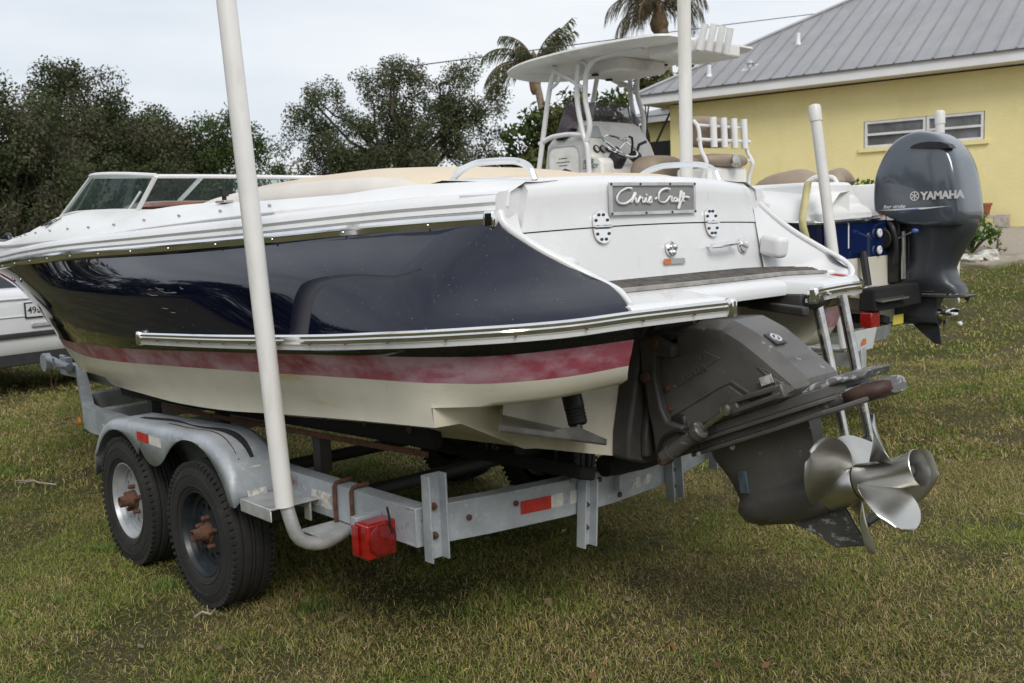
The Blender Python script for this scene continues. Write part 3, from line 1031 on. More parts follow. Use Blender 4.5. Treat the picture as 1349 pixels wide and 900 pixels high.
leafy_tree('green_tree', 'brighter green rounded tree behind the tall white pole', (25.5, -12.0, 0.8),
           [lob([(24.407,-10.856,4.459)][0], (0.85, 0.85, 0.9)), lob([(23.873,-11.474,4.658)][0], (0.75, .75, .8)), lob([(23.873,-11.252,3.403)][0], (1.2, 1.2, 1.1)), lob([(24.656,-10.406,3.446)][0], (1.0, 1.0, 1.0)), lob([(23.446,-11.835,4.064)][0], (.35, .35, .5))], 130, 0.40, 1100, 0.095, GREENS, 0.15, None, fork=0.35)
leafy_tree('pine_tree', 'small thin pine with sparse tufts between the green tree and the open oak', (30.0, -16.6, 1.0),
           [lob([(28.402,-15.496,4.775)][0], (0.55, .55, .35)), lob([(28.209,-15.584,4.080)][0], (0.6, 0.6, .25)), lob([(28.539,-15.203,3.961)][0], (.7, .7, .35)), lob([(28.028,-15.693,3.577)][0], (.5, .5, .3))], 26, 0.33, 520, 0.10, GREENS, 0.06, None, fork=0.6)
leafy_tree('open_oak_tree', 'wide open crowned oak in the middle with limbs and sky showing through', (20.4, -15.0, 0.9),
           [lob([(21.980,-13.702,5.580)][0], (0.75, .75, .6)), lob([(22.314,-13.179,4.686)][0], (0.75, .75, .8)), lob([(20.435,-15.432,5.837)][0], (1.05, 1.0, 1.0)), lob([(21.233,-14.611,6.109)][0], (.6, .6, .5)), lob([(19.097,-16.859,5.649)][0], (1.0, 1.0, .9)), lob([(18.592,-17.304,5.050)][0], (.55, .8, .9)), lob([(21.432,-14.073,4.295)][0], (1.4, 1.2, 1.0)), lob([(19.880,-15.790,4.437)][0], (1.6, 1.3, 1.0)), lob([(18.905,-16.744,3.813)][0], (.9, .9, .7)), lob([(20.748,-14.650,3.344)][0], (2.4, 1.4, .8)), lob([(22.328,-12.982,3.660)][0], (.6, .6, .6))], 390, 0.36, 1500, 0.08, OAK[:4], 0.16, None, fork=0.38, bare=40)
leafy_tree('sea_grape_tree', 'leafy sea grape tree seen behind the boat console under the white hardtop', (9.6, -10.6, 0.45),
           [lob([(8.893,-9.637,3.001)][0], (0.38, .5, .5)), lob([(8.671,-9.913,3.194)][0], (0.35, .5, .6)), lob([(8.963,-9.494,2.621)][0], (0.5, .6, .4)), lob([(8.818,-10.640,3.997)][0], (0.25, .3, .35)), lob([(8.525,-10.894,3.629)][0], (.5, .5, .4)), lob([(8.209,-11.298,3.964)][0], (.15, .2, .25)), lob([(8.854,-10.514,3.507)][0], (.4, .4, .4))], 70, 0.26, 900, 0.135, GRAPE, 0.07, None, fork=0.3)
leafy_tree('sea_grape_tree', 'small sea grape showing above the roof edge below the large palm', (13.6, -18.6, 1.24),
           [lob([(13.313,-18.685,5.578)][0], (.35, .5, .35)), lob([(12.732,-19.385,5.957)][0], (.4, .4, .4)), lob([(13.463,-18.468,5.278)][0], (.3, .4, .25)), lob([(14.029,-17.783,4.899)][0], (.3, .3, .25))], 26, 0.24, 800, 0.15, GRAPE, 0.07, None, fork=0.5)


def big_shrub(name, label, base, r, n, leaf, palette, lift=0.0):
    base = Vector(base)
    t = thing(name, label, 'shrub', base)
    cs = [np.array([base.x + rng.normal(0, r * .5), base.y + rng.normal(0, r * .5), base.z + lift + abs(rng.normal(r * 0.9, r * .5))]) for _ in range(n)]
    V, F, K = leaf_cloud(cs, [r * .38] * n, 900 if r > .3 else 1500, leaf, [np.array(palette[rng.integers(len(palette))]) for _ in cs], aspect=0.6)
    np_mesh('foliage', V, F, M['leaf'], K, t)
    mb = MB()
    for c in cs:
        mb.tube([base, base.lerp(Vector(c), .5) + UZ * .04, Vector(c)], [0.012, 0.009, 0.005], 5)
    mb.build('stem', M['bark'], t)


SHRUB = [(0.085, 0.17, 0.028), (0.065, 0.135, 0.022), (0.12, 0.20, 0.04)]
big_shrub('shrub', 'round bright green shrub behind the outboard beside the flower pot', [(2.602,-13.594,0.952)][0], 0.35, 26, 0.11, SHRUB, 0.02)
big_shrub('shrub', 'small shrub tip against the yellow wall left of the outboard cowling', [(4.487,-14.111,1.087)][0], 0.5, 26, 0.11, SHRUB, 0.45)
big_shrub('weed', 'thin greyish weed growing in the sand right of the shrub', [(2.204,-13.534,0.928)][0], 0.16, 8, 0.05, [(0.16, 0.19, 0.10), (0.12, 0.16, 0.07)], 0.02)


def palm(name, label, pts, r0, crown, fronds, leaflet, tint, boot=True):
    base = Vector(pts[0])
    t = thing(name, label, 'palm tree', base)
    P = spl(pts, 16)
    tk = MB()
    tk.tube(P, [r0 * (1.25 - 0.4 * i / 15) * (1 + 0.05 * (i % 2)) for i in range(16)], 10)
    tk.build('trunk', M['palmbark'], t)
    top = Vector(crown)
    if boot:
        MB().lathe([(r0 * .8, -.70), (r0 * 1.3, -.60), (r0 * 1.55, -.42), (r0 * 1.1, -.2), (r0 * .7, .12)], top, UZ, 10).build('crownshaft', M['palmboot'], t)
    for (az, el, L, drp) in fronds:
        # rachis: starts along (az, el) and bends over by the droop
        n = 22
        p = Vector(top)
        pts_, e = [p.copy()], el
        d = Vector((0, 0, 0))
        for k in range(n):
            d = Vector((math.cos(e) * math.cos(az), math.cos(e) * math.sin(az), math.sin(e)))
            p = p + d * (L / n)
            pts_.append(p.copy())
            e -= drp / n * (0.5 + k / n)
        V, F, K, o = [], [], [], 0
        m = 60
        hor = Vector((-math.sin(az), math.cos(az), 0))
        for k in range(m):
            f_ = 0.10 + 0.90 * k / m
            i_ = min(n - 1, int(f_ * n))
            q = pts_[i_].lerp(pts_[i_ + 1], f_ * n - i_)
            tg = (pts_[i_ + 1] - pts_[i_]).normalized()
            for sgn in (-1, 1):
                if rng.random() < .12:
                    continue
                ln = leaflet * (0.45 + 0.75 * math.sin(math.pi * min(1, f_ * .9 + .08))) * rng.uniform(.8, 1.15)
                dr = (hor * sgn * rng.uniform(.35, .8) + tg * rng.uniform(.4, .9) + Vector((0, 0, -0.45 - rng.uniform(0, .8)))).normalized()
                wd = tg * rng.uniform(.006, .012)
                e1 = q + dr * ln * 0.55
                e2 = e1 + (dr + Vector((0, 0, -.55))).normalized() * ln * .45
                V += [q - wd, q + wd, e1 + wd, e1 - wd, e2, e2 - wd * .2]
                F += [(o, o + 1, o + 2, o + 3), (o + 3, o + 2, o + 4, o + 5)]
                c_ = np.array(tint) * rng.uniform(.65, 1.35)
                K += [c_] * 6
                o += 6
        np_mesh('frond', np.array([tuple(v) for v in V]), np.array(F), M['leaf'], np.array(K), t)
        MB().tube(pts_, [0.022 * (1 - .8 * i / n) + .003 for i in range(n + 1)], 5).build('frond_stem', M['palmboot'], t)
    return t


AZR = math.atan2(_rt.y, _rt.x)                        # towards the right of the yard as one looks at it
AZL = AZR + math.pi
AZB, AZF = AZR + math.pi / 2, AZR - math.pi / 2
palm('palm_tree', 'slim leaning palm with windblown fronds behind the front of the white hardtop',
     [(12.873,-14.090,2.166)] + [(12.983,-14.142,3.139),(13.109,-14.184,4.150),(13.257,-14.159,4.925),(13.310,-14.146,5.184)], 0.095, [(13.356,-14.155,5.515)][0],
     [(AZL + .1, R(48), 1.5, 1.9), (AZL - .5, R(25), 1.6, 1.7), (AZL + .5, R(10), 1.6, 1.4), (AZL - .1, R(-5), 1.5, 1.1), (AZL, R(75), 1.2, 1.6), (AZR - .2, R(72), 1.1, .9), (AZR + .2, R(54), 1.5, .25), (AZR, R(48), 1.3, .5), (AZB, R(70), 1.0, 2.2), (AZL + .9, R(66), 1.0, 2.3)], 0.42, (0.075, 0.085, 0.035))
palm('palm_tree', 'large palm with drooping dry fronds rising behind the hardtop and the roof',
     [(14.122,-20.379,3.300)] + [(14.244,-20.463,4.520),(14.343,-20.551,5.629),(14.415,-20.590,6.294),(14.530,-20.621,7.183)], 0.19, [(14.645,-20.607,7.807)][0],
     [(AZL, R(40), 2.0, 2.3), (AZL - .4, R(15), 1.9, 2.2), (AZL + .5, R(60), 1.9, 2.6), (AZL + .2, R(0), 1.7, 1.7), (AZB, R(60), 1.8, 2.4), (AZF, R(55), 1.7, 2.6), (AZF + .6, R(35), 1.8, 2.6), (AZF - .6, R(30), 1.8, 2.6), (AZR, R(55), 1.8, 2.4), (AZR - .3, R(30), 1.7, 2.3), (AZR + .4, R(20), 1.7, 2.2), (AZB + .6, R(80), 1.5, 1.6), (AZL - .9, R(50), 1.8, 2.5), (AZL + .9, R(20), 1.7, 2.4)], 0.62, (0.085, 0.070, 0.036))

# woodland on the open side of the yard, outside the picture (it shows in the polished hull)
ws_c, ws_r, ws_col = [], [], []
for k in range(430):
    a = rng.uniform(R(-5), R(150))
    d = rng.uniform(28, 36)
    h = rng.uniform(0.3, 8.5) * rng.uniform(.6, 1)
    ws_c.append((d * math.cos(a), d * math.sin(a), h))
    ws_r.append(rng.uniform(0.9, 1.7))
    ws_col.append(np.array(OAK[rng.integers(5)]))
V_, F_, K_ = leaf_cloud(ws_c, ws_r, 130, 0.42, ws_col)
tag(np_mesh('woodland', V_, F_, M['leaf'], K_), 'dark oak woodland along the open side of the yard', 'woodland', kind='stuff')

# ------------------------------------------------------------------ main motorboat (bow +X, port +Y)
boat = thing('motorboat', 'navy and white motorboat with faded red waterline stripe on a galvanised trailer', 'boat', (0, 0, 0.75))

# lengthwise hull lines, port side, from the stern corner to the stem
L_K = [(-2.09, .565, 1.178), (-2.024, .827, 1.158), (-1.903, 1.017, 1.149), (-1.73, 1.128, 1.142), (-1.227, 1.146, 1.114), (-.449, 1.150, 1.072), (.531, 1.118, 1.014), (1.395, 1.03, .949), (2.1, .89, .89), (2.8, .684, .813), (3.5, .42, .76), (4.1, .18, .72), (4.5, 0, .70)]
L_B = [(-2.121, .594, 1.231), (-2.073, .818, 1.221), (-1.935, 1.042, 1.215), (-1.73, 1.148, 1.212), (-1.3, 1.172, 1.195), (-.75, 1.185, 1.167), (.602, 1.148, 1.092), (1.6, 1.03, 1.035), (2.4, .86, 1.0), (3.0, .725, .987), (3.6, .49, .965), (4.2, .22, .95), (4.65, 0, .94)]
L_T = [(-2.155, .604, 1.322), (-2.103, .844, 1.317), (-1.969, 1.067, 1.308), (-1.73, 1.178, 1.301), (-1.3, 1.205, 1.279), (-.816, 1.215, 1.252), (.371, 1.201, 1.184), (1.36, 1.106, 1.132), (2.3, .93, 1.08), (3.1, .725, 1.047), (3.7, .49, 1.03), (4.3, .22, 1.02), (4.75, 0, 1.01)]
L_R = [(-2.192, .657, 1.405), (-2.143, .884, 1.397), (-2.014, 1.103, 1.391), (-1.73, 1.228, 1.372), (-1.3, 1.255, 1.340), (-.588, 1.255, 1.298), (.256, 1.25, 1.258), (1.2, 1.19, 1.215), (2.2, 1.03, 1.19), (3.2, .755, 1.175), (3.85, .50, 1.16), (4.45, .23, 1.15), (4.9, 0, 1.14)]
L_M = [(-2.05, .60, 1.50), (-2.0, .69, 1.51), (-1.93, .86, 1.515), (-1.73, 1.12, 1.53), (-1.3, 1.195, 1.53), (-.588, 1.245, 1.51), (.256, 1.262, 1.475), (1.2, 1.24, 1.44), (2.2, 1.13, 1.41), (3.4, .87, 1.39), (4.1, .66, 1.38), (4.75, .36, 1.37), (5.15, 0, 1.36)]
L_S = [(-1.98, .605, 1.525), (-1.90, .655, 1.57), (-1.80, .74, 1.65), (-1.73, .80, 1.735), (-1.4, .935, 1.725), (-.58, 1.119, 1.690), (.161, 1.19, 1.667), (1.275, 1.216, 1.637), (2.028, 1.179, 1.608), (2.947, 1.096, 1.565), (4.0, .93, 1.535), (4.9, .60, 1.515), (5.4, 0, 1.505)]
L_C = [(-1.735, 1.120, 1.060), (-1.229, 1.120, 1.026), (-.664, 1.120, .982), (-.263, 1.118, .948), (.245, 1.102, .921), (.869, 1.045, .90), (1.74, .86, .835), (2.5, .60, .755), (3.2, .36, .70), (3.9, .12, .67), (4.25, 0, .66)]
L_KEEL = [(-1.735, 0.002, .738), (-.6, 0.002, .69), (.6, 0.002, .655), (1.8, 0.002, .63), (2.8, 0.002, .62), (3.5, 0.002, .63), (4.1, 0.002, .655)]
NA, NB = 14, 44


def two_part(L, na=NA, nb=NB):
    a = spl(L[:4], na)
    b = spl(L[3:], nb)
    return np.concatenate([a, b[1:]], 0)


G_K, G_B, G_T, G_R, G_M, G_S = [two_part(q) for q in (L_K, L_B, L_T, L_R, L_M, L_S)]
G_C, G_KEEL = spl(L_C, NB), spl(L_KEEL, NB)


def strip(mb, lines, mi, mirrored=True, sub=1, bulge=0.0):
    """Skin neighbouring lengthwise lines (port and mirrored starboard)."""
    for A_, B_ in zip(lines[:-1], lines[1:]):
        rows = [A_ * (1 - k / sub) + B_ * (k / sub) for k in range(sub + 1)]
        for sg in ((1, -1) if mirrored else (1,)):
            for r0, r1 in zip(rows[:-1], rows[1:]):
                n = len(r0)
                S_ = np.array([1, sg, 1])
                mb.add(np.concatenate([r0 * S_, r1 * S_]), [(i, i + 1, n + i + 1, n + i) for i in range(n - 1)], mi)


def smooth_rows(lines, us):
    """Extra rows between lines by a smooth curve across the section."""
    L = np.stack(lines, 0)
    k = np.arange(len(lines), dtype=float)
    out = []
    for u in us:
        row = np.zeros_like(L[0])
        for i in range(L.shape[1]):
            for c in range(3):
                row[i, c] = pchip(k, L[:, i, c], np.array([u]))[0]
        out.append(row)
    return out


hull = MB()
# slots: 0 navy, 1 stripe, 2 cream bottom, 3 stained transom
side_rows = smooth_rows([G_K, G_B, G_T, G_R, G_M, G_S], [0, .5, 1, 1.5, 2, 2.33, 2.66, 3, 3.2, 3.4, 3.6, 3.8, 4, 4.2, 4.4, 4.6, 4.8, 5])
SB_S = [(-2.10, .90, 1.425), (-2.06, .985, 1.455)] + [(p[0], -p[1], p[2]) for p in [(-1.930,-0.963,1.550)]] + [(-1.735, .80, 1.735)] + L_S[4:]
SB_M = [(-2.11, .90, 1.415), (-2.07, 1.00, 1.43), (-1.95, 1.07, 1.47), (-1.73, 1.12, 1.53)] + L_M[4:]
sb_rows = smooth_rows([G_K, G_B, G_T, G_R, two_part(SB_M), two_part(SB_S)], [0, .5, 1, 1.5, 2, 2.33, 2.66, 3, 3.2, 3.4, 3.6, 3.8, 4, 4.2, 4.4, 4.6, 4.8, 5])
for i in range(len(side_rows) - 1):
    strip(hull, side_rows[i:i + 2], 2 if i < 2 else (1 if i < 4 else 0), mirrored=False)
    strip(hull, [r * np.array([1, -1, 1]) for r in sb_rows[i:i + 2]], 2 if i < 2 else (1 if i < 4 else 0), mirrored=False)
# lower hull: rounded knuckle, chine band, bottom with one strake each side
KK = G_K[NA - 1:]
KN = KK * 0.5 + G_C * 0.5
KN[:, 1] = np.minimum(KK[:, 1], G_C[:, 1]) + 0.004
strip(hull, [KK, KN, G_C], 2)
CH = G_C.copy()
CH[:, 1] *= 0.90
CH[:, 2] = G_C[:, 2] * .985 + G_KEEL[:, 2] * .015
ST0 = G_C * 0.62 + G_KEEL * 0.38
ST1 = ST0.copy()
ST1[:, 1] -= 0.06 * (G_C[:, 1] / 1.12)
ST1[:, 2] += 0.006
ST0[:, 2] -= 0.022
strip(hull, [G_C, CH, ST0, ST1, G_KEEL], 2)
# transom and the overhang's underside
tr = [(-1.735, y, z) for (y, z) in ((.002, .738), (.664, .908), (.722, .916), (1.008, 1.056), (1.12, 1.06), (1.124, 1.10), (1.126, 1.142), (1.10, 1.36), (0.002, 1.40))]
for sg in (1, -1):
    hull.add([(x, y * sg, z) for x, y, z in tr], [tuple(range(len(tr)))], 3)
und = [G_K[:NA] * (1 - t) + np.array([[-1.735, 0.55 + 0.57 * i / (NA - 1), 1.10 + .045 * t] for i in range(NA)]) * t for t in (0, .08, .5, 1)]
und[1][:, 2] -= 0.012
strip(hull, und, 2)
hull_o = hull.build('hull', [M['navy'], M['stripe'], M['bottom'], M['bottom_dirty']], boat, angle=50)
# aft edge of the stern corners (inside lip)
for sg in (1, -1):
    lip = MB()
    e = [r[0] for r in side_rows[:9]]
    inn = [np.array([p[0] + 0.02, p[1] + 0.004, p[2]]) for p in e]
    inn2 = [np.array([-1.735, p[1] + .02, p[2] + .02]) for p in e]
    for r0, r1 in ((e, inn), (inn, inn2)):
        n = len(r0)
        S_ = np.array([1, sg, 1])
        lip.add([p * S_ for p in r0] + [p * S_ for p in r1], [(i, i + 1, n + i + 1, n + i) for i in range(n - 1)])
    lip.build('stern_corner_lining', M['bottom_dirty'], boat, angle=40)


def rail_profile(path, sections, outv, mi=0, mb=None):
    """Sweep a (out, up) section along a path; outv gives the outward direction per point."""
    mb = mb or MB()
    P = [Vector(p) for p in path]
    rings = []
    for i, p in enumerate(P):
        t = (P[min(i + 1, len(P) - 1)] - P[max(i - 1, 0)]).normalized()
        o_ = outv(i, p, t)
        u_ = o_.cross(t)
        if u_.z < 0:
            u_ = -u_
        rings.append([p + o_ * a + u_ * b for a, b in sections])
    mb.loft(rings, True, True, mi)
    return mb


def out_side(sg):
    def fn(i, p, t):
        o_ = Vector((t.y, -t.x, 0))
        if o_.length < 1e-6:
            return Vector((0, sg, 0))
        o_.normalize()
        c = Vector((p.x - 1.2, p.y, 0))
        return o_ if o_.dot(c) > 0 else -o_
    return fn


# upper rub rail: white moulded band with a chrome insert
S_path = [tuple(p) for p in spl(L_S[3:], 60)]
band = [(-0.045, 0.014), (0.005, 0.016), (0.020, 0.028), (0.012, 0.044), (0.018, 0.056), (0.008, 0.074), (-0.012, 0.088), (-0.05, 0.094), (-0.11, 0.098), (-0.11, 0.02)]
ins = [(0.0, -0.026), (0.016, -0.027), (0.027, -0.020), (0.030, -0.004), (0.021, 0.001), (0.026, 0.007), (0.022, 0.018), (0.0, 0.020)]
for sg in (1, -1):
    pth = S_path if sg == 1 else mirror(S_path)
    rail_profile(pth, band, out_side(sg)).build('rail_moulding', M['white'], boat, angle=30)
    rr = rail_profile(pth, ins, out_side(sg)).build('rub_rail', M['chrome'], boat, angle=25)
    e = Vector(pth[0])
    d = (Vector(pth[1]) - e).normalized()
    MB().box(e + d * 0.012 + Vector((0, 0.018 * sg, -0.003)), (0.045, 0.05, 0.062), d, Vector((0, 0, 1)).cross(d), UZ).build('rail_end', M['chrome'], rr, bevel=0.01)
    sc = MB()
    for i in range(2, 58, 3):
        p = Vector(pth[i])
        o_ = out_side(sg)(i, p, (Vector(pth[i + 1]) - p).normalized())
        sc.sphere(p + o_ * 0.0295 + UZ * -0.008, 0.0045, 6, 4)
    sc.build('rail_screw', M['stainless'], rr, stuff=True)

# lower rail runs along the side and round the stern corner to the platform notch
low = [(-2.290, .262, 1.411), (-2.243, .43, 1.408), (-2.20, .655, 1.405), (-2.147, .884, 1.397), (-2.018, 1.106, 1.391), (-1.73, 1.231, 1.372), (-1.3, 1.258, 1.340), (-.588, 1.258, 1.298), (.27, 1.253, 1.258)]
LOW = [tuple(p) for p in spl(low, 60)]
lsec = [(-0.004, -0.020), (0.010, -0.021), (0.019, -0.015), (0.020, -0.007), (0.012, -0.003), (0.017, 0.003), (0.017, 0.012), (0.009, 0.019), (-0.004, 0.019)]
wsec = [(-0.02, -0.034), (0.009, -0.036), (0.012, -0.020), (-0.02, -0.020)]
for sg in (1, -1):
    pth = LOW if sg == 1 else mirror(LOW)
    rr = rail_profile(pth, lsec, out_side(sg)).build('side_rail', M['chrome'], boat, angle=25)
    rail_profile(pth, wsec, out_side(sg)).build('rail_base', M['white'], rr, angle=30)
    for q, k in ((pth[0], 0), (pth[-1], 1)):
        d = (Vector(pth[1]) - Vector(pth[0])).normalized() if k == 0 else (Vector(pth[-1]) - Vector(pth[-2])).normalized()
        MB().box(Vector(q) + Vector((0, 0, -.006)) + out_side(sg)(0, Vector(q), d) * .009, (0.035, 0.042, 0.066), d, Vector((0, 0, 1)).cross(d), UZ).build('rail_end', M['chrome'], rr, bevel=0.012)
    sc = MB()
    for i in range(3, 58, 4):
        p = Vector(pth[i])
        o_ = out_side(sg)(i, p, (Vector(pth[i + 1]) - p).normalized())
        sc.sphere(p + o_ * 0.0235 + UZ * -0.014, 0.0045, 6, 4)
    sc.build('rail_screw', M['rust'], rr, stuff=True)

# white trim that follows the sloping quarter edge from the upper rail down to the platform
TRIM = [(-1.725, .785, 1.755), (-1.735, .79, 1.73), (-1.80, .728, 1.648), (-1.90, .642, 1.568), (-1.98, .585, 1.512), (-2.06, .575, 1.478), (-2.16, .62, 1.437)]
TRIM_S = [(-1.72, -.785, 1.765), (-1.735, -.80, 1.745)] + [(-1.830,-0.876,1.640)] + [(-1.930,-0.963,1.553)] + [(-2.000,-1.037,1.492)] + [(-2.065, -.985, 1.458), (-2.11, -.90, 1.428)]
for sg in (1, -1):
    T_ = [Vector(p) for p in spl(TRIM if sg > 0 else TRIM_S, 24)]
    MB().tube(T_, ([0.017] if sg > 0 else [.014]) * 20 + [0.014, .014, .012, .010], 8).build('quarter_trim', M['white'], boat, angle=60)
    # inside face of the quarter, from trim to transom wall and platform
    wl_ = MB()
    inn = [Vector((-1.735 - 0.20 * (i / 23) ** 1.5, (.715 - .03 * i / 23 - .10 * (i / 23) ** 2) * sg, 1.75 - (1.75 - 1.47) * min(1, i / 16))) for i in range(24)]
    if sg < 0:
        inn = [Vector((-1.745 - .055 * min(1, i / 15) - 0.20 * max(0, (i - 15) / 8), -.705 - .24 * max(0, (i - 15) / 8), 1.76 - (1.76 - 1.478) * min(1, i / 15) ** .9 - .02 * max(0, i - 15) / 8)) for i in range(24)]
    midp = [a.lerp(b, .45) + Vector((0, 0, -.020)) for a, b in zip(T_, inn)]
    wl_.loft([T_, midp, inn], False, False)
    wl_.build('quarter_wall', M['white'], boat, angle=50)
    MB().box((-1.845, .715 * sg, 1.575) if sg < 0 else (-1.80, .58, 1.55), (0.13, 0.07, 0.095), (.93, .28 * sg, 0.15), (-.28 * sg, .95, 0), (-.15, 0, .98)).build('quarter_boss', M['white'], boat, bevel=0.022, segs=4)

# deck: crowned side decks from rail to coaming, cockpit edge, closed bow
D_S = spl([(-1.735, .742, 1.825), (-1.4, .875, 1.822), (-1.116, .966, 1.812), (-.515, 1.075, 1.795), (.252, 1.14, 1.767), (1.09, 1.165, 1.734), (2.07, 1.116, 1.716), (3.3, .96, 1.700), (4.3, .72, 1.70), (5.25, .05, 1.69)], 60)
D_C = spl([(-1.735, .60, 1.858), (-1.46, .66, 1.874), (-1.13, .74, 1.876), (-.75, .82, 1.858), (-.17, .885, 1.856), (.44, .91, 1.868), (.94, .915, 1.858), (1.74, .91, 1.885), (2.5, .85, 1.865), (3.1, .64, 1.84), (4.0, .4, 1.82), (5.1, .03, 1.76)], 60)
D_I = D_C.copy()
D_I[:, 1] -= 0.09
D_I[D_I[:, 1] < 0.003, 1] = 0.003
D_I[:, 2] += 0.006
D_M = D_S * .5 + D_C * .5
D_M[:, 2] += 0.016
D_E = D_I.copy()
D_E[:, 2] -= 0.16
D_O = D_S.copy()
D_O[:, 1] += .012
D_O[:, 2] -= 0.05
dk = MB()
strip(dk, [D_O, D_S, D_M, D_C, D_I, D_E], 0)
fo_ = MB()
# foredeck between the side decks, ahead of the windscreen
nf = [i for i in range(60) if D_I[i, 0] > 1.6]
A_ = D_I[nf]
for sg in (1,):
    cl = A_.copy()
    cl[:, 1] = 0
    cl[:, 2] += 0.03
    B_ = A_.copy()
    B_[:, 1] *= -1
    dk.add(np.concatenate([A_, cl, B_]), [(i, i + 1, len(nf) + i + 1, len(nf) + i) for i in range(len(nf) - 1)] + [(len(nf) + i, len(nf) + i + 1, 2 * len(nf) + i + 1, 2 * len(nf) + i) for i in range(len(nf) - 1)])
dk.build('deck', M['deckwhite'], boat, angle=45)
MB().box((0.1, 0, 1.52), (3.6, 1.55, 0.03)).build('cockpit_sole', M['deckwhite'], boat)
seam = MB()
for sg in (1, -1):
    q = [(p[0], (p[1] + .006) * sg, p[2] - .012) for p in D_S[9:52]]
    seam.tube(q, 0.009, 6)
seam.build('deck_seam', M['greylabel'], boat)
sn = MB()
for sg in (1, -1):
    for i in range(10, 54, 3):
        p = D_S[i] * .72 + D_C[i] * .28
        sn.sphere((p[0], (p[1] + .004) * sg, p[2] + .014), 0.0085, 8, 5, scale=(1, 1, .8))
sn.build('cover_snap', M['stainless'], boat, stuff=True)

# engine hatch (upper) and transom panel (lower) on a gently bowed face
def tx(y, z):
    """The stern face: bowed aft amidships, leaning aft towards the bottom."""
    return -1.742 - 0.03 * (1 - (y / .72) ** 2) - 0.16 * max(0, 1.75 - z) ** 1.1


def face_panel(mb, ytop, ybot, z_bot, z_top_fn, d=0.0, n=18, m=6, roll=0.03):
    rows = []
    for j in range(m + 1):
        f_ = j / m
        row = []
        for i in range(n + 1):
            g_ = -1 + 2 * i / n
            y = g_ * (ybot * (1 - f_) + ytop * f_)
            zt = z_top_fn(y)
            zb_ = z_bot(y)
            z = zb_ + (zt - zb_) * f_
            x = tx(y, z) - d
            if f_ > .8:
                x += roll * ((f_ - .8) / .2) ** 2
            row.append((x, y, z))
        rows.append(row)
    mb.loft(rows, False, False)
    return rows


ztop = lambda y: 1.880 - 0.028 * (y / .7) ** 2
zhin = lambda y: 1.692 - 0.012 * (y / .7) ** 2
hb = MB()
rows = face_panel(hb, .665, .712, lambda y: zhin(y) + .0025, ztop, 0.004)
back = [(-1.25, p[1] * .98, p[2] + 0.035) for p in rows[-1]]
back2 = [(-.95, p[1] * .95, 1.86) for p in rows[-1]]
hb.loft([rows[-1], back, back2], False, False)
lo_ = [(p[0] + .03, p[1], p[2]) for p in rows[0]]
hb.loft([lo_, rows[0]], False, False)
for side in (0, -1):
    hb.loft([[r[side] for r in rows], [(r[side][0] + .04, r[side][1], r[side][2]) for r in rows]], False, False)
hatch = hb.build('engine_hatch', M['white'], boat, angle=50)
tb = MB()
rows = face_panel(tb, .725, .735, lambda y: 1.47, lambda y: zhin(y) - .0025, 0.002, roll=.002)
tb.loft([rows[-1], [(p[0] + .04, p[1], p[2]) for p in rows[-1]]], False, False)
tb.build('transom_panel', M['white'], boat, angle=50)
filler = MB()
nf2 = [i for i in range(60) if -1.69 < D_C[i, 0] < -.80]
filler.loft([[(D_C[i, 0], D_C[i, 1] * k, D_C[i, 2] - .022 + .012 * (1 - k * k)) for i in nf2] for k in np.linspace(1, -1, 13)], False, False)
filler.build('aft_deck', M['deckwhite'], boat, angle=50)
for sg in (1, -1):                                  # corner fillers between hatch and quarter
    shut = MB()
    shut.loft([[(-1.70, .62 * sg, z), (-1.722, .715 * sg, z), (-1.73, .80 * sg, z - .02), (-1.6, .86 * sg, z - .02)] for z in (1.45, 1.6, 1.72, 1.80, 1.838)], False, False)
    shut.build('hatch_surround', M['white'], boat, angle=50)
gasket = MB().loft([[(tx(y, zhin(y)) + .012, y, zhin(y) - .012) for y in np.linspace(-.72, .72, 20)], [(tx(y, zhin(y)) + .012, y, zhin(y) + .012) for y in np.linspace(-.72, .72, 20)]], False, False)
gasket.build('hatch_gasket', M['blackpl'], boat)


def on_face(y, z, d=0.0):
    return Vector((tx(y, z) - 0.008 - d, y, z))


def face_axes(y, z):
    p = on_face(y, z)
    ey = (on_face(y - .01, z) - p).normalized()          # image-right
    ez = (on_face(y, z + .01) - p).normalized()
    return p, ey, ez, ey.cross(ez).normalized()


# name plate: frame, grey field, raised script
pl_c = (0.028, 1.792)
p, ey, ez, en = face_axes(*pl_c)
if en.x > 0:
    en = -en
PWD, PHT = 0.520, 0.122


def plate_pt(u, v, d=0.0):
    y = pl_c[0] - u
    z = pl_c[1] + v
    return on_face(y, z, d)


fr = MB()
for (u0, u1, v0, v1) in ((-.26, .26, .049, .061), (-.26, .26, -.061, -.049), (-.26, -.247, -.049, .049), (.247, .26, -.049, .049)):
    n_ = 8
    o1 = [[plate_pt(u0 + (u1 - u0) * i / n_, v0, .003), plate_pt(u0 + (u1 - u0) * i / n_, v0, .012), plate_pt(u0 + (u1 - u0) * i / n_, v1, .012), plate_pt(u0 + (u1 - u0) * i / n_, v1, .003)] for i in range(n_ + 1)]
    fr.loft(o1, True, True)
fr_o = fr.build('name_plate', M['galv_bright'], boat, angle=30, bevel=0.0015)
MB().loft([[plate_pt(-.25 + .5 * i / 10, v, .005) for i in range(11)] for v in (-.05, .05)], False, False).build('plate_field', M['platebg'], fr_o)
scr = MB()
for (u, v) in ((-.253, .055), (-.09, .055), (.09, .055), (.253, .055), (-.253, -.055), (-.06, -.055), (.10, -.055), (.253, -.055)):
    scr.sphere(plate_pt(u, v, .013), .005, 8, 5)
scr.build('plate_screw', M['drive_dark'], fr_o, stuff=True)
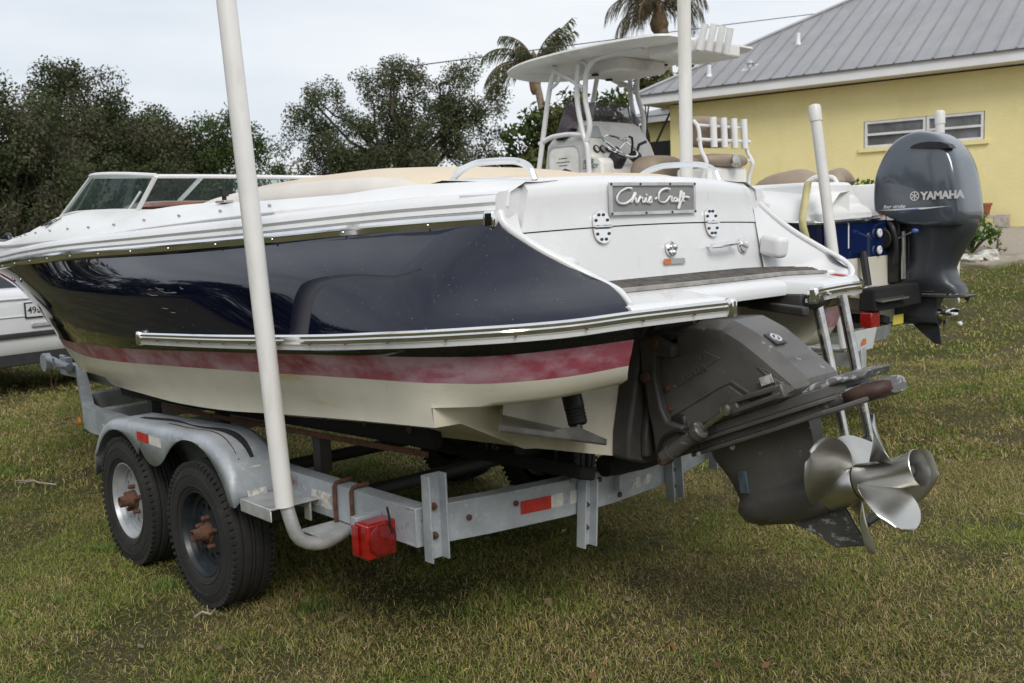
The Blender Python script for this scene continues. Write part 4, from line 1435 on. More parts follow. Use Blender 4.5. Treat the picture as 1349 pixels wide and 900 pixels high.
# script traced as pen strokes on a 120 x 50 grid
STROKES = [
    [(37, 41), (31, 42), (22, 38), (14, 29), (10.5, 18), (14, 9), (21, 6.5), (27, 8), (34, 14), (40, 22), (43.5, 29), (42.5, 30.5), (40, 25), (37.5, 17), (36, 9)],
    [(37, 12), (41, 18), (44, 19), (44, 14), (45, 9), (48, 11)],
    [(48, 11), (51, 20), (52, 22), (53, 19), (56, 19), (56, 14), (57, 9), (60, 11)],
    [(60, 11), (62, 19), (62, 12), (64, 9), (67, 11)], [(62.5, 25), (63.5, 26)],
    [(67, 11), (71, 21), (72, 19), (73, 12), (71, 8), (67, 9)],
    [(80, 17), (80.5, 17.5)], [(79, 15), (82, 19)],
    [(108, 38), (102, 40), (93, 37), (87, 28), (86, 17), (90, 9), (97, 8), (103, 13), (107, 20)],
    [(107, 20), (108, 22), (109, 20), (112, 20), (111, 14), (112, 9), (115, 11)],
    [(122, 17), (118, 18), (116, 13), (118, 9), (121, 11), (123, 17), (122, 11), (124, 9), (126, 11)],
    [(126, 11), (131, 25), (133, 32), (131, 33), (129, 24), (127, 8), (125, -4), (124, -8), (126, -7), (129, 3), (132, 10)],
    [(132, 10), (137, 30), (135, 18), (135, 10), (138, 9)], [(128, 20), (137, 20), (147, 18.5)],
]
sx0, sx1 = 8, 150
tx_ = MB()
for st in STROKES:
    q = spl([(a, b, 0) for a, b in st], max(6, 5 * len(st))) if len(st) > 2 else np.array([(a, b, 0) for a, b in st])
    pts = [plate_pt(-.232 + (a - sx0) / (sx1 - sx0) * .455, -.030 + b / 50 * .083, .011) for a, b, _ in q]
    nn = len(pts)
    tx_.tube(pts, [0.0046 * (0.75 + .5 * abs(math.sin(3.0 * i / nn + st[0][0]))) for i in range(nn)], 6)
tx_.build('script_lettering', M['alu_white'], fr_o, angle=60)

# hinges, latch, handle, drain cap, label
for hy in (.335, -.345):
    hm = MB()
    for sgn in (1, -1):
        ring = []
        for k in range(13):
            a = math.pi * k / 12
            yy, zz = .043 * math.cos(a), .012 + .042 * math.sin(a) ** .8 * 1.15
            ring.append((yy, zz * sgn))
        poly = [(-.043, .006 * sgn), (.043, .006 * sgn)] + ring
        P_ = [on_face(hy + a, 1.690 + b, .001) for a, b in [(.043, .006 * sgn)] + ring + [(-.043, .006 * sgn)]]
        hm.prism(P_, (-.006, 0, 0))
    hm.tube([on_face(hy - .045, 1.690, .008), on_face(hy + .045, 1.690, .008)], .0075, 10)
    ho = hm.build('hinge', M['chrome'], boat, angle=30)
    hs = MB()
    for sgn in (1, -1):
        for (a, b) in ((.03, .025), (.012, .045), (-.012, .045), (-.03, .025)):
            hs.sphere(on_face(hy + a, 1.690 + b * sgn, .008), .0062, 8, 5)
    hs.build('hinge_screw', M['drive_dark'], ho, stuff=True)
la = MB()
la.lathe([(.03, 0), (.03, .008), (.024, .014), (.02, .008), (.001, .008)], on_face(-.045, 1.592), (-1, 0, .15), 20)
la.sphere(on_face(-.05, 1.60, .018), .015, 12, 8)
la.sphere(on_face(-.047, 1.578, .012), .013, 10, 6)
la.build('latch', M['chrome'], boat)
hd = MB()
hd.tube([on_face(-.275, 1.592, .035), on_face(-.30, 1.5935, .038), on_face(-.38, 1.5965, .042), on_face(-.46, 1.599, .038), on_face(-.487, 1.600, .035)], [.008, .0105, .013, .0105, .008], 10)
hd.tube([on_face(-.30, 1.594, .036), on_face(-.30, 1.592, 0)], .007, 8)
hd.tube([on_face(-.46, 1.599, .036), on_face(-.46, 1.597, 0)], .007, 8)
hd.build('grab_handle', M['chrome'], boat)
dc = MB()
dc.lathe([(.034, 0), (.034, .006), (.029, .011), (.001, .009)], on_face(-.565, 1.585), (-1, 0, .12), 20)
dc.box(on_face(-.565, 1.585, .014), (.006, .05, .008), (1, 0, 0), (0, .9, .35), (0, -.35, .9))
dc.build('filler_cap', M['chrome'], boat)
lm = MB()
lm.add([on_face(y, z, .004) for y, z in ((.008, 1.555), (-.035, 1.555), (-.035, 1.533), (.008, 1.533))], [(0, 1, 2, 3)], 0)
lm.add([on_face(y, z, .004) for y, z in ((-.036, 1.555), (-.125, 1.553), (-.125, 1.531), (-.036, 1.533))], [(0, 1, 2, 3)], 1)
lm.build('warning_label', [M['orange'], M['greylabel']], boat, angle=0)

# swim platform with a notch for the drive
aft = [p for p in LOW[:34]]
poly = []
tops = []
for p in LOW[:40]:
    if p[0] < -1.75:
        tops.append((p[0] + .004, p[1] - .004, p[2] + .022))
outer = tops                                              # notch end round to the side
inner = [(-1.75, .66, 1.468), (-1.75, .262, 1.475)]
notch = [(-2.27, .262, 1.432), (-2.10, .245, 1.440), (-2.02, .20, 1.444), (-2.0, .12, 1.446), (-2.0, -.12, 1.446), (-2.02, -.42, 1.444), (-2.06, -.47, 1.443), (-2.16, -.48, 1.438), (-2.262, -.49, 1.433)]


def plat_z(x, y):
    t = min(1, max(0, (x + 2.25) / .45))
    return 1.430 + 0.050 * t - .004 * (abs(y) / .7) ** 2


pf = MB()
NY = 44
port_out = sorted([(p[1], p[0]) for p in LOW if p[0] < -1.73])
ys_ = np.array([q[0] for q in port_out])
xs_ = np.array([q[1] for q in port_out])


def aft_x(y):
    a = abs(y)
    if y > -.47 and y < .262:
        if y > .20:
            return -2.27 + .02
        e = min(1, max(0, (.262 - y) / .06)) * min(1, max(0, (y + .47) / .07))
        return -2.27 + .17 * min(1, e)
    return float(np.interp(max(a, .262), ys_, xs_)) + .003


yy = sorted(set(list(np.linspace(-.94, .655, 51)) + [.262, .255, .245, .22, .20, -.40, -.43, -.455, -.47, -.49]))
rings = []
for y in yy:
    xa, xb = aft_x(y), -1.74
    row = [(xa, y, plat_z(xa, y) - .055), (xa - .004, y, plat_z(xa, y) - .02), (xa + .012, y, plat_z(xa, y))]
    for k in range(1, 7):
        x = xa + .012 + (xb - xa - .012) * k / 6
        row.append((x, y, plat_z(x, y)))
    row += [(xb, y, plat_z(xb, y) - .055), ((xa + xb) / 2, y, plat_z((xa + xb) / 2, y) - .06)]
    rings.append(row)
pf.loft(rings, True, True)
pf.build('swim_platform', M['white'], boat, angle=50)
# teak slats across the platform
n_sl = 7
for k in range(n_sl):
    sl = MB()
    r = []
    for i in range(25):
        y = -.93 + .018 * k + (1.53 - .018 * k) * i / 24
        bow = .06 * (1 - ((y + .16) / .78) ** 2) * (0.35 + .65 * k / n_sl)
        x = -1.788 - .0215 * k - bow * .7 - .012 - .09 * max(0, (-y - .55) / .4) ** 1.2
        z = plat_z(x, y)
        r.append([(x - .0088, y, z + .001), (x - .0088, y, z + .012), (x + .0088, y, z + .012), (x + .0088, y, z + .001)])
    sl.loft(r, True, True)
    sl.build('teak_slat', M['teak'], boat, angle=20)
bd = MB()
r = []
for i in range(31):
    y = -.83 + 1.45 * i / 30
    bow = .06 * (1 - ((y + .16) / .78) ** 2)
    x = -1.788 - .0215 * n_sl - bow * .7 - .014 - .09 * max(0, (-y - .55) / .4) ** 1.2
    z = plat_z(x, y)
    r.append([(x - .014, y, z + .001), (x - .014, y, z + .013), (x + .014, y, z + .015), (x + .014, y, z + .001)])
bd.loft(r, True, True)
bd.build('teak_border', M['teak_edge'], boat, angle=20)
MB().add([(-2.12, -.86, plat_z(-2.12, -.86) + .003), (-2.12, -.80, plat_z(-2.12, -.8) + .003), (-2.06, -.80, plat_z(-2.06, -.8) + .003), (-2.06, -.86, plat_z(-2.06, -.86) + .003)], [(0, 1, 2, 3)]).build('platform_label', M['redtape'], boat, angle=0)

# stainless grab rails on the hatch top
for sg in (1, -1):
    g = [(-1.19, .56 * sg, 1.875), (-1.215, .56 * sg, 1.905), (-1.30, .56 * sg, 1.940), (-1.38, .56 * sg, 1.951), (-1.55, .56 * sg, 1.945), (-1.60, .56 * sg, 1.935), (-1.645, .56 * sg, 1.912), (-1.668, .56 * sg, 1.868)]
    MB().tube(spl(g, 40), 0.0135, 10).build('grab_rail', M['chrome'], boat)

# sun pad and rolled cover over the cockpit
def cushion(name, stations, m_top, m_side):
    """stations: x, half width, base z, top z, crown exponent"""
    mb = MB()
    rows = []
    K_ = 22
    for (x, hw, zb_, zt) in stations:
        row = []
        for k in range(K_ + 1):
            a = math.pi * k / K_
            c_, s_ = math.cos(a), math.sin(a)
            row.append((x, hw * math.copysign(abs(c_) ** .55, c_), zb_ + (zt - zb_) * abs(s_) ** .7))
        rows.append(row)
    mis = []
    for k in range(K_):
        mis.append(1 if k < 4 or k > K_ - 5 else 0)
    mb.loft(rows, False, False, 0, mis)
    return mb.build(name, [m_top, m_side], boat, angle=60)


cushion('sun_pad', [(x, hw, zb_, zt) for x, hw, zb_, zt in ((.62, .80, 1.84, 1.848), (.55, .83, 1.84, 1.895), (.40, .84, 1.84, 1.93), (.1, .82, 1.835, 1.970), (-.2, .78, 1.835, 1.987), (-.5, .73, 1.835, 1.993), (-.75, .68, 1.84, 1.982), (-.9, .65, 1.84, 1.965), (-1.0, .62, 1.84, 1.91), (-1.05, .60, 1.84, 1.85))], M['tan'], M['cushwhite'])
cushion('aft_pad', [(-.98, .5, 1.85, 1.86), (-1.02, .52, 1.85, 1.905), (-1.3, .50, 1.85, 1.912), (-1.55, .46, 1.85, 1.905), (-1.60, .44, 1.85, 1.86)], M['tan'], M['cushwhite'])
cl = MB()
cl.tube([(.05, .905, 1.86), (.05, .905, 1.90)], .011, 8)
cl.box((.05, .905, 1.905), (.035, .03, .03))
cl.sphere((.065, .915, 1.925), .014, 8, 6)
cl.build('cover_fitting', M['blackpl'], boat)
MB().box((.05, .905, 1.866), (.09, .05, .012)).build('fitting_base', M['stainless'], boat, bevel=.004)

# raked wrap-round windscreen
WB = [(1.08, .895, 1.862), (1.5, .905, 1.875), (2.0, .90, 1.882), (2.38, .865, 1.868), (2.58, .70, 1.885), (2.66, .35, 1.90), (2.68, 0, 1.905)]
WTp = [(.88, .865, 2.035), (1.25, .875, 2.065), (1.65, .87, 2.088), (1.93, .82, 2.096), (2.08, .62, 2.105), (2.13, .3, 2.11), (2.14, 0, 2.112)]
wb, wt = spl(WB, 40), spl(WTp, 40)
wb = np.concatenate([wb, wb[-2::-1] * np.array([1, -1, 1])])
wt = np.concatenate([wt, wt[-2::-1] * np.array([1, -1, 1])])
nW = len(wb)
wf = MB()
wf.tube(wt, 0.0135, 8)
wf.tube(wb, 0.009, 8)
for i in (0, 39, nW - 1):
    wf.tube([wb[i], wt[i]], 0.012 if i != 39 else .014, 8)
for i in (22, nW - 23):
    wf.tube([wb[i], wt[i]], 0.010, 8)
wf.tube([wb[1] + np.array([.07, 0, 0]), (wb[1] * .45 + wt[1] * .55) + np.array([.04, 0, 0])], .007, 6)
ws_o = wf.build('windscreen', M['alu_white'], boat)
cuts = [0, 22, 39, nW - 23, nW - 1]
for a, b in zip(cuts[:-1], cuts[1:]):
    MB().loft([wb[a:b + 1], wt[a:b + 1]], False, False).build('pane', M['wsglass'], ws_o, angle=60)
ds = MB()
ds.tube(spl([(1.55, .78, 1.86), (1.8, .6, 1.905), (1.95, .3, 1.92), (2.0, 0, 1.92), (1.95, -.3, 1.92), (1.8, -.6, 1.9)], 20), 0.04, 8, flat=.6)
ds.build('dashboard', M['wood'], boat)
se = MB()
for yy_ in (.42, -.42):
    se.box((1.15, yy_, 1.70), (.16, .5, .36))
    se.box((.9, yy_, 1.58), (.5, .5, .14))
se.build('helm_seat', M['cushwhite'], boat, bevel=.04, segs=3)
# small black script on the coaming below the windscreen
def deck_pt(x, f):
    c3 = [Vector([np.interp(x, L[:, 0], L[:, k]) for k in range(3)]) for L in (D_S, D_M, D_C)]
    p = c3[0].lerp(c3[1], f * 2) if f < .5 else c3[1].lerp(c3[2], f * 2 - 1)
    return p + Vector((0, .004, .006))


cs = MB()
for st in ([(12, 20), (6, 22), (2, 12), (5, 2), (10, 5)], [(10, 5), (13, 20), (13, 4), (17, 11), (18, 3), (22, 8), (23, 3), (27, 10), (25, 3), (30, 3)], [(44, 20), (38, 22), (34, 12), (37, 2), (42, 5)], [(42, 5), (45, 10), (46, 3), (51, 9), (50, 3), (55, 5), (62, 24), (56, -6), (60, 6), (66, 20)]):
    q = spl([(a, b, 0) for a, b in st], 24)
    cs.tube([deck_pt(2.44 - a / 66 * .30, .46 + b / 24 * .34) for a, b, _ in q], .0028, 5)
cs.build('script_lettering', M['blackprint'], boat)
# small through-hull fittings near the bow
for (x, z) in ((2.55, 1.475), (2.9, 1.47), (2.55, 1.27)):
    i = int(np.argmin(np.abs(side_rows[14][:, 0] - x)))
    col_ = [r[int(np.argmin(np.abs(r[:, 0] - x)))] for r in side_rows[6:]]
    p = min(col_, key=lambda q: abs(q[2] - z))
    MB().lathe([(.017, 0), (.017, .006), (.010, .009), (.006, .004)], Vector((p[0], p[1] - .002, p[2])), (.25, 1, -.25), 14).build('hull_fitting', M['chrome'], boat)

# pale scuffs on the port side
ri = np.random.default_rng(3)
for (x0, z0, L_, dz) in ((-.05, 1.47, .16, .02), (.02, 1.485, .10, .012), (-.12, 1.475, .06, -.01), (.10, 1.455, .12, .015), (-.20, 1.49, .035, .02), (-.02, 1.40, .07, .004), (-.1, 1.385, .05, .003)):
    pts = []
    for t in np.linspace(0, 1, 9):
        x, z = x0 + L_ * (t - .5), z0 + .45 * dz * t * t + .1 * dz * math.sin(9 * t)
        col_ = np.array([[np.interp(x, r[NA:, 0], r[NA:, 1]), np.interp(x, r[NA:, 0], r[NA:, 2])] for r in side_rows[6:]])
        pts.append((x, float(np.interp(z, col_[:, 1], col_[:, 0])) + .001, z))
    MB().tube(pts, [.0003, .0007, .0009, .0007, .0010, .0007, .0006, .0005, .0003], 4).build('hull_scuff', M['greylabel'], boat)

# trim tab, port and starboard
for sg in (1, -1):
    tbm = MB()
    a0, a1, a2, a3 = [Vector((q[0], q[1] * sg, q[2])) for q in [(-1.742,0.834,1.055),(-1.742,0.396,0.908)] + [(-1.950,0.525,0.923),(-1.950,1.028,1.059)]]
    up_ = Vector((0.05, 0.22 * sg * -1, 1)).normalized()
    tbm.prism([a0, a1, a2, a3], up_ * .006)
    tbm.prism([a3, a0, a0 + up_ * .075], Vector((0, -.006 * sg, 0)))
    tbm.prism([a3, a3.lerp(a2, .48), a3.lerp(a2, .48) + up_ * .022, a3 + up_ * .022], Vector((.006, 0, 0)))
    tbm.prism([a3.lerp(a2, .48), a2, a2 + up_ * .022, a2.lerp(a3, .3) + up_ * .052, a3.lerp(a2, .48) + up_ * .03], Vector((.006, 0, 0)))
    to = tbm.build('trim_tab', M['tabsteel'], boat, angle=20)
    ac = MB()
    top_, bot_ = [Vector((q[0], q[1] * sg, q[2])) for q in [(-1.840,0.594,1.146)] + [(-1.910,0.620,0.992)]]
    ac.tube([top_, top_.lerp(bot_, .55)], .036, 12)
    for k in range(5):
        ac.lathe([(.031, 0), (.036, .010), (.031, .02)], top_.lerp(bot_, .5 + .07 * k), bot_ - top_, 12)
    ac.tube([top_.lerp(bot_, .8), bot_], .014, 8)
    ac.build('tab_ram', M['blackpl'], to)

# ------------------------------------------------------------------ stern drive, tilted up about 22 degrees
DO = Vector((-2.493, 0, 0.76))
DU = Vector((-math.cos(R(22)), 0, math.sin(R(22))))      # aft along the propeller shaft
DV = Vector((math.sin(R(22)), 0, math.cos(R(22))))       # up along the leg
DW = Vector((0, 1, 0))


def dp(u, v, w=0.0):
    return DO + DU * u + DV * v + DW * w


def slab_d(mb, poly, w0, w1, mi=0):
    return mb.prism([dp(u, v, w0) for u, v in poly], DW * (w1 - w0), mi)


# lower leg: stacked foil sections between the cavitation plate and the gearcase
leg = MB()
levels = [(.235, -.425, .055, .062), (.20, -.420, .052, .060), (.165, -.405, .045, .056), (.125, -.385, .035, .052), (.08, -.372, .022, .050), (.03, -.366, .012, .056), (-.02, -.362, .005, .066), (-.055, -.350, .0, .060), (-.085, -.320, -.015, .03)]
rings = []
for (v, u0, u1, w) in levels:
    L_ = u1 - u0
    ring = []
    N_ = 14
    prof = [w * (1.0 * math.sqrt(t) * 1.55 * (1 - t * .72)) for t in np.linspace(0, 1, N_)]
    mx = max(prof)
    prof = [q / mx * w for q in prof]
    for i in range(N_):
        ring.append(dp(u0 + L_ * i / (N_ - 1), v, prof[i]))
    for i in range(N_ - 1, -1, -1):
        ring.append(dp(u0 + L_ * i / (N_ - 1), v, -prof[i]))
    rings.append(ring)
leg.loft(rings, True, True)
# gearcase torpedo
tor = [(.004, -.375), (.028, -.368), (.050, -.345), (.066, -.30), (.076, -.24), (.082, -.16), (.083, -.08), (.079, -.02), (.074, .012)]
leg.lathe(tor, dp(0, -.018), DU, 24)
drive = leg.build('stern_drive', M['drive'], boat, angle=50)
# skeg
sk = MB()
sk.prism([dp(u, v, .007) for u, v in ((-.30, -.085), (-.17, -.105), (-.10, -.15), (-.035, -.215), (.085, -.230), (.050, -.07), (.0, -.04), (-.2, -.04))], DW * -.014)
sk.build('skeg', M['drive_scuffed'], drive, angle=20, bevel=.004)
# cavitation plate, its ribbed upper shelf and the exhaust tail
cp = MB()
cpl = [(-.52, .0), (-.44, .085), (-.30, .135), (-.05, .15), (.15, .150), (.30, .125), (.375, .075), (.39, 0)]
ring = [(u, w) for u, w in cpl] + [(u, -w) for u, w in cpl[-2:0:-1]]
for (v0, v1, k) in ((.228, .244, 1.0),):
    cp.prism([dp(u, v0 + .02 * max(0, u), w * k) for u, w in ring], DV * (v1 - v0))
cp.build('cavitation_plate', M['drive'], drive, angle=25, bevel=.004)
sh = MB()
shp = [(-.60, .04), (-.50, .11), (-.2, .15), (.10, .152), (.20, .13), (.26, .09)]
ring = [(u, w) for u, w in shp] + [(u, -w) for u, w in shp[::-1]]
sh.prism([dp(u, .270, w) for u, w in ring], DV * .016)
sh.prism([dp(u, .244, w * .80) for u, w in ring], DV * .028)
sh.prism([dp(u, .286, w * .93) for u, w in ring], DV * .035)
sh.build('splash_plate', M['drive'], drive, angle=25, bevel=.004)
ex = MB()
rg = []
for (u, v, hw, hh) in ((-.02, .306, .10, .014), (.14, .328, .11, .016), (.26, .330, .105, .015), (.335, .318, .085, .012)):
    rg.append([dp(u, v - hh, hw), dp(u, v - hh * .2, hw * 1.1), dp(u + .02, v + hh, hw * .9), dp(u + .02, v + hh, -hw * .9), dp(u, v - hh * .2, -hw * 1.1), dp(u, v - hh, -hw)])
ex.loft(rg, True, True)
ex.build('exhaust_housing', M['drive_scuffed'], drive, angle=30, bevel=.006)
et = MB()
rg = []
for (u, v, hw, hh) in ((.02, .266, .10, .014), (.14, .268, .115, .026), (.27, .266, .110, .034), (.36, .262, .085, .034), (.392, .260, .06, .026)):
    rg.append([dp(u, v + hh * math.copysign(abs(math.sin(a)) ** .7, math.sin(a)), hw * math.copysign(abs(math.cos(a)) ** .5, math.cos(a))) for a in np.linspace(0, 2 * math.pi, 18, endpoint=False)])
et.loft(rg, True, True)
et.build('exhaust_tail', M['drive_scuffed'], drive, angle=50)
MB().loft([[dp(u, .263 + k * hh, w) for u, w, hh in ((.255, .1135, .020), (.30, .108, .027), (.345, .096, .029), (.385, .072, .024), (.399, .052, .014))] for k in (-1, 1)], False, False).build('exhaust_outlet', M['exhaust'], drive, angle=50, solid=.006)

# upper housing: chamfered cowl with raised panels
cowl_side = [(-.445, .325), (-.462, .42), (-.430, .55), (-.385, .63), (-.315, .665), (-.22, .662), (-.12, .60), (-.02, .475), (.075, .345), (.03, .322)]
cowl_full = [(-.450, .322), (-.470, .42), (-.445, .57), (-.390, .665), (-.31, .700), (-.19, .697), (-.065, .655), (.01, .58), (.085, .465), (.155, .352), (.11, .318)]
cs_ = resample(cowl_side + [cowl_side[0]], 49)[:-1]
cf_ = resample(cowl_full + [cowl_full[0]], 49)[:-1]
cw = MB()
rg = [[dp(u, v, w) for u, v in P_] for P_, w in ((cs_, .150), (cs_ * .5 + cf_ * .5, .142), (cf_, .095), (cf_, -.095), (cs_ * .5 + cf_ * .5, -.142), (cs_, -.150))]
cw.loft(rg, True, True)
cwo = cw.build('drive_cowl', M['drive'], drive, angle=22, bevel=.006)
pn = MB()
slab_d(pn, [(-.44, .335), (-.43, .385), (-.18, .425), (-.13, .430), (-.05, .335)], .149, .158)
slab_d(pn, [(-.432, .393), (-.425, .402), (-.18, .442), (-.115, .447), (-.02, .342), (-.033, .340), (-.122, .438), (-.18, .434)], .149, .155)
slab_d(pn, [(-.350, .49), (-.345, .60), (-.205, .595), (-.130, .535)], .149, .154)
pn.build('cowl_panel', M['drive'], cwo, angle=20, bevel=.002)
tbm = MB()
for txt, v in (('VOLVO', .550), ('PENTA', .512)):
    t_ = text_mb(txt, .040, dp(-.322, v, .1545), DU, DV, .003, bold=.001)
    tbm.add(t_.v, t_.f)
tbm.build('cowl_lettering', M['drive_worn'], cwo, angle=0)
emn = (DU * .80 + DV * .60).normalized()
emx = DW * -1
emy = emn.cross(emx)
ec = dp(.038, .535, .0) + emn * .006 + DW * .045
em = MB()
em.box(ec, (.062, .062, .006), emx, emy, emn, 0)
emo = em.build('cowl_emblem', M['drive_dark'], cwo, angle=20)
em2 = MB()
em2.lathe([(.024, 0), (.024, .005), (.015, .005), (.015, 0)], ec + emn * .003, emn, 20, cap=False)
em2.box(ec + emn * .006, (.046, .010, .004), (emx + emy).normalized(), (emy - emx).normalized(), emn)
em2.build('emblem_ring', M['galv_bright'], emo)
bl = MB()
for (u, v) in ((-.41, .60), (-.405, .50), (-.425, .425), (.055, .375)):
    bl.lathe([(.016, 0), (.016, .004), (.009, .005), (.009, .012), (.001, .013)], dp(u, v, .148), DW, 10)
bl.build('cowl_bolt', M['rust'], cwo)
MB().prism([dp(.005, .46, .147), dp(.035, .435, .147), dp(.115, .345, .135), (dp(.085, .338, .149))], DW * .006).build('bare_patch', M['drive_worn'], cwo, angle=0)

# transom shield, gimbal ring and fork, bellows
shd = MB()
pts = [(.05, 1.335), (.15, 1.30), (.205, 1.10), (.255, .90), (.262, .80), (.16, .765), (-.16, .765), (-.262, .80), (-.255, .90), (-.205, 1.10), (-.15, 1.30), (-.05, 1.335)]
shd.prism([(-1.737, y, z) for y, z in pts], (-.085, 0, 0))
shd.build('transom_shield', M['drive_dark'], drive, angle=25, bevel=.012)
gr = MB()
pts2 = [(.10, 1.315), (.15, 1.27), (.165, 1.0), (.19, .88), (.19, .80), (-.19, .80), (-.19, .88), (-.165, 1.0), (-.15, 1.27), (-.10, 1.315)]
gr.prism([(-1.822, y, z) for y, z in pts2], (-.03, 0, 0))
gr.build('shield_rim', M['drive_dark'], drive, angle=25, bevel=.008)
fk = MB()
for sg in (1, -1):
    q = [(-1.83, 1.255), (-1.90, 1.275), (-1.99, 1.24), (-1.985, 1.195), (-1.905, 1.20), (-1.900, 1.12), (-1.93, 1.00), (-1.955, .955), (-2.03, .945), (-2.02, .905), (-1.975, .86), (-1.955, .79), (-1.915, .775), (-1.895, .82), (-1.885, .90), (-1.865, .98), (-1.850, 1.08), (-1.835, 1.15)]
    fk.prism([(x, .148 * sg, z) for x, z in q], (0, .045 * sg, 0))
fk.box((-1.92, 0, 1.265), (.14, .30, .05))
fk.box((-1.90, 0, .86), (.10, .30, .06))
fk.build('gimbal_fork', M['drive_dark'], drive, angle=25, bevel=.010)
for sg in (1, -1):
    for (x, z) in ((-1.905, 1.245), (-1.862, 1.115), (-1.935, .805)):
        gb = MB()
        gb.lathe([(.021, 0), (.021, .012), (.012, .016), (.001, .016)], (x, .192 * sg, z), (0, sg, 0), 12)
        gb.build('fork_bolt', M['rust'], drive)
be = MB()
be.lathe([((.095 if i % 2 else .115), i * .022) for i in range(12)], (-1.80, 0, .93), (-1, 0, .12), 24)
be.lathe([((.040 if i % 2 else .052), i * .016) for i in range(14)], (-1.80, .05, 1.10), (-1, 0, .1), 16)
be.build('bellows', M['blackpl'], drive)
MB().box((-2.06, 0, 1.02), (.22, .20, .34), (.93, 0, -.36), (0, 1, 0), (.36, 0, .93)).build('bell_housing', M['drive_dark'], drive, bevel=.02)
MB().prism([dp(-.50, .36, .12), dp(-.40, .40, .12), dp(-.355, .385, .12), dp(-.365, .335, .12), dp(-.42, .31, .12), dp(-.50, .325, .12)], DW * .05).build('rubber_hose', M['blackpl'], drive, bevel=.012)

# tilt rams, one each side
for sg in (1, -1):
    a, b = Vector((-1.935, .185 * sg, .815)), dp(-.145, .352, .178 * sg)
    c = a.lerp(b, .50)
    rm = MB()
    rm.tube([a, a.lerp(b, .12)], .030, 12)
    rm.tube([a.lerp(b, .10), c], .027, 14)
    rm.lathe([(.034, 0), (.034, .03), (.028, .036), (.014, .036)], c, b - a, 14)
    rmo = rm.build('tilt_ram', M['drive_worn'], drive)
    MB().tube([c, b], .0105, 10).build('ram_rod', M['ladder'], rmo)
    MB().lathe([(.022, 0), (.022, .014), (.012, .018), (.001, .018)], b + DW * (.012 * sg), DW * sg, 12).build('ram_bolt', M['stainless'], rmo)
    cv = MB()
    for dv in (.022, -.016):
        cv.prism([b + DU * -.01 + DV * (dv - .009), b + DU * .20 + DV * (dv * .7 - .010), b + DU * .22 + DV * (dv * .7 + .010), b + DU * -.01 + DV * (dv + .011)], DW * (-.05 * sg))
    cv.box(b + DU * .01 - DW * .02 * sg, (.05, .035, .055), DU, DW, DV)
    cv.box(b + DU * .205 - DW * .03 * sg, (.05, .05, .05), DU, DW, DV)
    cv.build('ram_bracket', M['drive'], rmo, bevel=.006)
MB().box(dp(.03, .405, .162), (.05, .004, .03), DU, DW, DV).build('white_tag', M['sticker'], drive)
MB().box(dp(-.285, .085, .0505), (.040, .012, .085), (DU * .97 - DV * .2).normalized(), DW, (DV * .97 + DU * .2).normalized()).build('anode', M['anode'], drive, bevel=.004)
rb = MB()
for (u, v) in ((-.24, .222), (-.40, .235)):
    rb.lathe([(.009, 0), (.009, .012), (.001, .015)], dp(u, v, .10), (DW - DV * .4), 8)
rb.build('plate_bolt', M['galv_bright'], drive)

# twin propellers on one shaft
SH = dp(0, -.018)


def prop_blade(mb, u0, ang, rad, root, chord, pitch, rake, hand, skew=.35):
    """One broad blade: rows of sections out along the radius, twisted by the pitch."""
    rows = []
    nr, nc = 22, 12
    for i in range(nr + 1):
        t = i / nr
        r = root + (rad - root) * t
        ch = chord * (.60 + .40 * math.sin(min(1, t / .55) * math.pi / 2)) * (1 if t < .5 else max(.03, (1 - ((t - .5) / .5) ** 2.3)) ** .5)
        be_ = math.atan2(pitch, 2 * math.pi * r)
        row_f, row_b = [], []
        for j in range(nc + 1):
            s_ = -.5 + j / nc
            a = ang + hand * (s_ * ch * math.cos(be_) / r + skew * t * .5 * (1 - .3 * t))
            x = u0 + s_ * ch * math.sin(be_) + rake * t + .012 * (1 - (2 * s_) ** 2)
            th = .0045 * (1 - .6 * t) * (1 - (2 * s_) ** 2) + .0008
            rad_v = DV * math.cos(a) + DW * math.sin(a)
            p_ = SH + DU * x + rad_v * r
            row_f.append(p_ + DU * th)
            row_b.append(p_ - DU * th)
        rows.append(row_f + row_b[::-1])
    mb.loft(rows, True, True)


pr1 = MB()
pr1.lathe([(.070, .006), (.074, .02), (.073, .08), (.066, .135), (.062, .142), (.03, .142)], SH, DU, 28)
for k in range(3):
    prop_blade(pr1, .085, R(62) + k * 2 * math.pi / 3, .240, .060, .250, .55, .02, -1)
pr1.build('forward_propeller', M['stainless'], drive, angle=40)
pr2 = MB()
pr2.lathe([(.03, .146), (.061, .146), (.063, .152), (.056, .21), (.051, .265), (.054, .325), (.063, .362), (.061, .364), (.051, .325), (.047, .27), (.001, .27)], SH, DU, 28)
for k in range(3):
    prop_blade(pr2, .235, R(128) + k * 2 * math.pi / 3, .218, .050, .215, .55, .06, 1)
p2o = pr2.build('aft_propeller', M['stainless'], drive, angle=40)
nt = MB()
nt.lathe([(.046, .271), (.040, .280), (.022, .282), (.022, .315), (.014, .318), (.014, .338), (.001, .339)], SH, DU, 6)
for k in range(3):
    a = k * 2.094
    nt.box(SH + DU * .285 + (DV * math.cos(a) + DW * math.sin(a)) * .03, (.02, .010, .024), DU, (DW * math.cos(a) - DV * math.sin(a)), (DV * math.cos(a) + DW * math.sin(a)))
nt.build('propeller_nut', M['drive_dark'], p2o, angle=20)

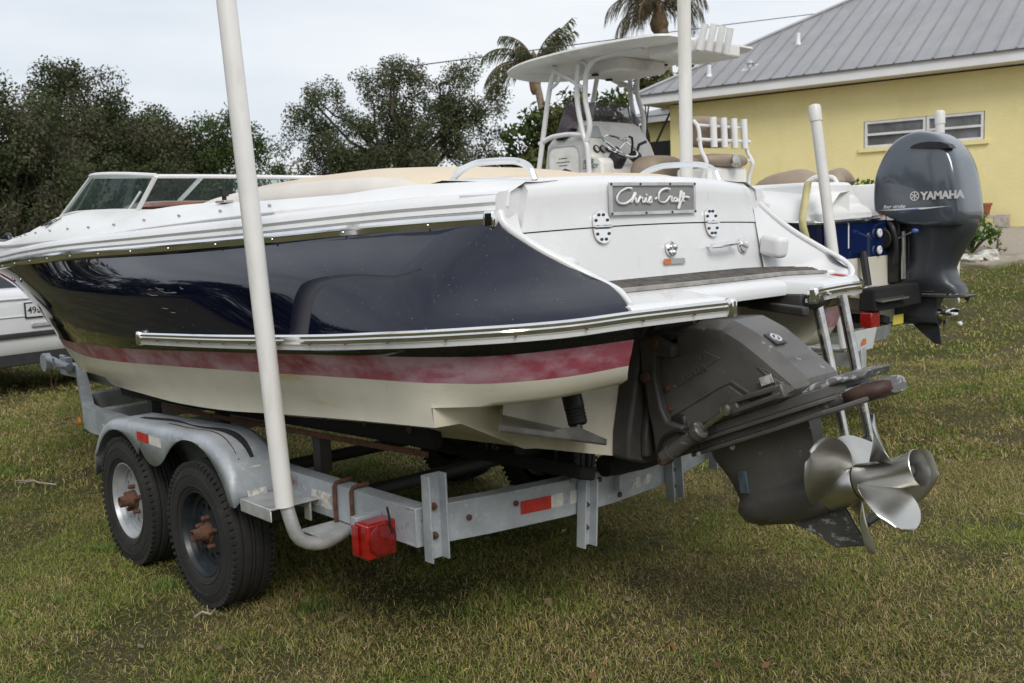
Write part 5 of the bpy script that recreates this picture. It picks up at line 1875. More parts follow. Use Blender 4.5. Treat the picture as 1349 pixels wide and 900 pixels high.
# boarding ladder swung down behind the starboard side of the notch
lad = MB()
A0, A1 = Vector((-2.245, -.385, 1.362)), Vector((-2.445, -.385, .505))
B0, B1 = Vector((-2.265, -.535, 1.385)), Vector((-2.452, -.535, .525))
for a, b in ((A0, A1), (B0, B1)):
    m_ = a.lerp(b, .36)
    k_ = a.lerp(b, .66)
    lad.tube([a, m_], .021, 14)
    lad.tube([m_, k_], .018, 14)
    lad.tube([k_, b], .0155, 14)
    for q in (m_, k_):
        lad.lathe([(.024, -.02), (.025, 0), (.024, .02)], q, b - a, 14)
lad_o = lad.build('boarding_ladder', M['ladder'], boat)
for f_ in (.36, .66, .985):
    MB().tube([A0.lerp(A1, f_) + Vector((0, -.012, 0)), B0.lerp(B1, f_) + Vector((0, .012, 0))], .017, 12).build('rung', M['blackpl'], lad_o)
MB().box((-2.10, -.33, 1.345), (.03, .42, .035), (.45, .89, 0), (-.89, .45, 0), UZ).build('ladder_track', M['drive_dark'], lad_o, bevel=.006)
MB().lathe([(.032, -.03), (.034, 0), (.030, .03)], A0 + Vector((.0, .03, .012)), (0, 1, 0), 16).build('ladder_pivot', M['blackpl'], lad_o)
MB().box((-2.0, -.42, 1.365), (.34, .05, .06)).build('platform_bracket', M['drive_dark'], boat, bevel=.006)
for q, r in (([(-1.84, .06, 1.28), (-1.92, .10, 1.26), (-2.0, .09, 1.20), (-2.06, .05, 1.14)], .016), ([(-1.84, -.06, 1.27), (-1.93, -.12, 1.24), (-2.02, -.10, 1.16)], .014), ([(-1.86, .12, .90), (-1.93, .14, .86), (-1.99, .13, .90), (-2.04, .10, .96)], .011), ([(-1.92, .20, .83), (-1.96, .215, .90), (-2.02, .20, .93), (-2.10, .19, .90)], .007)):
    MB().tube(spl(q, 16), r, 8).build('drive_hose', M['blackpl'], drive)
MB().tube(spl([(-1.800,-0.251,1.232),(-1.800,-0.247,1.264),(-1.800,-0.279,1.280),(-1.800,-0.315,1.270),(-1.800,-0.325,1.247),(-1.800,-0.304,1.223),(-1.800,-0.262,1.225)], 20), .007, 8).build('tow_eye', M['stainless'], boat)
MB().lathe([(.06, 0), (.06, .03), (.03, .05), (.03, .10), (.05, .11), (.05, .13)], (-1.74, -.35, 1.27), (-1, 0, .1), 14).build('drain_hose', M['blackpl'], boat)

# ------------------------------------------------------------------ boat trailers
def tyre_mesh(rad=.345, wid=.205, rim_r=.195):
    """Tyre about the local Y axis, outer face towards +Y."""
    h = wid / 2
    prof = [(rim_r, h * .80), (rim_r + .012, h * .93), (rim_r + .05, h * 1.02), (rad - .055, h * 1.0), (rad - .022, h * .93), (rad - .006, h * .80)]
    tread = []
    for k, y in enumerate(np.linspace(.72, -.72, 19)):
        g_ = k in (3, 8, 10, 15)
        tread.append((rad - (.010 if g_ else 0.0) - .004 * abs(y), h * y))
    back = [(r, -y) for r, y in prof[::-1]]
    full = prof + tread + back
    mb = MB()
    mb.lathe(full, (0, 0, 0), (0, 1, 0), 64, cap=False)
    n = 64
    for k in range(n):                                   # shoulder lugs
        a0 = 2 * math.pi * k / n
        for sy in (1, -1):
            a = a0 + (.05 if sy < 0 else 0)
            rd = Vector((math.cos(a), 0, math.sin(a)))
            tg = Vector((-math.sin(a), 0, math.cos(a)))
            mb.box(rd * (rad - .016) + Vector((0, h * .84 * sy, 0)), (.022, .016, .030), rd, tg, Vector((0, 1, 0)))
    for rr in (rim_r + .035, rim_r + .085, rad - .062):
        mb.lathe([(rr - .003, h * 1.0), (rr, h * 1.022), (rr + .003, h * 1.0)], (0, 0, 0), (0, 1, 0), 48, cap=False)
    return mb


def rim_mesh(rim_r=.195, wid=.205):
    h = wid / 2
    mb = MB()
    mb.lathe([(rim_r + .010, h * .88), (rim_r + .011, h * .80), (rim_r - .004, h * .72), (rim_r - .010, h * .45), (rim_r - .030, h * .40), (rim_r - .034, h * .05), (rim_r - .034, -h * .8)], (0, 0, 0), (0, 1, 0), 48, cap=False)
    mb.lathe([(rim_r + .010, h * .88), (rim_r + .002, h * .90), (rim_r - .006, h * .70)], (0, 0, 0), (0, 1, 0), 48, cap=False)
    mb.lathe([(rim_r - .03, -h * .15), (.02, -h * .15)], (0, 0, 0), (0, 1, 0), 32, cap=False, mi=1)
    # disc with a ring of round holes
    n, yy = 12, h * .30
    ro, ri, rc, rh = rim_r - .032, .050, .118, .019
    seg = []
    for k in range(n):
        a0, a1 = 2 * math.pi * (k - .5) / n, 2 * math.pi * (k + .5) / n
        outer = [(ro * math.cos(a0 + (a1 - a0) * t), ro * math.sin(a0 + (a1 - a0) * t)) for t in np.linspace(0, 1, 7)]
        inner = [(ri * math.cos(a1 + (a0 - a1) * t), ri * math.sin(a1 + (a0 - a1) * t)) for t in np.linspace(0, 1, 7)]
        cx_, cy_ = rc * math.cos((a0 + a1) / 2), rc * math.sin((a0 + a1) / 2)
        loop = outer + [((outer[-1][0] + inner[0][0]) / 2, (outer[-1][1] + inner[0][1]) / 2)] + inner + [((outer[0][0] + inner[-1][0]) / 2, (outer[0][1] + inner[-1][1]) / 2)]
        hole = []
        for (px, py) in loop:
            d = Vector((px - cx_, py - cy_)).normalized()
            hole.append((cx_ + d.x * rh, cy_ + d.y * rh))
        o = len(mb.v)
        m_ = len(loop)
        yv = lambda x, y: yy + .03 * (1 - math.hypot(x, y) / ro)
        mb.v += [(x, yv(x, y), y) for x, y in loop] + [(x, yv(x, y), y) for x, y in hole] + [(x, yv(x, y) - .02, y) for x, y in hole]
        for i in range(m_):
            j = (i + 1) % m_
            mb.f += [(o + i, o + j, o + m_ + j, o + m_ + i), (o + m_ + i, o + m_ + j, o + 2 * m_ + j, o + 2 * m_ + i)]
            mb.m += [0, 0]
    return mb


def hub_mesh():
    mb = MB()
    mb.lathe([(.052, .02), (.052, .045), (.040, .05), (.034, .075), (.029, .085), (.029, .118), (.023, .120), (.023, .106), (.001, .106)], (0, 0, 0), (0, 1, 0), 20)
    for k in range(5):
        a = k * 2 * math.pi / 5 + .3
        mb.lathe([(.012, .03), (.012, .066), (.007, .070), (.001, .070)], (.070 * math.cos(a), 0, .070 * math.sin(a)), (0, 1, 0), 6)
    return mb


TY = tyre_mesh().build('tyre', M['rubber'], None, angle=40, loc=(0, 0, 0))
RG = rim_mesh().build('rim', [M['rim_grey'], M['blackpl']], None, angle=40, loc=(0, 0, 0))
RK = rim_mesh().build('rim', [M['rim_black'], M['blackpl']], None, angle=40, loc=(0, 0, 0))
HB = hub_mesh().build('hub', M['rust'], None, angle=40, loc=(0, 0, 0))
_used = set()


def place_copy(src, parent, loc, rotz=0.0):
    o = src if src.name not in _used else src.copy()
    if src.name in _used:
        C.objects.link(o)
    _used.add(src.name)
    o.parent = parent
    o.location = loc
    o.rotation_euler = (0, 0, rotz)
    return o


def wheel(root, x, y, rim, label=None, scale=1.0):
    """wheel = a part whose mesh is the tyre; rim and hub are its sub-parts."""
    s = 1 if y > 0 else -1
    rel = Vector((x, y, .345)) - Vector(root.location)
    t = place_copy(TY, root, rel, 0 if s > 0 else math.pi)
    if label:
        t['label'] = label
    place_copy(rim, t, (0, 0, 0))
    place_copy(HB, t, (0, .012, 0))
    return t


def channel(mb, a, b, w, h, t=.012, openside=None, mi=0):
    """C channel from a to b: web of height h, flanges of width w turned towards openside."""
    a, b = Vector(a), Vector(b)
    d = (b - a).normalized()
    o = Vector(openside).normalized()
    L = (b - a).length
    m = (a + b) / 2
    mb.box(m + o * t / 2, (L, t, h), d, o, UZ, mi)
    for sg in (1, -1):
        mb.box(m + o * (w / 2 + t * .5) + UZ * (sg * (h / 2 - t / 2)), (L, w - t, t), d, o, UZ, mi)
    return mb


tr = thing('boat_trailer', 'galvanised tandem axle trailer carrying the navy motorboat', 'trailer', (0.4, 0, 0))
FY, FZ = .925, .592                                    # outer face of the side rails, mid height
fr = MB()
for s in (1, -1):
    channel(fr, (-1.33, FY * s, FZ), (2.02, FY * s, FZ), .07, .150, .010, (0, -s, 0))
    pts_b = [Vector((2.02, FY * s, FZ)), Vector((2.20, .90 * s, FZ)), Vector((3.1, .60 * s, FZ - .02)), Vector((4.75, .07 * s, FZ - .04))]
    for p0, p1 in zip(pts_b[:-1], pts_b[1:]):
        dd = (p1 - p0).normalized()
        channel(fr, p0, p1 + dd * .012, .07, .148, .010, Vector((dd.y * s, -dd.x * s, 0)))
fr.build('frame', M['galv'], tr, angle=20, bevel=.004)
for (x, y) in ((2.0, .86), (1.2, .86), (2.75, .66)):
    MB().box((x, 0, FZ + .01), (.08, 2 * y, .11)).build('crossmember', M['galv'], tr, bevel=.004)
xm = MB()
cpts = [Vector((-1.335, FY + .003, FZ)), Vector((-1.425, .62, FZ + .002)), Vector((-1.50, .28, FZ + .004)), Vector((-1.515, 0, FZ + .004)), Vector((-1.50, -.28, FZ + .004)), Vector((-1.425, -.62, FZ + .002)), Vector((-1.335, -FY - .003, FZ))]
rg = []
for i, p in enumerate(cpts):
    rg.append([p + Vector((-.008, 0, -.076)), p + Vector((-.008, 0, .076)), p + Vector((.062, 0, .076)), p + Vector((.062, 0, .066)), p + Vector((.004, 0, .066)), p + Vector((.004, 0, -.066)), p + Vector((.062, 0, -.066)), p + Vector((.062, 0, -.076))])
xm.loft(rg, True, True)
xm.build('rear_crossmember', M['galv'], tr, angle=20, bevel=.003)


def xm_x(y):
    return float(np.interp(abs(y), [0, .28, .62, .93], [-1.515, -1.50, -1.425, -1.335])) - .009


tp = MB()
for (y0, y1, mi) in ((.50, .36, 0), (.36, .225, 1)):
    tp.add([(xm_x(y0) - .003, y0, FZ + .032), (xm_x(y1) - .003, y1, FZ + .032), (xm_x(y1) - .003, y1, FZ - .022), (xm_x(y0) - .003, y0, FZ - .022)], [(0, 1, 2, 3)], mi)
tp.build('reflective_tape', [M['redtape'], M['whitetape']], tr, angle=0)
bo = MB()
for y, z in ((.865, .63), (.865, .55), (.72, .60), (.52, .62), (.10, .64), (-.02, .55)):
    bo.lathe([(.012, 0), (.012, .007), (.001, .009)], (xm_x(y), y, z), (-1, 0, 0), 8)
bo.build('frame_bolt', M['rust'], tr)


def bunk_bracket(x, y, z0, z1, w=.085, tilt=0.0):
    mb = MB()
    ez = Vector((0, -math.sin(tilt), math.cos(tilt)))
    ey = Vector((0, math.cos(tilt), math.sin(tilt)))
    m = Vector((x, y, (z0 + z1) / 2))
    h = z1 - z0
    mb.box(m, (.008, w, h), (1, 0, 0), ey, ez)
    for s in (1, -1):
        mb.box(m + ey * (s * (w / 2 - .004)) + Vector((-.022, 0, 0)), (.045, .008, h), (1, 0, 0), ey, ez)
    o = mb.build('bunk_bracket', M['galv'], tr, angle=20, bevel=.002)
    bb = MB()
    for f_ in (.28, .62):
        bb.lathe([(.015, 0), (.015, .010), (.008, .012), (.008, .022), (.001, .023)], m + ez * (h * (f_ - .5)) + Vector((-.004, 0, 0)), (-1, 0, 0), 6)
    bb.build('bracket_bolt', M['rust'], o)


bunk_bracket(xm_x(.87) - .03, .885, .475, .805)
bunk_bracket(xm_x(.87) - .03, -.885, .475, .805)
bunk_bracket(xm_x(.19) - .012, .205, .385, .665, .075, R(4))
bunk_bracket(xm_x(-.4) - .012, -.405, .44, .665, .075, R(-4))
for s in (1, -1):
    b = MB()
    b.box((.15, .83 * s, .888), (3.05, .05, .12), (1, 0, -.035), (0, .98, -.18 * s), (.035, .18 * s, .98))
    bo_ = b.build('bunk', M['carpet'], tr, bevel=.012)
    st = MB()
    st.box((-.15, .862 * s, .822), (2.4, .010, .022), (1, 0, -.035), (0, 1, 0), (.035, 0, 1))
    st.build('bunk_angle', M['rust'] if s > 0 else M['galv'], bo_)
    sc = MB()
    for k in range(9):
        sc.lathe([(.016, 0), (.012, .005), (.001, .006)], (-1.25 + .30 * k, (.868) * s, .905 - .035 * (.30 * k - 1.25)), (0, s, 0), 8)
    sc.build('bunk_screw', M['rust'], bo_)
    b2 = MB()
    b2.box((-.2, .30 * s, .695), (2.9, .09, .05), (1, 0, -.02), (0, .97, .26 * s), (.02, -.26 * s, .97))
    b2.build('keel_bunk', M['carpet'], tr, bevel=.012)
    for x in (-.5, .45, 1.3):
        MB().box((x, .80 * s, .73), (.06, .06, .16)).build('bunk_post', M['drive_dark'], tr, bevel=.003)
rl = MB()
rl.lathe([(.022, -.10), (.03, -.095), (.03, .095), (.022, .10), (.016, .10), (.016, -.10)], (-1.53, -.06, .69), (0.25, 1, 0), 14)
rl.box((-1.515, -.02, .665), (.03, .05, .12))
rl.box((-1.535, -.02, .612), (.05, .075, .07))
rl.build('keel_roller', M['galv'], tr, bevel=.003)
MB().tube([(-1.545, .10, .70), (-1.56, -.12, .70), (-1.57, -.32, .715)], [.045, .055, .06], 10).build('strap_roll', M['carpet'], tr)
ax = MB()
for x in (0, .86):
    ax.tube([(x, -1.05, .345), (x, 1.05, .345)], .038, 12)
    for s in (1, -1):
        ax.box((x, .80 * s, .45), (.5, .06, .03))
        ax.box((x, .80 * s, .40), (.12, .08, .12))
ax.build('axle', M['drive_dark'], tr)
wheel(tr, 0, 1.075, RK, 'tyre on a black painted rusty rim')
wheel(tr, .86, 1.075, RG, 'tyre on a silver rim with round holes')
wheel(tr, 0, -1.075, RG)
wheel(tr, .86, -1.075, RG)


# tandem fenders: rounded top sheet and a skirt that dips between the wheels
def fender(s):
    yo, yi = 1.185, .945
    xs = np.linspace(-.40, 1.24, 84)

    def ztop_(x):
        a, b = -.40, 1.24
        e0, e1 = .42, .36
        z = .822 - .052 * x
        if x < a + e0:
            t = (a + e0 - x) / e0
            z -= .27 * (1 - math.sqrt(max(0, 1 - t ** 2.5)))
        if x > b - e1:
            t = (x - (b - e1)) / e1
            z -= .32 * (1 - math.sqrt(max(0, 1 - t ** 2.5)))
        return z

    def zlow_(x):
        """Lower edge of the skirt: two wheel arches and a rounded lobe between them."""
        r = .388
        for c in (0, .86):
            if abs(x - c) < r:
                arch = .40 - .072 * c + math.sqrt(r * r - (x - c) ** 2)
                break
        else:
            arch = .40
        lobe = .605 - .0 + .5 * max(0, abs(x - .43) - .0) ** 2 * 6 if abs(x - .43) < .16 else 0
        return max(arch, lobe, .55)
    mb = MB()
    rows = []
    for x in xs:
        zt = ztop_(x)
        zl = min(zlow_(x), zt - .016)
        row = [(x, yi * s, zt - .004), (x, (yi + .02) * s, zt)]
        for k in range(0, 7):
            a = math.pi / 2 * k / 6
            row.append((x, (yo - .045 + .045 * math.sin(a)) * s, max(zl, zt - .045 * (1 - math.cos(a)))))
        row.append((x, yo * s, zl))
        rows.append(row)
    mb.loft(rows, False, False)
    o = mb.build('fender', M['galv'], tr, angle=50, solid=.006)
    tpm = MB()
    xa, xb = np.linspace(-.33, .80, 30), None
    tpm.loft([[(x, (1.045 + .02 * math.sin(9 * x)) * s, ztop_(x) + .005) for x in xa], [(x, (1.075 + .015 * math.sin(9 * x + 1)) * s, ztop_(x) + .005) for x in xa]], False, False)
    tpm.build('fender_tape', M['foam'], o)
    rm = MB()
    rm.loft([[(x, (1.105 + .008 * math.sin(13 * x)) * s, ztop_(x) + .0048) for x in xa[:20]], [(x, (1.114 + .008 * math.sin(11 * x)) * s, ztop_(x) + .0048) for x in xa[:20]]], False, False)
    rm.build('rust_streak', M['rust'], o)
    st = MB()
    st.add([(.60, (yo + .005) * s, .757), (.455, (yo + .005) * s, .757), (.455, (yo + .005) * s, .710), (.60, (yo + .005) * s, .710)], [(0, 1, 2, 3)], 0)
    st.add([(.455, (yo + .005) * s, .757), (.31, (yo + .005) * s, .757), (.31, (yo + .005) * s, .710), (.455, (yo + .005) * s, .710)], [(0, 1, 2, 3)], 1)
    st.build('fender_reflector', [M['redtape'], M['whitetape']], o, angle=0)
    br = MB()
    br.box((-.53, 1.03 * s, .582), (.26, .26, .010))
    br.box((-.53, 1.155 * s, .555), (.26, .008, .05))
    br.box((-.405, 1.03 * s, .555), (.008, .26, .05))
    br.box((-.62, .96 * s, .54), (.05, .01, .10))
    br.build('fender_bracket', M['galv_bright'], tr, angle=20, bevel=.004)
    wp_ = MB()
    wp_.add([(-.36, 1.03 * s, ztop_(-.36) + .008), (-.36, 1.12 * s, ztop_(-.36) + .008), (-.405, 1.12 * s, ztop_(-.405) + .01), (-.405, 1.03 * s, ztop_(-.405) + .01)], [(0, 1, 2, 3)])
    wp_.build('worn_sticker', M['sticker'], o, angle=0)


fender(1)
fender(-1)
# tail lights
for s in (1, -1):
    tl = MB()
    tl.box((-1.165, .99 * s, .535), (.085, .140, .140))
    tlo = tl.build('tail_light', M['redlens'], tr, bevel=.010, segs=3)
    lz = MB()
    lz.lathe([(.058, 0), (.058, .004), (.050, .006), (.001, .005)], (-1.208, .99 * s, .535), (-1, 0, 0), 24)
    lz.lathe([(.061, 0), (.064, .004), (.061, .005)], (-1.208, .99 * s, .535), (-1, 0, 0), 24, cap=False)
    lz.build('lens', M['reddark'], tlo)
    MB().box((-1.14, 1.066 * s, .535), (.04, .012, .12)).build('side_lens', M['redlens'], tlo, bevel=.004)
    MB().box((-1.10, .985 * s, .565), (.04, .12, .10)).build('light_bracket', M['galv'], tlo, bevel=.003)
    MB().tube(spl([(-1.20, .955 * s, .655), (-1.215, .955 * s, .60), (-1.213, .945 * s, .55)], 8), .005, 6).build('light_wire', M['blackpl'], tlo)
    for x in (-.80, -.925):
        ub = [(x, .915 * s, .50), (x, .935 * s, .51), (x, .935 * s, .66), (x, .925 * s, .675), (x, .905 * s, .678), (x, .85 * s, .678)]
        MB().tube(ub, .0095, 8).build('u_bolt', M['rust'], tr)
    MB().box((-.87, 1.0 * s, .505), (.20, .17, .010)).build('pole_bracket', M['galv_bright'], tr, bevel=.002)
    # guide pole: plastic pipe over a bent steel foot
    base = Vector((-1.085, 1.325, .718)) if s > 0 else Vector([(-0.913,-1.325,1.240)][0])
    p0_ = Vector([(-0.907,1.325,2.546)][0]) if s > 0 else Vector([(-0.915,-1.325,2.627)][0])
    base = base if s > 0 else p0_ + (base - p0_) * ((p0_.z - .66) / (p0_.z - base.z))
    topp = base + (p0_ - base) * 1.38
    ft = spl([(base.x + .085, 1.02 * s, .535), (base.x + .04, 1.10 * s, .535), (base.x - .005, 1.20 * s, .548), (base.x - .015, 1.29 * s, .60), tuple(base + (topp - base) * .015)], 14)
    MB().tube(ft, .0255, 12).build('pole_foot', M['galv_bright'], tr)
    gp = MB()
    gp.tube([base, base.lerp(topp, .35), base.lerp(topp, .7), topp], .0355 if s > 0 else .036, 18)
    gp.lathe([(.040, -.05), (.040, .01), (.02, .02), (.001, .02)], topp, topp - base, 16)
    gp.build('guide_pole', M['pvc'], tr, angle=40)
sk_ = MB()
sk_.add([(-.60, FY + .002, .62), (-.76, FY + .002, .62), (-.76, FY + .002, .55), (-.60, FY + .002, .55)], [(0, 1, 2, 3)])
sk_.build('worn_sticker', M['sticker'], tr, angle=0)
sk_ = MB()
sk_.add([(1.80, FY + .002, .60), (1.60, FY + .002, .60), (1.60, FY + .002, .555), (1.80, FY + .002, .555)], [(0, 1, 2, 3)])
sk_.build('worn_sticker', M['sticker'], tr, angle=0)
sk2 = MB()
MB().add([(xm_x(-.14) - .003, -.10, .60), (xm_x(-.14) - .003, -.24, .60), (xm_x(-.14) - .003, -.24, .555), (xm_x(-.14) - .003, -.10, .555)], [(0, 1, 2, 3)]).build('worn_sticker', M['sticker'], tr, angle=0)
MB().lathe([(.022, 0), (.022, .012), (.001, .018)], (2.17, FY + .006, .57), (0.2, 1, 0), 12).build('marker_light', M['amber'], tr)
# tongue, winch post, jack and coupler
tg = MB()
tg.box((4.4, 0, .545), (1.7, .09, .11))
tg.box((4.55, 0, .75), (.08, .08, .36), (.95, 0, .3), (0, 1, 0), (-.3, 0, .95))
tg.box((4.38, 0, .90), (.09, .16, .06))
tg.build('tongue', M['galv'], tr, bevel=.005)
jk = MB()
jk.tube([(4.75, .12, .60), (5.30, .12, .64)], .032, 12)
jk.tube([(4.78, .12, .60), (4.76, .24, .62), (4.76, .25, .70)], .010, 8)
jk.lathe([(.085, -.03), (.085, .03), (.03, .035)], (5.36, .12, .60), (0, 1, 0), 16)
jk.box((4.95, .07, .60), (.10, .06, .14))
jk.build('tongue_jack', M['galv'], tr)
cpm = MB()
cpm.box((5.35, 0, .56), (.30, .085, .075))
cpm.box((5.28, 0, .625), (.10, .03, .07))
cpm.lathe([(.05, 0), (.06, .03), (.05, .07), (.01, .08)], (5.48, 0, .52), (0, 0, 1), 14)
cpm.build('coupler', M['galv_bright'], tr, bevel=.006)
MB().tube(spl([(4.7, .06, .62), (4.55, .09, .56), (4.40, .075, .64), (4.3, .06, .60)], 14), .018, 6, flat=.5).build('winch_strap', M['yellowpaint'], tr)
MB().tube(spl([(5.45, .05, .52), (5.44, .07, .38), (5.38, .07, .34), (5.32, .07, .40), (5.25, .05, .50)], 16), .008, 6).build('safety_chain', M['rust'], tr)

# ------------------------------------------------------------------ centre console boat behind, its outboard and trailer
Y2 = -4.2
cc = thing('fishing_boat', 'blue and white centre console boat with white hardtop and grey outboard', 'boat', (0.6, Y2, .9))
HB2 = 1.2
g_ = [(-.72, 1.06, 1.640), (-.70, 1.13, 1.640), (-.55, 1.19, 1.645), (0, 1.22, 1.70), (1, 1.22, 1.76), (2, 1.17, 1.84), (3.2, 1.0, 1.95), (4.3, .70, 2.05), (5.2, .3, 2.14), (5.6, 0, 2.17)]
c_ = [(-.68, 1.00, 1.10), (-.66, 1.05, 1.10), (-.5, 1.08, 1.10), (0, 1.09, 1.11), (1, 1.08, 1.13), (2, 1.0, 1.19), (3.2, .74, 1.30), (4.2, .40, 1.45), (4.9, .12, 1.6), (5.1, 0, 1.65)]
b_ = [(-.70, 1.03, 1.375), (-.68, 1.09, 1.375), (-.52, 1.135, 1.38), (0, 1.16, 1.40), (1, 1.155, 1.44), (2, 1.09, 1.50), (3.2, .88, 1.60), (4.3, .54, 1.72), (5.0, .2, 1.82), (5.35, 0, 1.86)]
k_ = [(-.66, .002, .84), (-.64, .002, .84), (-.5, .002, .835), (0, .002, .83), (1, .002, .82), (2, .002, .83), (3.2, .002, .92), (4.2, .002, 1.16), (4.75, .002, 1.45), (4.9, .002, 1.55)]
n2 = 44
Lg, Lc, Lb, Lk = [spl(q, n2) for q in (g_, c_, b_, k_)]
OFF2 = np.array([0, Y2, 0])


def strip2(mb, rows, mi):
    for a, b in zip(rows[:-1], rows[1:]):
        for sg in (1, -1):
            S_ = np.array([1, sg, 1])
            n = len(a)
            mb.add(np.concatenate([a * S_ + OFF2, b * S_ + OFF2]), [(i, i + 1, n + i + 1, n + i) for i in range(n - 1)], mi)


hm = MB()
strip2(hm, [Lg, Lg * .5 + Lb * .5 + np.array([0, .012, 0]), Lb], 0)
strip2(hm, [Lb, Lc, Lk], 1)
for (zt, zb_, mi) in ((1.64, 1.375, 0), (1.375, 1.10, 1)):
    hm.add([(-.715, Y2 + y, z) for y, z in ((-1.08, zb_), (1.08, zb_), (1.10, zt), (-1.10, zt))], [(0, 1, 2, 3)], mi)
hm.add([(-.70, Y2 + y, z) for y, z in ((-1.03, 1.10), (1.03, 1.10), (0, .84))], [(0, 1, 2)], 1)
hm.build('hull', [M['blue'], M['bottom']], cc, angle=45)
rb2 = MB()
for sg in (1, -1):
    pth = [tuple(p * np.array([1, sg, 1]) + OFF2) for p in Lg]
    rb2.tube(pth, .018, 8)
rb2.tube([(-.725, Y2 - 1.06, 1.64), (-.725, Y2 - .35, 1.655)], .018, 8)
rb2.tube([(-.725, Y2 + 1.06, 1.64), (-.725, Y2 + .35, 1.655)], .018, 8)
rb2.build('rub_rail', M['chrome'], cc)
dk2 = MB()
Ld = Lg.copy()
Ld[:, 2] += .11
Ld[:, 1] -= .05
Le = Lg.copy()
Le[:, 2] += .20
Le[:, 1] -= .17
Le2 = Le.copy()
Le2[:, 1] -= .13
Le2[:, 2] += .012
Lf = Le2.copy()
Lf[:, 2] = 1.45
for q in (Ld, Le, Le2, Lf):
    q[:, 1] = np.maximum(q[:, 1], .003)
Lg_in = Lg.copy()
Lg_in[:, 2] += .012
strip2(dk2, [Lg_in, Ld, Le, Le2, Lf], 0)
# stern quarter: stepped corner deck, splash well between
for sg in (1, -1):
    def rrect(x0, x1, y0, y1, z, r):
        out = []
        for cx_, cy_, a0 in ((x0 + r, y0 + r, math.pi), (x1 - r, y0 + r, 1.5 * math.pi), (x1 - r, y1 - r, 0), (x0 + r, y1 - r, .5 * math.pi)):
            out += [(cx_ + r * math.cos(a0 + t), Y2 + sg * (cy_ + r * math.sin(a0 + t)), z) for t in np.linspace(0, math.pi / 2, 6)]
        return out
    dk2.loft([rrect(-.725, .10, .36, 1.15, 1.645, .10), rrect(-.725, .10, .36, 1.15, 1.70, .10), rrect(-.70, .10, .37, 1.12, 1.735, .10), rrect(-.65, .10, .39, 1.075, 1.765, .10), rrect(-.635, .10, .395, 1.06, 1.80, .09), rrect(-.60, .10, .41, 1.03, 1.83, .09), rrect(-.585, .10, .42, 1.02, 1.90, .08), rrect(-.565, .10, .43, 1.0, 1.918, .07), rrect(-.54, .10, .45, .97, 1.925, .06)], True, True)
dk2.box((-.12, Y2, 1.80), (.16, 1.7, .24))
dk2.box((1.5, Y2, 1.43), (4.2, 1.9, .03))
dk2.box((3.9, Y2, 1.93), (1.4, 1.1, .05))
dk2.build('deck', M['deckwhite'], cc, angle=35, bevel=.022, segs=3)
for (x0, x1, y, h) in ((-.27, .27, .36, .10), (-.50, -.285, .36, .09)):
    mb = MB()
    rg = []
    for i in range(13):
        t = i / 12
        x = x0 + (x1 - x0) * t
        e = (1 - abs(2 * t - 1) ** 5)
        rg.append([(x, Y2 + y + .13 * math.cos(a) * (.85 + .15 * e), 1.935 + (h * e * (1 + .15 * math.sin(5 * t))) * max(-.35, math.sin(a))) for a in np.linspace(0, 2 * math.pi, 16, endpoint=False)])
    mb.loft(rg, True, True)
    mb.build('coaming_cushion', M['taupe'], cc, angle=60)
MB().tube(spl([(-.56, Y2 + .62, 1.90), (-.50, Y2 + .60, 1.965), (-.36, Y2 + .58, 1.975), (-.25, Y2 + .56, 1.93)], 16), .014, 8).build('stern_rail', M['alu_white'], cc)
MB().tube([(.02, Y2 + 1.035, 1.925), (1.2, Y2 + 1.04, 1.96), (2.0, Y2 + .98, 2.04)], .018, 8, flat=.6).build('coaming_bolster', M['taupe'], cc)
MB().tube([(-.20, Y2 + 1.17, 1.775), (-.06, Y2 + 1.175, 1.78)], .008, 6).build('deck_cleat', M['chrome'], cc)
for (x, z) in ((-.728, 1.545), (-.728, 1.42)):
    MB().lathe([(.032, 0), (.032, .010), (.022, .015), (.001, .010)], (x, Y2 + .34, z), (-1, 0, 0), 14).build('tow_eye', M['trim'], cc)
MB().lathe([(.016, 0), (.016, .02), (.001, .02)], (-.02, Y2 + 1.06, 1.865), (0, 1, .3), 10).build('rod_holder', M['blackpl'], cc)
# transom fittings: trim tab ram
MB().tube([(-.75, Y2 + .62, 1.42), (-.80, Y2 + .64, 1.18)], .028, 10).build('tab_ram', M['blackpl'], cc)
MB().box((-.86, Y2 + .60, 1.10), (.26, .40, .012), (1, 0, .12)).build('trim_tab', M['stainless'], cc)

# console with windscreen, helm and tower
co = MB()
CYP, CYS = -3.65, -4.62
sec = lambda z, x0, x1, yi: [(x0, CYP - yi, z), (x1, CYP - yi - .04, z), (x1 + .03, (CYP + CYS) / 2, z), (x1, CYS + yi + .04, z), (x0, CYS + yi, z), (x0 - .01, (CYP + CYS) / 2, z)]
co.loft([sec(1.45, 1.78, 2.58, 0), sec(2.24, 1.79, 2.56, .0), sec(2.275, 1.83, 2.55, .0), sec(2.295, 1.95, 2.55, 0), sec(2.43, 2.01, 2.52, .0), sec(2.49, 2.035, 2.48, .03), sec(2.60, 2.085, 2.32, .08), sec(2.64, 2.12, 2.25, .11)], True, True)
con = co.build('console', M['ttop_under'], cc, angle=30, bevel=.02, segs=3)
dm = MB()
dr = [(2.08, 1.70), (2.08, 2.32), (2.10, 2.37), (2.15, 2.395), (2.40, 2.395), (2.44, 2.37), (2.46, 2.32), (2.46, 1.70)]
dm.prism([(x, CYP - .028, z) for x, z in dr], (0, .030, 0))
dmo = dm.build('console_door', M['ttop_under'], con, bevel=.008, segs=3)
gsk = MB()
gsk.tube([(x, CYP + .003, z) for x, z in [(x + (.012 if x > 2.25 else -.012), z + (.012 if z > 2.3 else 0)) for x, z in dr]], .004, 5)
gsk.build('door_seam', M['greylabel'], dmo)
pmb = MB()
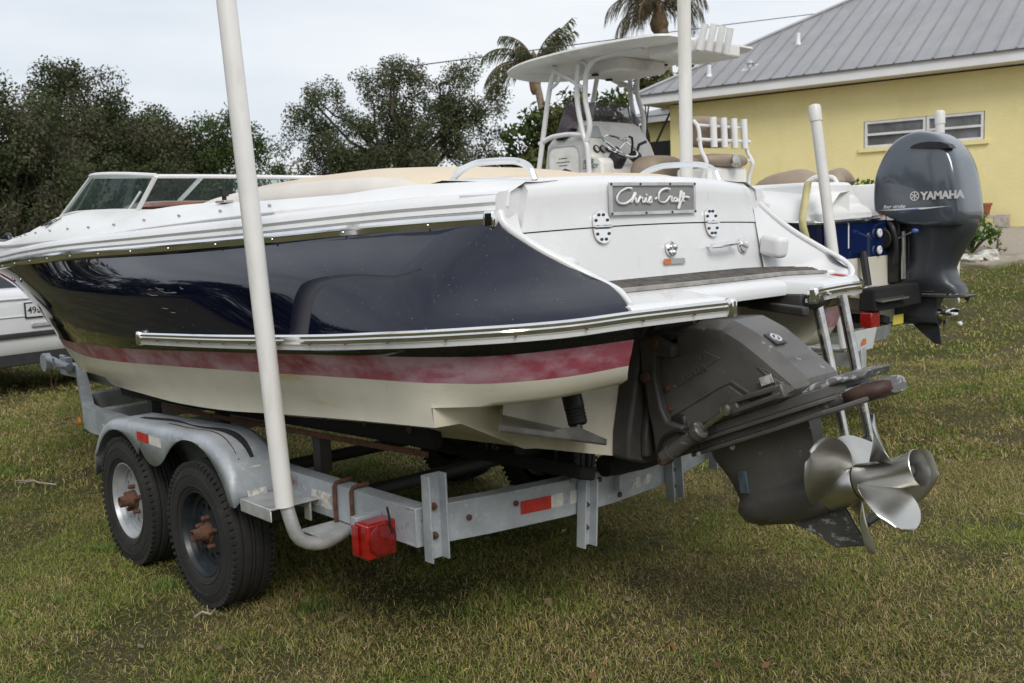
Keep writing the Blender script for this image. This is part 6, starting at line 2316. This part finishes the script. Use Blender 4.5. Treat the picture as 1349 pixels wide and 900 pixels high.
for (a, b, z) in ((2.33, 2.22, 2.30), (2.36, 2.19, 2.265), (2.33, 2.22, 2.235)):
    pmb.box(((a + b) / 2, CYP + .004, z), (a - b, .003, .005))
pmb.prism([(2.34, CYP + .003, 2.175), (2.25, CYP + .003, 2.205), (2.16, CYP + .003, 2.175)], (0, .003, 0))
pmb.build('door_print', M['blackprint'], dmo, angle=0, stuff=True)
lg = MB()
for txt, z, xx in (('EDGE', 2.232, 2.02), ('LEGACY', 2.188, 2.03)):
    t_ = text_mb(txt, .050, (xx, CYP + .003, z), (-1, 0, 0), (0, 0, 1), .003, shear=.25, bold=.001)
    lg.add(t_.v, t_.f)
lg.build('console_lettering', M['greenprint'], con, angle=0)
for (y, r) in ((-3.775, .038), (-3.862, .038), (-3.94, .026), (-4.05, .03)):
    ga = MB()
    ga.lathe([(r, 0), (r, .014), (r * .8, .018), (r * .8, .012)], (1.972, y, 2.365), (-.92, 0, .38), 20, cap=False)
    gao = ga.build('gauge', M['blackpl'], con)
    MB().lathe([(r * .8, .010), (.001, .010)], (1.972, y, 2.365), (-.92, 0, .38), 20, cap=False).build('gauge_face', M['sticker'], gao)
MB().box((2.048, -3.80, 2.53), (.018, .24, .125), (-.92, 0, .39), (0, 1, 0), (.39, 0, .92)).build('chart_plotter', M['rim_grey'], con, bevel=.006)
sw = MB()
swc = Vector((1.84, -3.96, 2.385))
sx_, sy_, sn_ = frame_from((-.62, 0, .78))
sw.tube([swc + (sx_ * math.cos(a) + sy_ * math.sin(a)) * .175 for a in np.linspace(0, 2 * math.pi, 33)], .011, 8, cap=False)
for k in range(3):
    a = 2.09 * k + .5
    sw.tube([swc - sn_ * .05, swc + (sx_ * math.cos(a) + sy_ * math.sin(a)) * .175], .009, 6)
sw.tube([swc - sn_ * .04, (1.97, -3.96, 2.32)], .03, 10)
sw.sphere(swc + sx_ * .15 + sy_ * .09 + sn_ * .02, .022, 8, 6)
sw.build('steering_wheel', M['chrome'], con)
MB().box((1.80, -3.86, 2.255), (.13, .12, .13), (.8, 0, .6), (0, 1, 0), (-.6, 0, .8)).build('compass', M['blackpl'], con, bevel=.02)
hl = MB()
hl.lathe([(.065, 0), (.07, .04), (.055, .09), (.02, .10)], (1.84, -4.13, 2.25), (-.75, .2, .65), 16)
hl.tube([(1.80, -4.14, 2.32), (1.79, -4.17, 2.40), (1.78, -4.26, 2.43)], .015, 8)
hl.tube([(1.81, -4.08, 2.31), (1.80, -4.09, 2.41), (1.79, -4.07, 2.46), (1.79, -4.03, 2.47)], .012, 8)
hl.box((1.79, -4.30, 2.235), (.04, .14, .10))
hl.build('throttle_control', M['blackpl'], con, bevel=.006)
sgl = [(2.30, CYP + .01, 2.49), (2.46, CYP - .07, 2.50), (2.53, -4.13, 2.50), (2.46, CYS + .07, 2.50), (2.30, CYS - .01, 2.49)]
sgt = [(2.06, CYP - .09, 2.655), (2.27, CYP - .09, 2.835), (2.36, -4.13, 2.85), (2.27, CYS + .09, 2.835), (2.06, CYS + .09, 2.655)]
MB().loft([spl(sgl, 24), spl(sgt, 24)], False, False).build('console_windscreen', M['acrylic'], con, angle=60, solid=.006)
MB().loft([spl([(p[0] - .025, p[1] - .01 * (1 if p[1] > -4.1 else -1), p[2] - .02) for p in sgl], 24), spl([(2.14, CYP - .06, 2.56), (2.36, CYP - .10, 2.60), (2.43, -4.13, 2.61), (2.36, CYS + .10, 2.60), (2.14, CYS + .06, 2.56)], 24)], False, False).build('console_cover', M['cover'], con, angle=60, solid=.01)

# hardtop
ht = MB()
outl = [(.88, .60), (.98, .68), (1.6, .72), (2.4, .68), (2.92, .50), (3.13, .25), (3.2, 0)]
top_o = spl([(x, y, 0) for x, y in outl], 26)
ring = [(x, y) for x, y, _ in top_o] + [(x, -y) for x, y, _ in top_o[-2::-1]]
HT = Vector((0, -4.08, 3.17))
rg = []
for (k, dz) in ((.80, -.030), (.97, -.022), (1.0, -.002), (.992, .016), (.90, .032), (.5, .05)):
    rg.append([(1.75 + (x - 1.75) * k, HT.y + y * k, HT.z + dz + .025 * math.sin((x - .6) / 2.4 * 3.14)) for x, y in ring])
ht.loft(rg, True, True)
hto = ht.build('hardtop', M['ttop_under'], cc, angle=50)
bx = MB()
bx.box((1.95, HT.y - .05, HT.z - .065), (.55, .62, .12))
bx.build('electronics_box', M['ttop_under'], hto, bevel=.02)
sp = MB()
for (x, y) in ((2.0, .26), (2.15, -.1), (1.7, -.37)):
    sp.lathe([(.035, 0), (.035, .015), (.001, .02)], (x, HT.y + y, HT.z - .125 if abs(y) < .28 else HT.z - .03), (0, 0, -1), 12)
sp.box((1.35, HT.y + .1, HT.z - .03), (.22, .10, .012))
sp.build('hardtop_fitting', M['blackpl'], hto)
MB().prism([(1.25, HT.y - .30, HT.z + .01), (1.25, HT.y + .42, HT.z + .01), (.78, HT.y + .36, HT.z + .0), (.78, HT.y - .26, HT.z + .0)], (0, 0, -.115)).build('rod_box', M['ttop_under'], hto, bevel=.02)
for k in range(4):
    lo_p, hi_p = [(0.740,-3.695,3.060),(0.740,-3.818,3.065),(0.740,-3.945,3.064),(0.740,-4.063,3.062)][k], [(0.690,-3.713,3.258),(0.690,-3.837,3.271),(0.690,-3.953,3.271),(0.690,-4.060,3.263)][k]
    MB().tube([lo_p, hi_p], .030, 12).build('rocket_launcher', M['alu_white'], hto)
for q, r in (([(2.018,-3.620,3.125),(2.047,-3.620,2.854),(1.986,-3.620,2.509),(1.935,-3.620,2.362),(1.918,-3.620,2.062)], .024), ([(1.273,-3.620,3.159),(1.537,-3.620,3.161),(1.758,-3.620,3.148),(1.879,-3.620,3.099),(1.929,-3.620,3.007),(1.945,-3.620,2.822),(1.899,-3.620,2.562),(1.942,-3.620,2.431)], .024), ([(2.316,-3.620,3.140),(2.395,-3.620,2.937),(2.482,-3.620,2.590),(2.586,-3.620,2.157)], .024), ([(2.367,-3.620,3.120),(2.184,-3.620,3.027),(1.970,-3.620,2.905)], .018), ([(2.251,-3.620,3.063),(2.283,-3.620,2.999),(2.364,-3.620,2.954)], .016), ([(2.016,-3.620,3.165),(1.934,-3.620,3.114),(1.908,-3.620,3.057)], .016), ([(2.551,-3.620,2.454),(2.355,-3.620,2.508),(2.206,-3.620,2.512),(1.977,-3.620,2.488)], .022),
             ([(2.233,-4.580,3.261),(2.224,-4.580,2.909),(2.128,-4.580,2.554),(2.074,-4.580,2.425),(2.043,-4.580,2.143)], .024), ([(1.532,-4.580,3.243),(1.845,-4.580,3.255),(2.032,-4.580,3.232),(2.120,-4.580,3.172),(2.145,-4.580,2.965),(2.067,-4.580,2.658),(2.083,-4.580,2.455)], .024), ([(2.659,-4.580,3.171),(2.744,-4.580,2.863),(2.797,-4.580,2.577)], .024), ([(2.596,-4.580,3.178),(2.377,-4.580,3.060),(2.155,-4.580,2.966)], .018), ([(2.465,-4.580,3.145),(2.377,-4.580,3.082),(2.250,-4.580,3.029)], .016), ([(2.262,-4.580,3.265),(2.176,-4.580,3.209),(2.130,-4.580,3.159)], .016)):
    MB().tube(spl(q, max(8, 5 * len(q))) if len(q) > 2 else q, r, 10).build('tower_tube', M['alu_white'], cc)

# leaning post
lp = MB()
lp.box((.98, Y2 + .02, 1.82), (.36, .56, .62))
lpo = lp.build('leaning_post', M['ttop_under'], cc, bevel=.03)
def pad(name, c, size, m_, parent, rot=0.0, e=.7):
    mb = MB()
    rg = []
    ex = Vector((math.cos(rot), 0, math.sin(rot)))
    ez = Vector((-math.sin(rot), 0, math.cos(rot)))
    for i in range(15):
        t = -1 + 2 * i / 14
        k = (1 - abs(t) ** 4) ** .5 if abs(t) < 1 else .05
        k = max(k, .25)
        ring = []
        for a in np.linspace(0, 2 * math.pi, 20, endpoint=False):
            ca, sa = math.cos(a), math.sin(a)
            ring.append(Vector(c) + Vector((0, 1, 0)) * t * size[1] / 2 + ex * (math.copysign(abs(ca) ** e, ca) * size[0] / 2 * k) + ez * (math.copysign(abs(sa) ** e, sa) * size[2] / 2 * k))
        rg.append(ring)
    mb.loft(rg, True, True)
    return mb.build(name, m_, parent, angle=60)


pad('seat_cushion', (.98, Y2, 2.185), (.46, .66, .13), M['taupe'], lpo)
pad('seat_front', (1.52, Y2 + .10, 2.10), (.36, .56, .36), M['taupe'], cc)
pad('backrest', (1.0, Y2 + .06, 2.44), (.13, .74, .27), M['taupe'], lpo, R(8))
lf = MB()
for y in (Y2 - .34, Y2 + .34):
    lf.tube(spl([(.86, y, 1.72), (.84, y, 2.05), (.80, y, 2.16), (.86, y, 2.28), (.88, y, 2.46), (.93, y, 2.52)], 16), .017, 8)
lf.tube([(.87, Y2 - .40, 2.36), (.87, Y2 + .36, 2.36)], .016, 8)
lf.tube([(.885, Y2 - .34, 2.48), (.885, Y2 + .34, 2.48)], .013, 8)
lf.tube([(.82, Y2 - .38, 2.19), (.82, Y2 - .24, 2.19)], .011, 8)
lf.build('seat_frame', M['alu_white'], lpo)
for k in range(4):
    y = Y2 + .17 - .152 * k
    MB().tube([(.845, y, 2.295), (.855, y, 2.55)], .030, 12).build('rod_tube', M['alu_white'], lpo)
MB().lathe([(.05, 0), (.06, .03), (.02, .05)], (.75, Y2 + .02, 2.17), (-1, 0, .2), 12).build('seat_latch', M['stainless'], lpo)

# outboard motor on the transom
OY = -4.2
side = [(-.520, 1.700), (-.512, 1.80), (-.520, 1.93), (-.558, 2.05), (-.625, 2.155), (-.735, 2.240), (-.885, 2.275), (-1.03, 2.250), (-1.155, 2.165), (-1.245, 2.03), (-1.300, 1.83), (-1.322, 1.66), (-1.300, 1.585), (-1.12, 1.565), (-.81, 1.590), (-.57, 1.672)]
sp_ = spl([(x, z, 0) for x, z in side + [side[0]]], 65)[:-1, :2]
sp_[:, 0] = -1.273 + (sp_[:, 0] + 1.322) * .835
cen = np.array([-.94, 1.86])
ob = MB()
rg = []
for (k, w) in ((.84, .222), (.90, .216), (.945, .202), (.975, .18), (.992, .14), (1.0, .09), (1.0, 0)):
    rg.append([Vector((cen[0] + (x - cen[0]) * k, OY + w * (1 - .18 * max(0, (z - 1.95) / .35)), cen[1] + (z - cen[1]) * k)) for x, z in sp_])
rg2 = [[Vector((p.x, 2 * OY - p.y, p.z)) for p in r] for r in rg[:-1]]
ob.loft(rg + rg2[::-1], True, True)
mot_m = MB()
# midsection: stacked rounded sections, leg sweeping into the lower unit
secs = [(1.62, -.80, -1.275, .185), (1.57, -.80, -1.275, .18), (1.50, -.82, -1.245, .165), (1.42, -.83, -1.20, .155), (1.33, -.83, -1.15, .145), (1.27, -.80, -1.125, .15), (1.22, -.75, -1.14, .155), (1.17, -.72, -1.165, .15), (1.145, -.715, -1.20, .14), (1.09, -.72, -1.225, .12)]
rg = []
for z, x0, x1, w in secs:
    ring = []
    for a in np.linspace(0, 2 * math.pi, 28, endpoint=False):
        ca, sa = math.cos(a), math.sin(a)
        ring.append((((x0 + x1) / 2) + (x0 - x1) / 2 * math.copysign(abs(ca) ** .6, ca), OY + w * math.copysign(abs(sa) ** .55, sa), z))
    rg.append(ring)
mot_m.loft(rg, True, True)
mot = mot_m.build('outboard_motor', M['ob_dark'], cc, angle=40)
ob.build('motor_cowling', M['ob'], mot, angle=60)
wm = MB()
wv = [(-.70, 2.135), (-.73, 2.160), (-.80, 2.180), (-.88, 2.188), (-.97, 2.180), (-1.03, 2.160), (-1.055, 2.135), (-1.0, 2.128), (-.88, 2.125), (-.76, 2.128)]
wm.prism([(-0.888,-3.992,2.151),(-0.916,-3.992,2.170),(-0.966,-3.992,2.182),(-1.038,-3.992,2.184),(-1.119,-3.992,2.174),(-1.163,-3.992,2.155),(-1.184,-3.992,2.127),(-1.120,-3.992,2.127),(-1.038,-3.992,2.133)], (0, -.10, 0))
wm.build('cowling_vent', M['blackpl'], mot, angle=30)
low2 = MB()
plat = [(1.082, -.70, -1.24, .10), (1.074, -.72, -1.275, .105), (1.062, -.72, -1.275, .105)]
low2.prism([(x, OY + y, 1.062) for x, y in ((-.70, .05), (-.80, .11), (-1.15, .12), (-1.255, .08), (-1.265, -.08), (-1.15, -.12), (-.80, -.11), (-.70, -.05))], (0, 0, .014))
low2.prism([(x, OY + y, 1.098) for x, y in ((-.74, .05), (-.82, .12), (-1.04, .13), (-1.04, -.13), (-.82, -.12), (-.74, -.05))], (0, 0, .012))
rg = []
for z, x0, x1, w in ((1.07, -.70, -1.04, .072), (1.0, -.705, -1.035, .066), (.94, -.70, -1.035, .078), (.87, -.71, -1.035, .066), (.845, -.75, -1.03, .02)):
    rg.append([(x0 + (x1 - x0) * i / 12, OY + w * math.sqrt(max(0, math.sin(math.pi * min(1, .02 + .7 * i / 12)))), z) for i in range(13)] + [(x0 + (x1 - x0) * i / 12, OY - w * math.sqrt(max(0, math.sin(math.pi * min(1, .02 + .7 * i / 12)))), z) for i in range(12, -1, -1)])
low2.loft(rg, True, True)
low2.lathe([(.006, -.02), (.045, .02), (.068, .09), (.075, .2), (.062, .33)], (-.70, OY, .925), (-1, 0, 0), 20)
low2.prism([(-.80, OY + .008, .875), (-1.03, OY + .008, .875), (-1.05, OY + .008, .70), (-1.0, OY + .008, .705), (-.88, OY + .008, .80)], (0, -.016, 0))
low2.prism([(-1.20, OY + .01, 1.066), (-1.255, OY + .01, 1.066), (-1.24, OY + .01, 1.02)], (0, -.02, 0))
low2.box((-.862, OY + .052, .985), (.022, .012, .05))
low2.build('lower_unit', M['ob_dark'], mot, angle=35, bevel=.004)
pb = MB()
pb.lathe([(.045, 0), (.050, .01), (.048, .13), (.044, .155), (.030, .155)], (-1.03, OY, .925), (-1, 0, 0), 22)
SH = Vector((-1.03, OY, .925))
_DU, _DV, _DW = DU, DV, DW
DU, DV, DW = Vector((-1, 0, 0)), Vector((0, 0, 1)), Vector((0, 1, 0))
for k in range(3):
    prop_blade(pb, .075, R(10) + k * 2 * math.pi / 3, .175, .045, .16, .40, .02, -1)
pb.build('motor_propeller', M['chrome'], mot, angle=40)
DU, DV, DW = _DU, _DV, _DW
bk = MB()
bk.box((-.755, OY, 1.42), (.10, .36, .50))
bk.box((-.80, OY + .11, 1.36), (.12, .05, .46))
bk.box((-.80, OY - .11, 1.36), (.12, .05, .46))
bk.lathe([(.075, -.04), (.085, 0), (.075, .04)], (-.70, OY + .21, 1.50), (0, 1, 0), 18)
bk.tube(spl([(-.72, OY + .18, 1.62), (-.78, OY + .24, 1.58), (-.80, OY + .22, 1.45), (-.79, OY + .20, 1.30)], 14), .022, 8)
bk.tube(spl([(-.60, OY + .15, 1.66), (-.68, OY + .22, 1.60), (-.77, OY + .20, 1.50)], 12), .018, 8)
bk.build('mount_bracket', M['blackpl'], mot, bevel=.012)
MB().tube([(-.845, OY + .20, 1.55), (-.85, OY + .20, 1.20)], .016, 8).build('steering_rod', M['stainless'], mot)
hs = MB()
hs.tube(spl([(-.80, OY + .22, 1.49), (-.86, OY + .22, 1.52), (-.92, OY + .225, 1.545)], 8), .006, 6)
hs.build('flush_hose', M['ladder'], mot)
MB().sphere((-.945, OY + .225, 1.552), .018, 10, 6, scale=(1.5, 1, 1)).build('hose_plug', M['blueprint'], mot)
pr = MB()
ly = OY + .2245
t_ = text_mb('YAMAHA', .076, (-.985, ly, 1.776), (-1, 0, .0), (0, 0, 1), .003, bold=.0032, space=.96)
pr.add(t_.v, t_.f)
rcx = Vector((-.938, ly, 1.803))
pr.lathe([(.028, -.0015), (.034, -.0015), (.034, .0015), (.028, .0015), (.028, -.0015)], rcx, (0, 1, 0), 24, cap=False)
for k in range(3):
    a = math.pi / 2 + k * math.pi / 3
    pr.box(rcx, (.056, .003, .006), (math.cos(a), 0, math.sin(a)), (0, 1, 0), (-math.sin(a), 0, math.cos(a)))
t_ = text_mb('four stroke', .036, (-.70, ly - .002, 1.722), (-1, 0, .0), (0, 0, 1), .003, shear=.35, bold=.0008)
pr.add(t_.v, t_.f)
pr.prism([(-.66, ly - .004, 1.710), (-.80, ly - .001, 1.716), (-1.20, ly - .004, 1.722), (-1.00, ly - .001, 1.706), (-.80, ly - .001, 1.704)], (0, .003, 0))
pr.build('motor_lettering', M['silverprint'], mot, angle=0)
MB().prism([(-.80, ly + .001, 1.706), (-.96, ly + .001, 1.7125), (-.99, ly + .001, 1.704), (-.82, ly + .001, 1.701)], (0, .003, 0)).build('blue_stroke', M['blueprint'], mot, angle=0)
for x in (-.685, -.75):
    wl2 = MB()
    wl2.box((x, OY + .214, 1.652), (.052, .004, .034), mi=0)
    wl2.box((x, OY + .215, 1.672), (.052, .004, .009), mi=1)
    wl2.build('motor_label', [M['sticker'], M['orange']], mot, angle=0)

# tie-down strap over the port quarter
stp = MB()
a = resample([(-0.630,-3.060,1.920)] + [(-0.640,-2.965,1.675)] + [(-0.649,-2.960,1.613)] + [(-0.662,-2.985,1.519)] + [(-.62, Y2 + 1.12, 1.10), (-.52, Y2 + 1.05, .72)], 40)
stp.loft([[(p[0] + .027, p[1] + .014, p[2] + .006) for p in a], [(p[0] - .027, p[1] + .010, p[2] + .006) for p in a]], False, False)
tag(stp.build('tie_down_strap', M['strap'], None, angle=60, solid=.004), 'pale yellow tie down strap over the quarter of the blue boat', 'strap')

# its trailer
t2 = thing('boat_trailer', 'aluminium trailer with white guide poles under the blue centre console boat', 'trailer', (1, Y2, 0))
fr2 = MB()
for s in (1, -1):
    fr2.box((1.4 if s > 0 else 1.75, Y2 + .88 * s, .70), (4.6 if s > 0 else 3.9, .07, .15))
    fr2.box((4.4, Y2 + .45 * s, .68), (1.7, .07, .13), (.86, -.5 * s, 0), (.5 * s, .86, 0))
for x in (-.15, 1.0, 2.6):
    fr2.box((x, Y2, .66), (.10, 1.7, .12))
fr2.box((5.6, Y2, .66), (1.6, .09, .12))
fr2.build('frame', M['galv_bright'], t2, bevel=.004)
for s in (1, -1):
    MB().box((.8, Y2 + .55 * s, .93), (3.4, .10, .06), (1, 0, .0), (0, .96, .26 * s), (0, -.26 * s, .96)).build('bunk', M['carpet'], t2, bevel=.01)
    MB().box([(-0.800,-3.601,1.004)][0] if s > 0 else (-.12, Y2 - .86, .98), (.012, .15, .34)).build('guide_plate', M['galv_bright'], t2, bevel=.004)
MB().box((-.88, Y2 + .45, 1.09), (.12, .72, .16)).build('motor_support', M['carpet'], t2, bevel=.012)
for s in (1, -1):
    tl = MB().box([(-0.870,-3.456,0.950)][0] if s > 0 else (-.15, Y2 - .93, .88), (.09, .13, .11)).build('tail_light', M['redlens'], t2, bevel=.01)
    topz = 2.40 if s > 0 else 2.50
    gp = MB()
    b0 = Vector([(-0.851,-3.000,1.380)][0]) if s > 0 else Vector((-.56, Y2 - 1.12, .75))
    b1 = Vector([(-0.706,-3.000,2.407)][0]) if s > 0 else Vector((-.515, Y2 - 1.12, 2.50))
    b0 = b1 + (b0 - b1) * (1.62 / max(.01, (b1 - b0).length)) if s > 0 else b0
    gp.tube([b0, b1], .036, 16)
    gp.lathe([(.041, -.09), (.042, .0), (.036, .016), (.02, .022), (.001, .023)], b1, b1 - b0, 16)
    gp.build('guide_pole', M['pvc'], t2)
    MB().tube([b0 + (b1 - b0) * .03, b0, (b0.x + .12, Y2 + 1.02 * s, b0.z - .04), (-.35, Y2 + .9 * s, .74)], .024, 10).build('pole_foot', M['galv_bright'], t2)
for (x, s) in ((.75, 1), (1.6, 1), (.75, -1), (1.6, -1)):
    y = .98 * s
    rel = Vector((x, Y2 + y, .345)) - Vector(t2.location)
    t_ = place_copy(TY, t2, rel, 0 if s > 0 else math.pi)
    place_copy(RG, t_, (0, 0, 0))
    place_copy(HB, t_, (0, .012, 0))
lpm = MB()
lc = Vector([(-0.900,-3.314,0.822)][0])
lpm.box(lc, (.004, .305, .155), (.97, 0, .2), (0, 1, 0), (-.2, 0, .97), 0)
lpo2 = lpm.build('licence_plate', M['plateface'], t2, angle=0)
t_ = text_mb('Z42', .085, lc + Vector((-.006, .125, -.03)), (0, -1, 0), (-.2, 0, .97), .002, bold=.001)
MB().add([lc + Vector((-.004, y, z)) for y, z in ((.04, -.035), (-.03, -.03), (-.02, .02), (.02, .04))], [(0, 1, 2, 3)]).build('plate_emblem', M['orange'], lpo2, angle=0)
MB().box(lc + Vector((-.004, 0, .055)), (.002, .26, .02), (.97, 0, .2), (0, 1, 0), (-.2, 0, .97)).build('plate_print', M['greenprint'], lpo2, angle=0)
yl = MB()
yl.box((-.84, Y2 + .26, .905), (.004, .16, .07))
yl.build('warning_label', M['yellowpaint'], t2, angle=0)

# ------------------------------------------------------------------ white car parked beyond the bow
CR = R(10)
CF, CL = Vector((math.cos(CR), math.sin(CR), 0)), Vector((-math.sin(CR), math.cos(CR), 0))
C0 = Vector((7.40, -.52, 0))
car = thing('parked_car', 'white sport utility car parked beyond the bow, rear end towards the boats', 'car', C0 + CF * 2.4)


def cpt(x, y, z):
    """x forward from the rear bumper, y to the car's left."""
    return C0 + CF * x + CL * y + UZ * z


def car_ring(x, prof):
    return [cpt(x, y, z) for y, z in prof] + [cpt(x, -y, z) for y, z in prof[::-1]]


bd = MB()
rows = []
for (x, zb_, w, zs, wt_, zt) in ((.0, .62, .80, .92, .80, 1.12), (.03, .50, .90, .92, .86, 1.18), (.12, .42, .95, .95, .89, 1.22), (.6, .36, .98, .98, .90, 1.20), (1.6, .34, .99, 1.0, .90, 1.17), (3.0, .34, .99, 1.0, .90, 1.12), (3.6, .34, .98, .98, .88, 1.10), (4.3, .36, .96, .92, .82, 1.04), (4.8, .42, .86, .86, .70, .92), (4.92, .50, .70, .80, .55, .82)):
    rows.append(car_ring(x, [(w * .93, zb_), (w * .985, zb_ + .08), (w, (zb_ + zs) / 2), (w * .985, zs), (wt_, zt)]))
bd.loft(rows, True, True)
body = bd.build('body', M['carwhite'], car, angle=40)
gh = MB()
rows = []
for (x, w0, z0, w1, z1) in ((.14, .90, 1.15, .86, 1.20), (.40, .90, 1.16, .73, 1.69), (.9, .90, 1.16, .72, 1.745), (2.0, .90, 1.14, .72, 1.75), (2.7, .90, 1.10, .70, 1.70), (3.55, .87, 1.05, .70, 1.14)):
    rows.append(car_ring(x, [(w0, z0), ((w0 + w1) / 2 + .03, (z0 + z1) / 2), (w1 + .03, z1 - .05), (w1 - .06, z1)]))
gh.loft(rows, True, True)
gh.build('cabin', M['carwhite'], car, angle=40)
rw = MB()
rw.prism([cpt(.150, -.86, 1.215), cpt(.150, .86, 1.215), cpt(.300, .76, 1.56), cpt(.300, -.76, 1.56)], CF * -.02)
rw.build('rear_window', M['carglass'], car, bevel=.008)
MB().box(cpt(.45, 0, 1.70), (.36, 1.30, .05), CF, CL, UZ).build('roof_spoiler', M['carwhite'], car, bevel=.02)
for s in (1, -1):
    MB().prism([cpt(x, .915 * s, z) for x, z in ((.75, 1.24), (3.2, 1.17), (2.6, 1.60), (.95, 1.64))], CL * (-.12 * s)).build('side_window', M['carglass'], car)
    MB().box(cpt(.05, .74 * s, 1.06), (.12, .30, .16), CF, CL, UZ).build('tail_light', M['redlens'], car, bevel=.02)
    for x in (.95, 3.85):
        m_ = MB()
        m_.lathe([(.25, .12), (.35, .11), (.372, .06), (.372, -.06), (.35, -.11), (.25, -.12)], cpt(x, .87 * s, .372), CL * s, 36)
        wo = m_.build('wheel', M['rubber'], car)
        MB().lathe([(.25, .10), (.24, .118), (.20, .09), (.05, .10), (.04, .115), (.001, .115)], cpt(x, .87 * s, .372), CL * s, 20).build('rim', M['rim_grey'], wo)
bmp = MB()
bmp.box(cpt(.0, 0, .70), (.06, 1.72, .055), CF, CL, UZ)
bmp.box(cpt(.10, 0, .44), (.12, 1.6, .16), CF, CL, UZ)
bmp.build('bumper_strip', M['darkplastic'], car, bevel=.01)
MB().box(cpt(-.015, -.02, .80), (.02, .34, .05), CF, CL, UZ).build('hatch_grip', M['galv_bright'], car, bevel=.008)
hl_ = MB()
hl_.box(cpt(-.003, 0, .905), (.02, 1.56, .012), CF, CL, UZ)
hl_.box(cpt(-.003, 0, 1.10), (.03, 1.60, .02), CF, CL, UZ)
hl_.build('hatch_crease', M['carwhite'], car, bevel=.006)
pl = MB().box(cpt(-.012, .05, .965), (.012, .325, .175), CF, CL, UZ).build('licence_plate', M['blackpl'], car, bevel=.004)
MB().box(cpt(-.022, .05, .965), (.006, .295, .145), CF, CL, UZ).build('plate_face', M['plateface'], pl, angle=0)
t_ = text_mb('49D', .105, cpt(-.027, .185, .930), -CL, UZ, .002, bold=.001, space=.95)
t_.build('plate_lettering', M['blackprint'], pl, angle=0)
ov = MB()
rg = []
for (k, d) in ((1.0, 0), (1.0, .012), (.85, .016)):
    rg.append([cpt(-.003 - d, .62 + .095 * k * math.cos(a), 1.03 + .045 * k * math.sin(a)) for a in np.linspace(0, 2 * math.pi, 28, endpoint=False)])
ov.loft(rg, True, True)
ov.build('oval_emblem', M['blueprint'], car)
MB().prism([cpt(.55, .03, 1.74), cpt(.80, .03, 1.75), cpt(.60, .03, 1.83)], CL * -.05).build('antenna_fin', M['carglass'], car, bevel=.01)

# dry twigs lying in the grass
for k, (p, L, a, lab) in enumerate((([(3.061,0.951,-0.001)][0], .40, 2.6, 'bent dry twig on the grass left of the trailer wheels'), ([(-0.164,1.244,-0.002)][0], .10, .5, 'short pale twig on the grass below the rear tyre'))):
    q = Vector(p)
    d = _rt * math.cos(a) + Vector((_f.x, _f.y, 0)) * math.sin(a)
    d.z = 0
    n_ = Vector((-d.y, d.x, 0))
    mb = MB()
    mb.tube([q - d * L / 2 + UZ * .03, q - d * L * .1 + n_ * .03 + UZ * .035, q + d * L * .2 - n_ * .01 + UZ * .03, q + d * L / 2 + n_ * .05 + UZ * .028], [.006, .006, .005, .003], 6)
    mb.tube([q + d * L * .1 + UZ * .032, q + d * L * .25 + n_ * .1 + UZ * .035], [.004, .002], 5)
    tag(mb.build('twig', M['twig']), lab, 'twig')
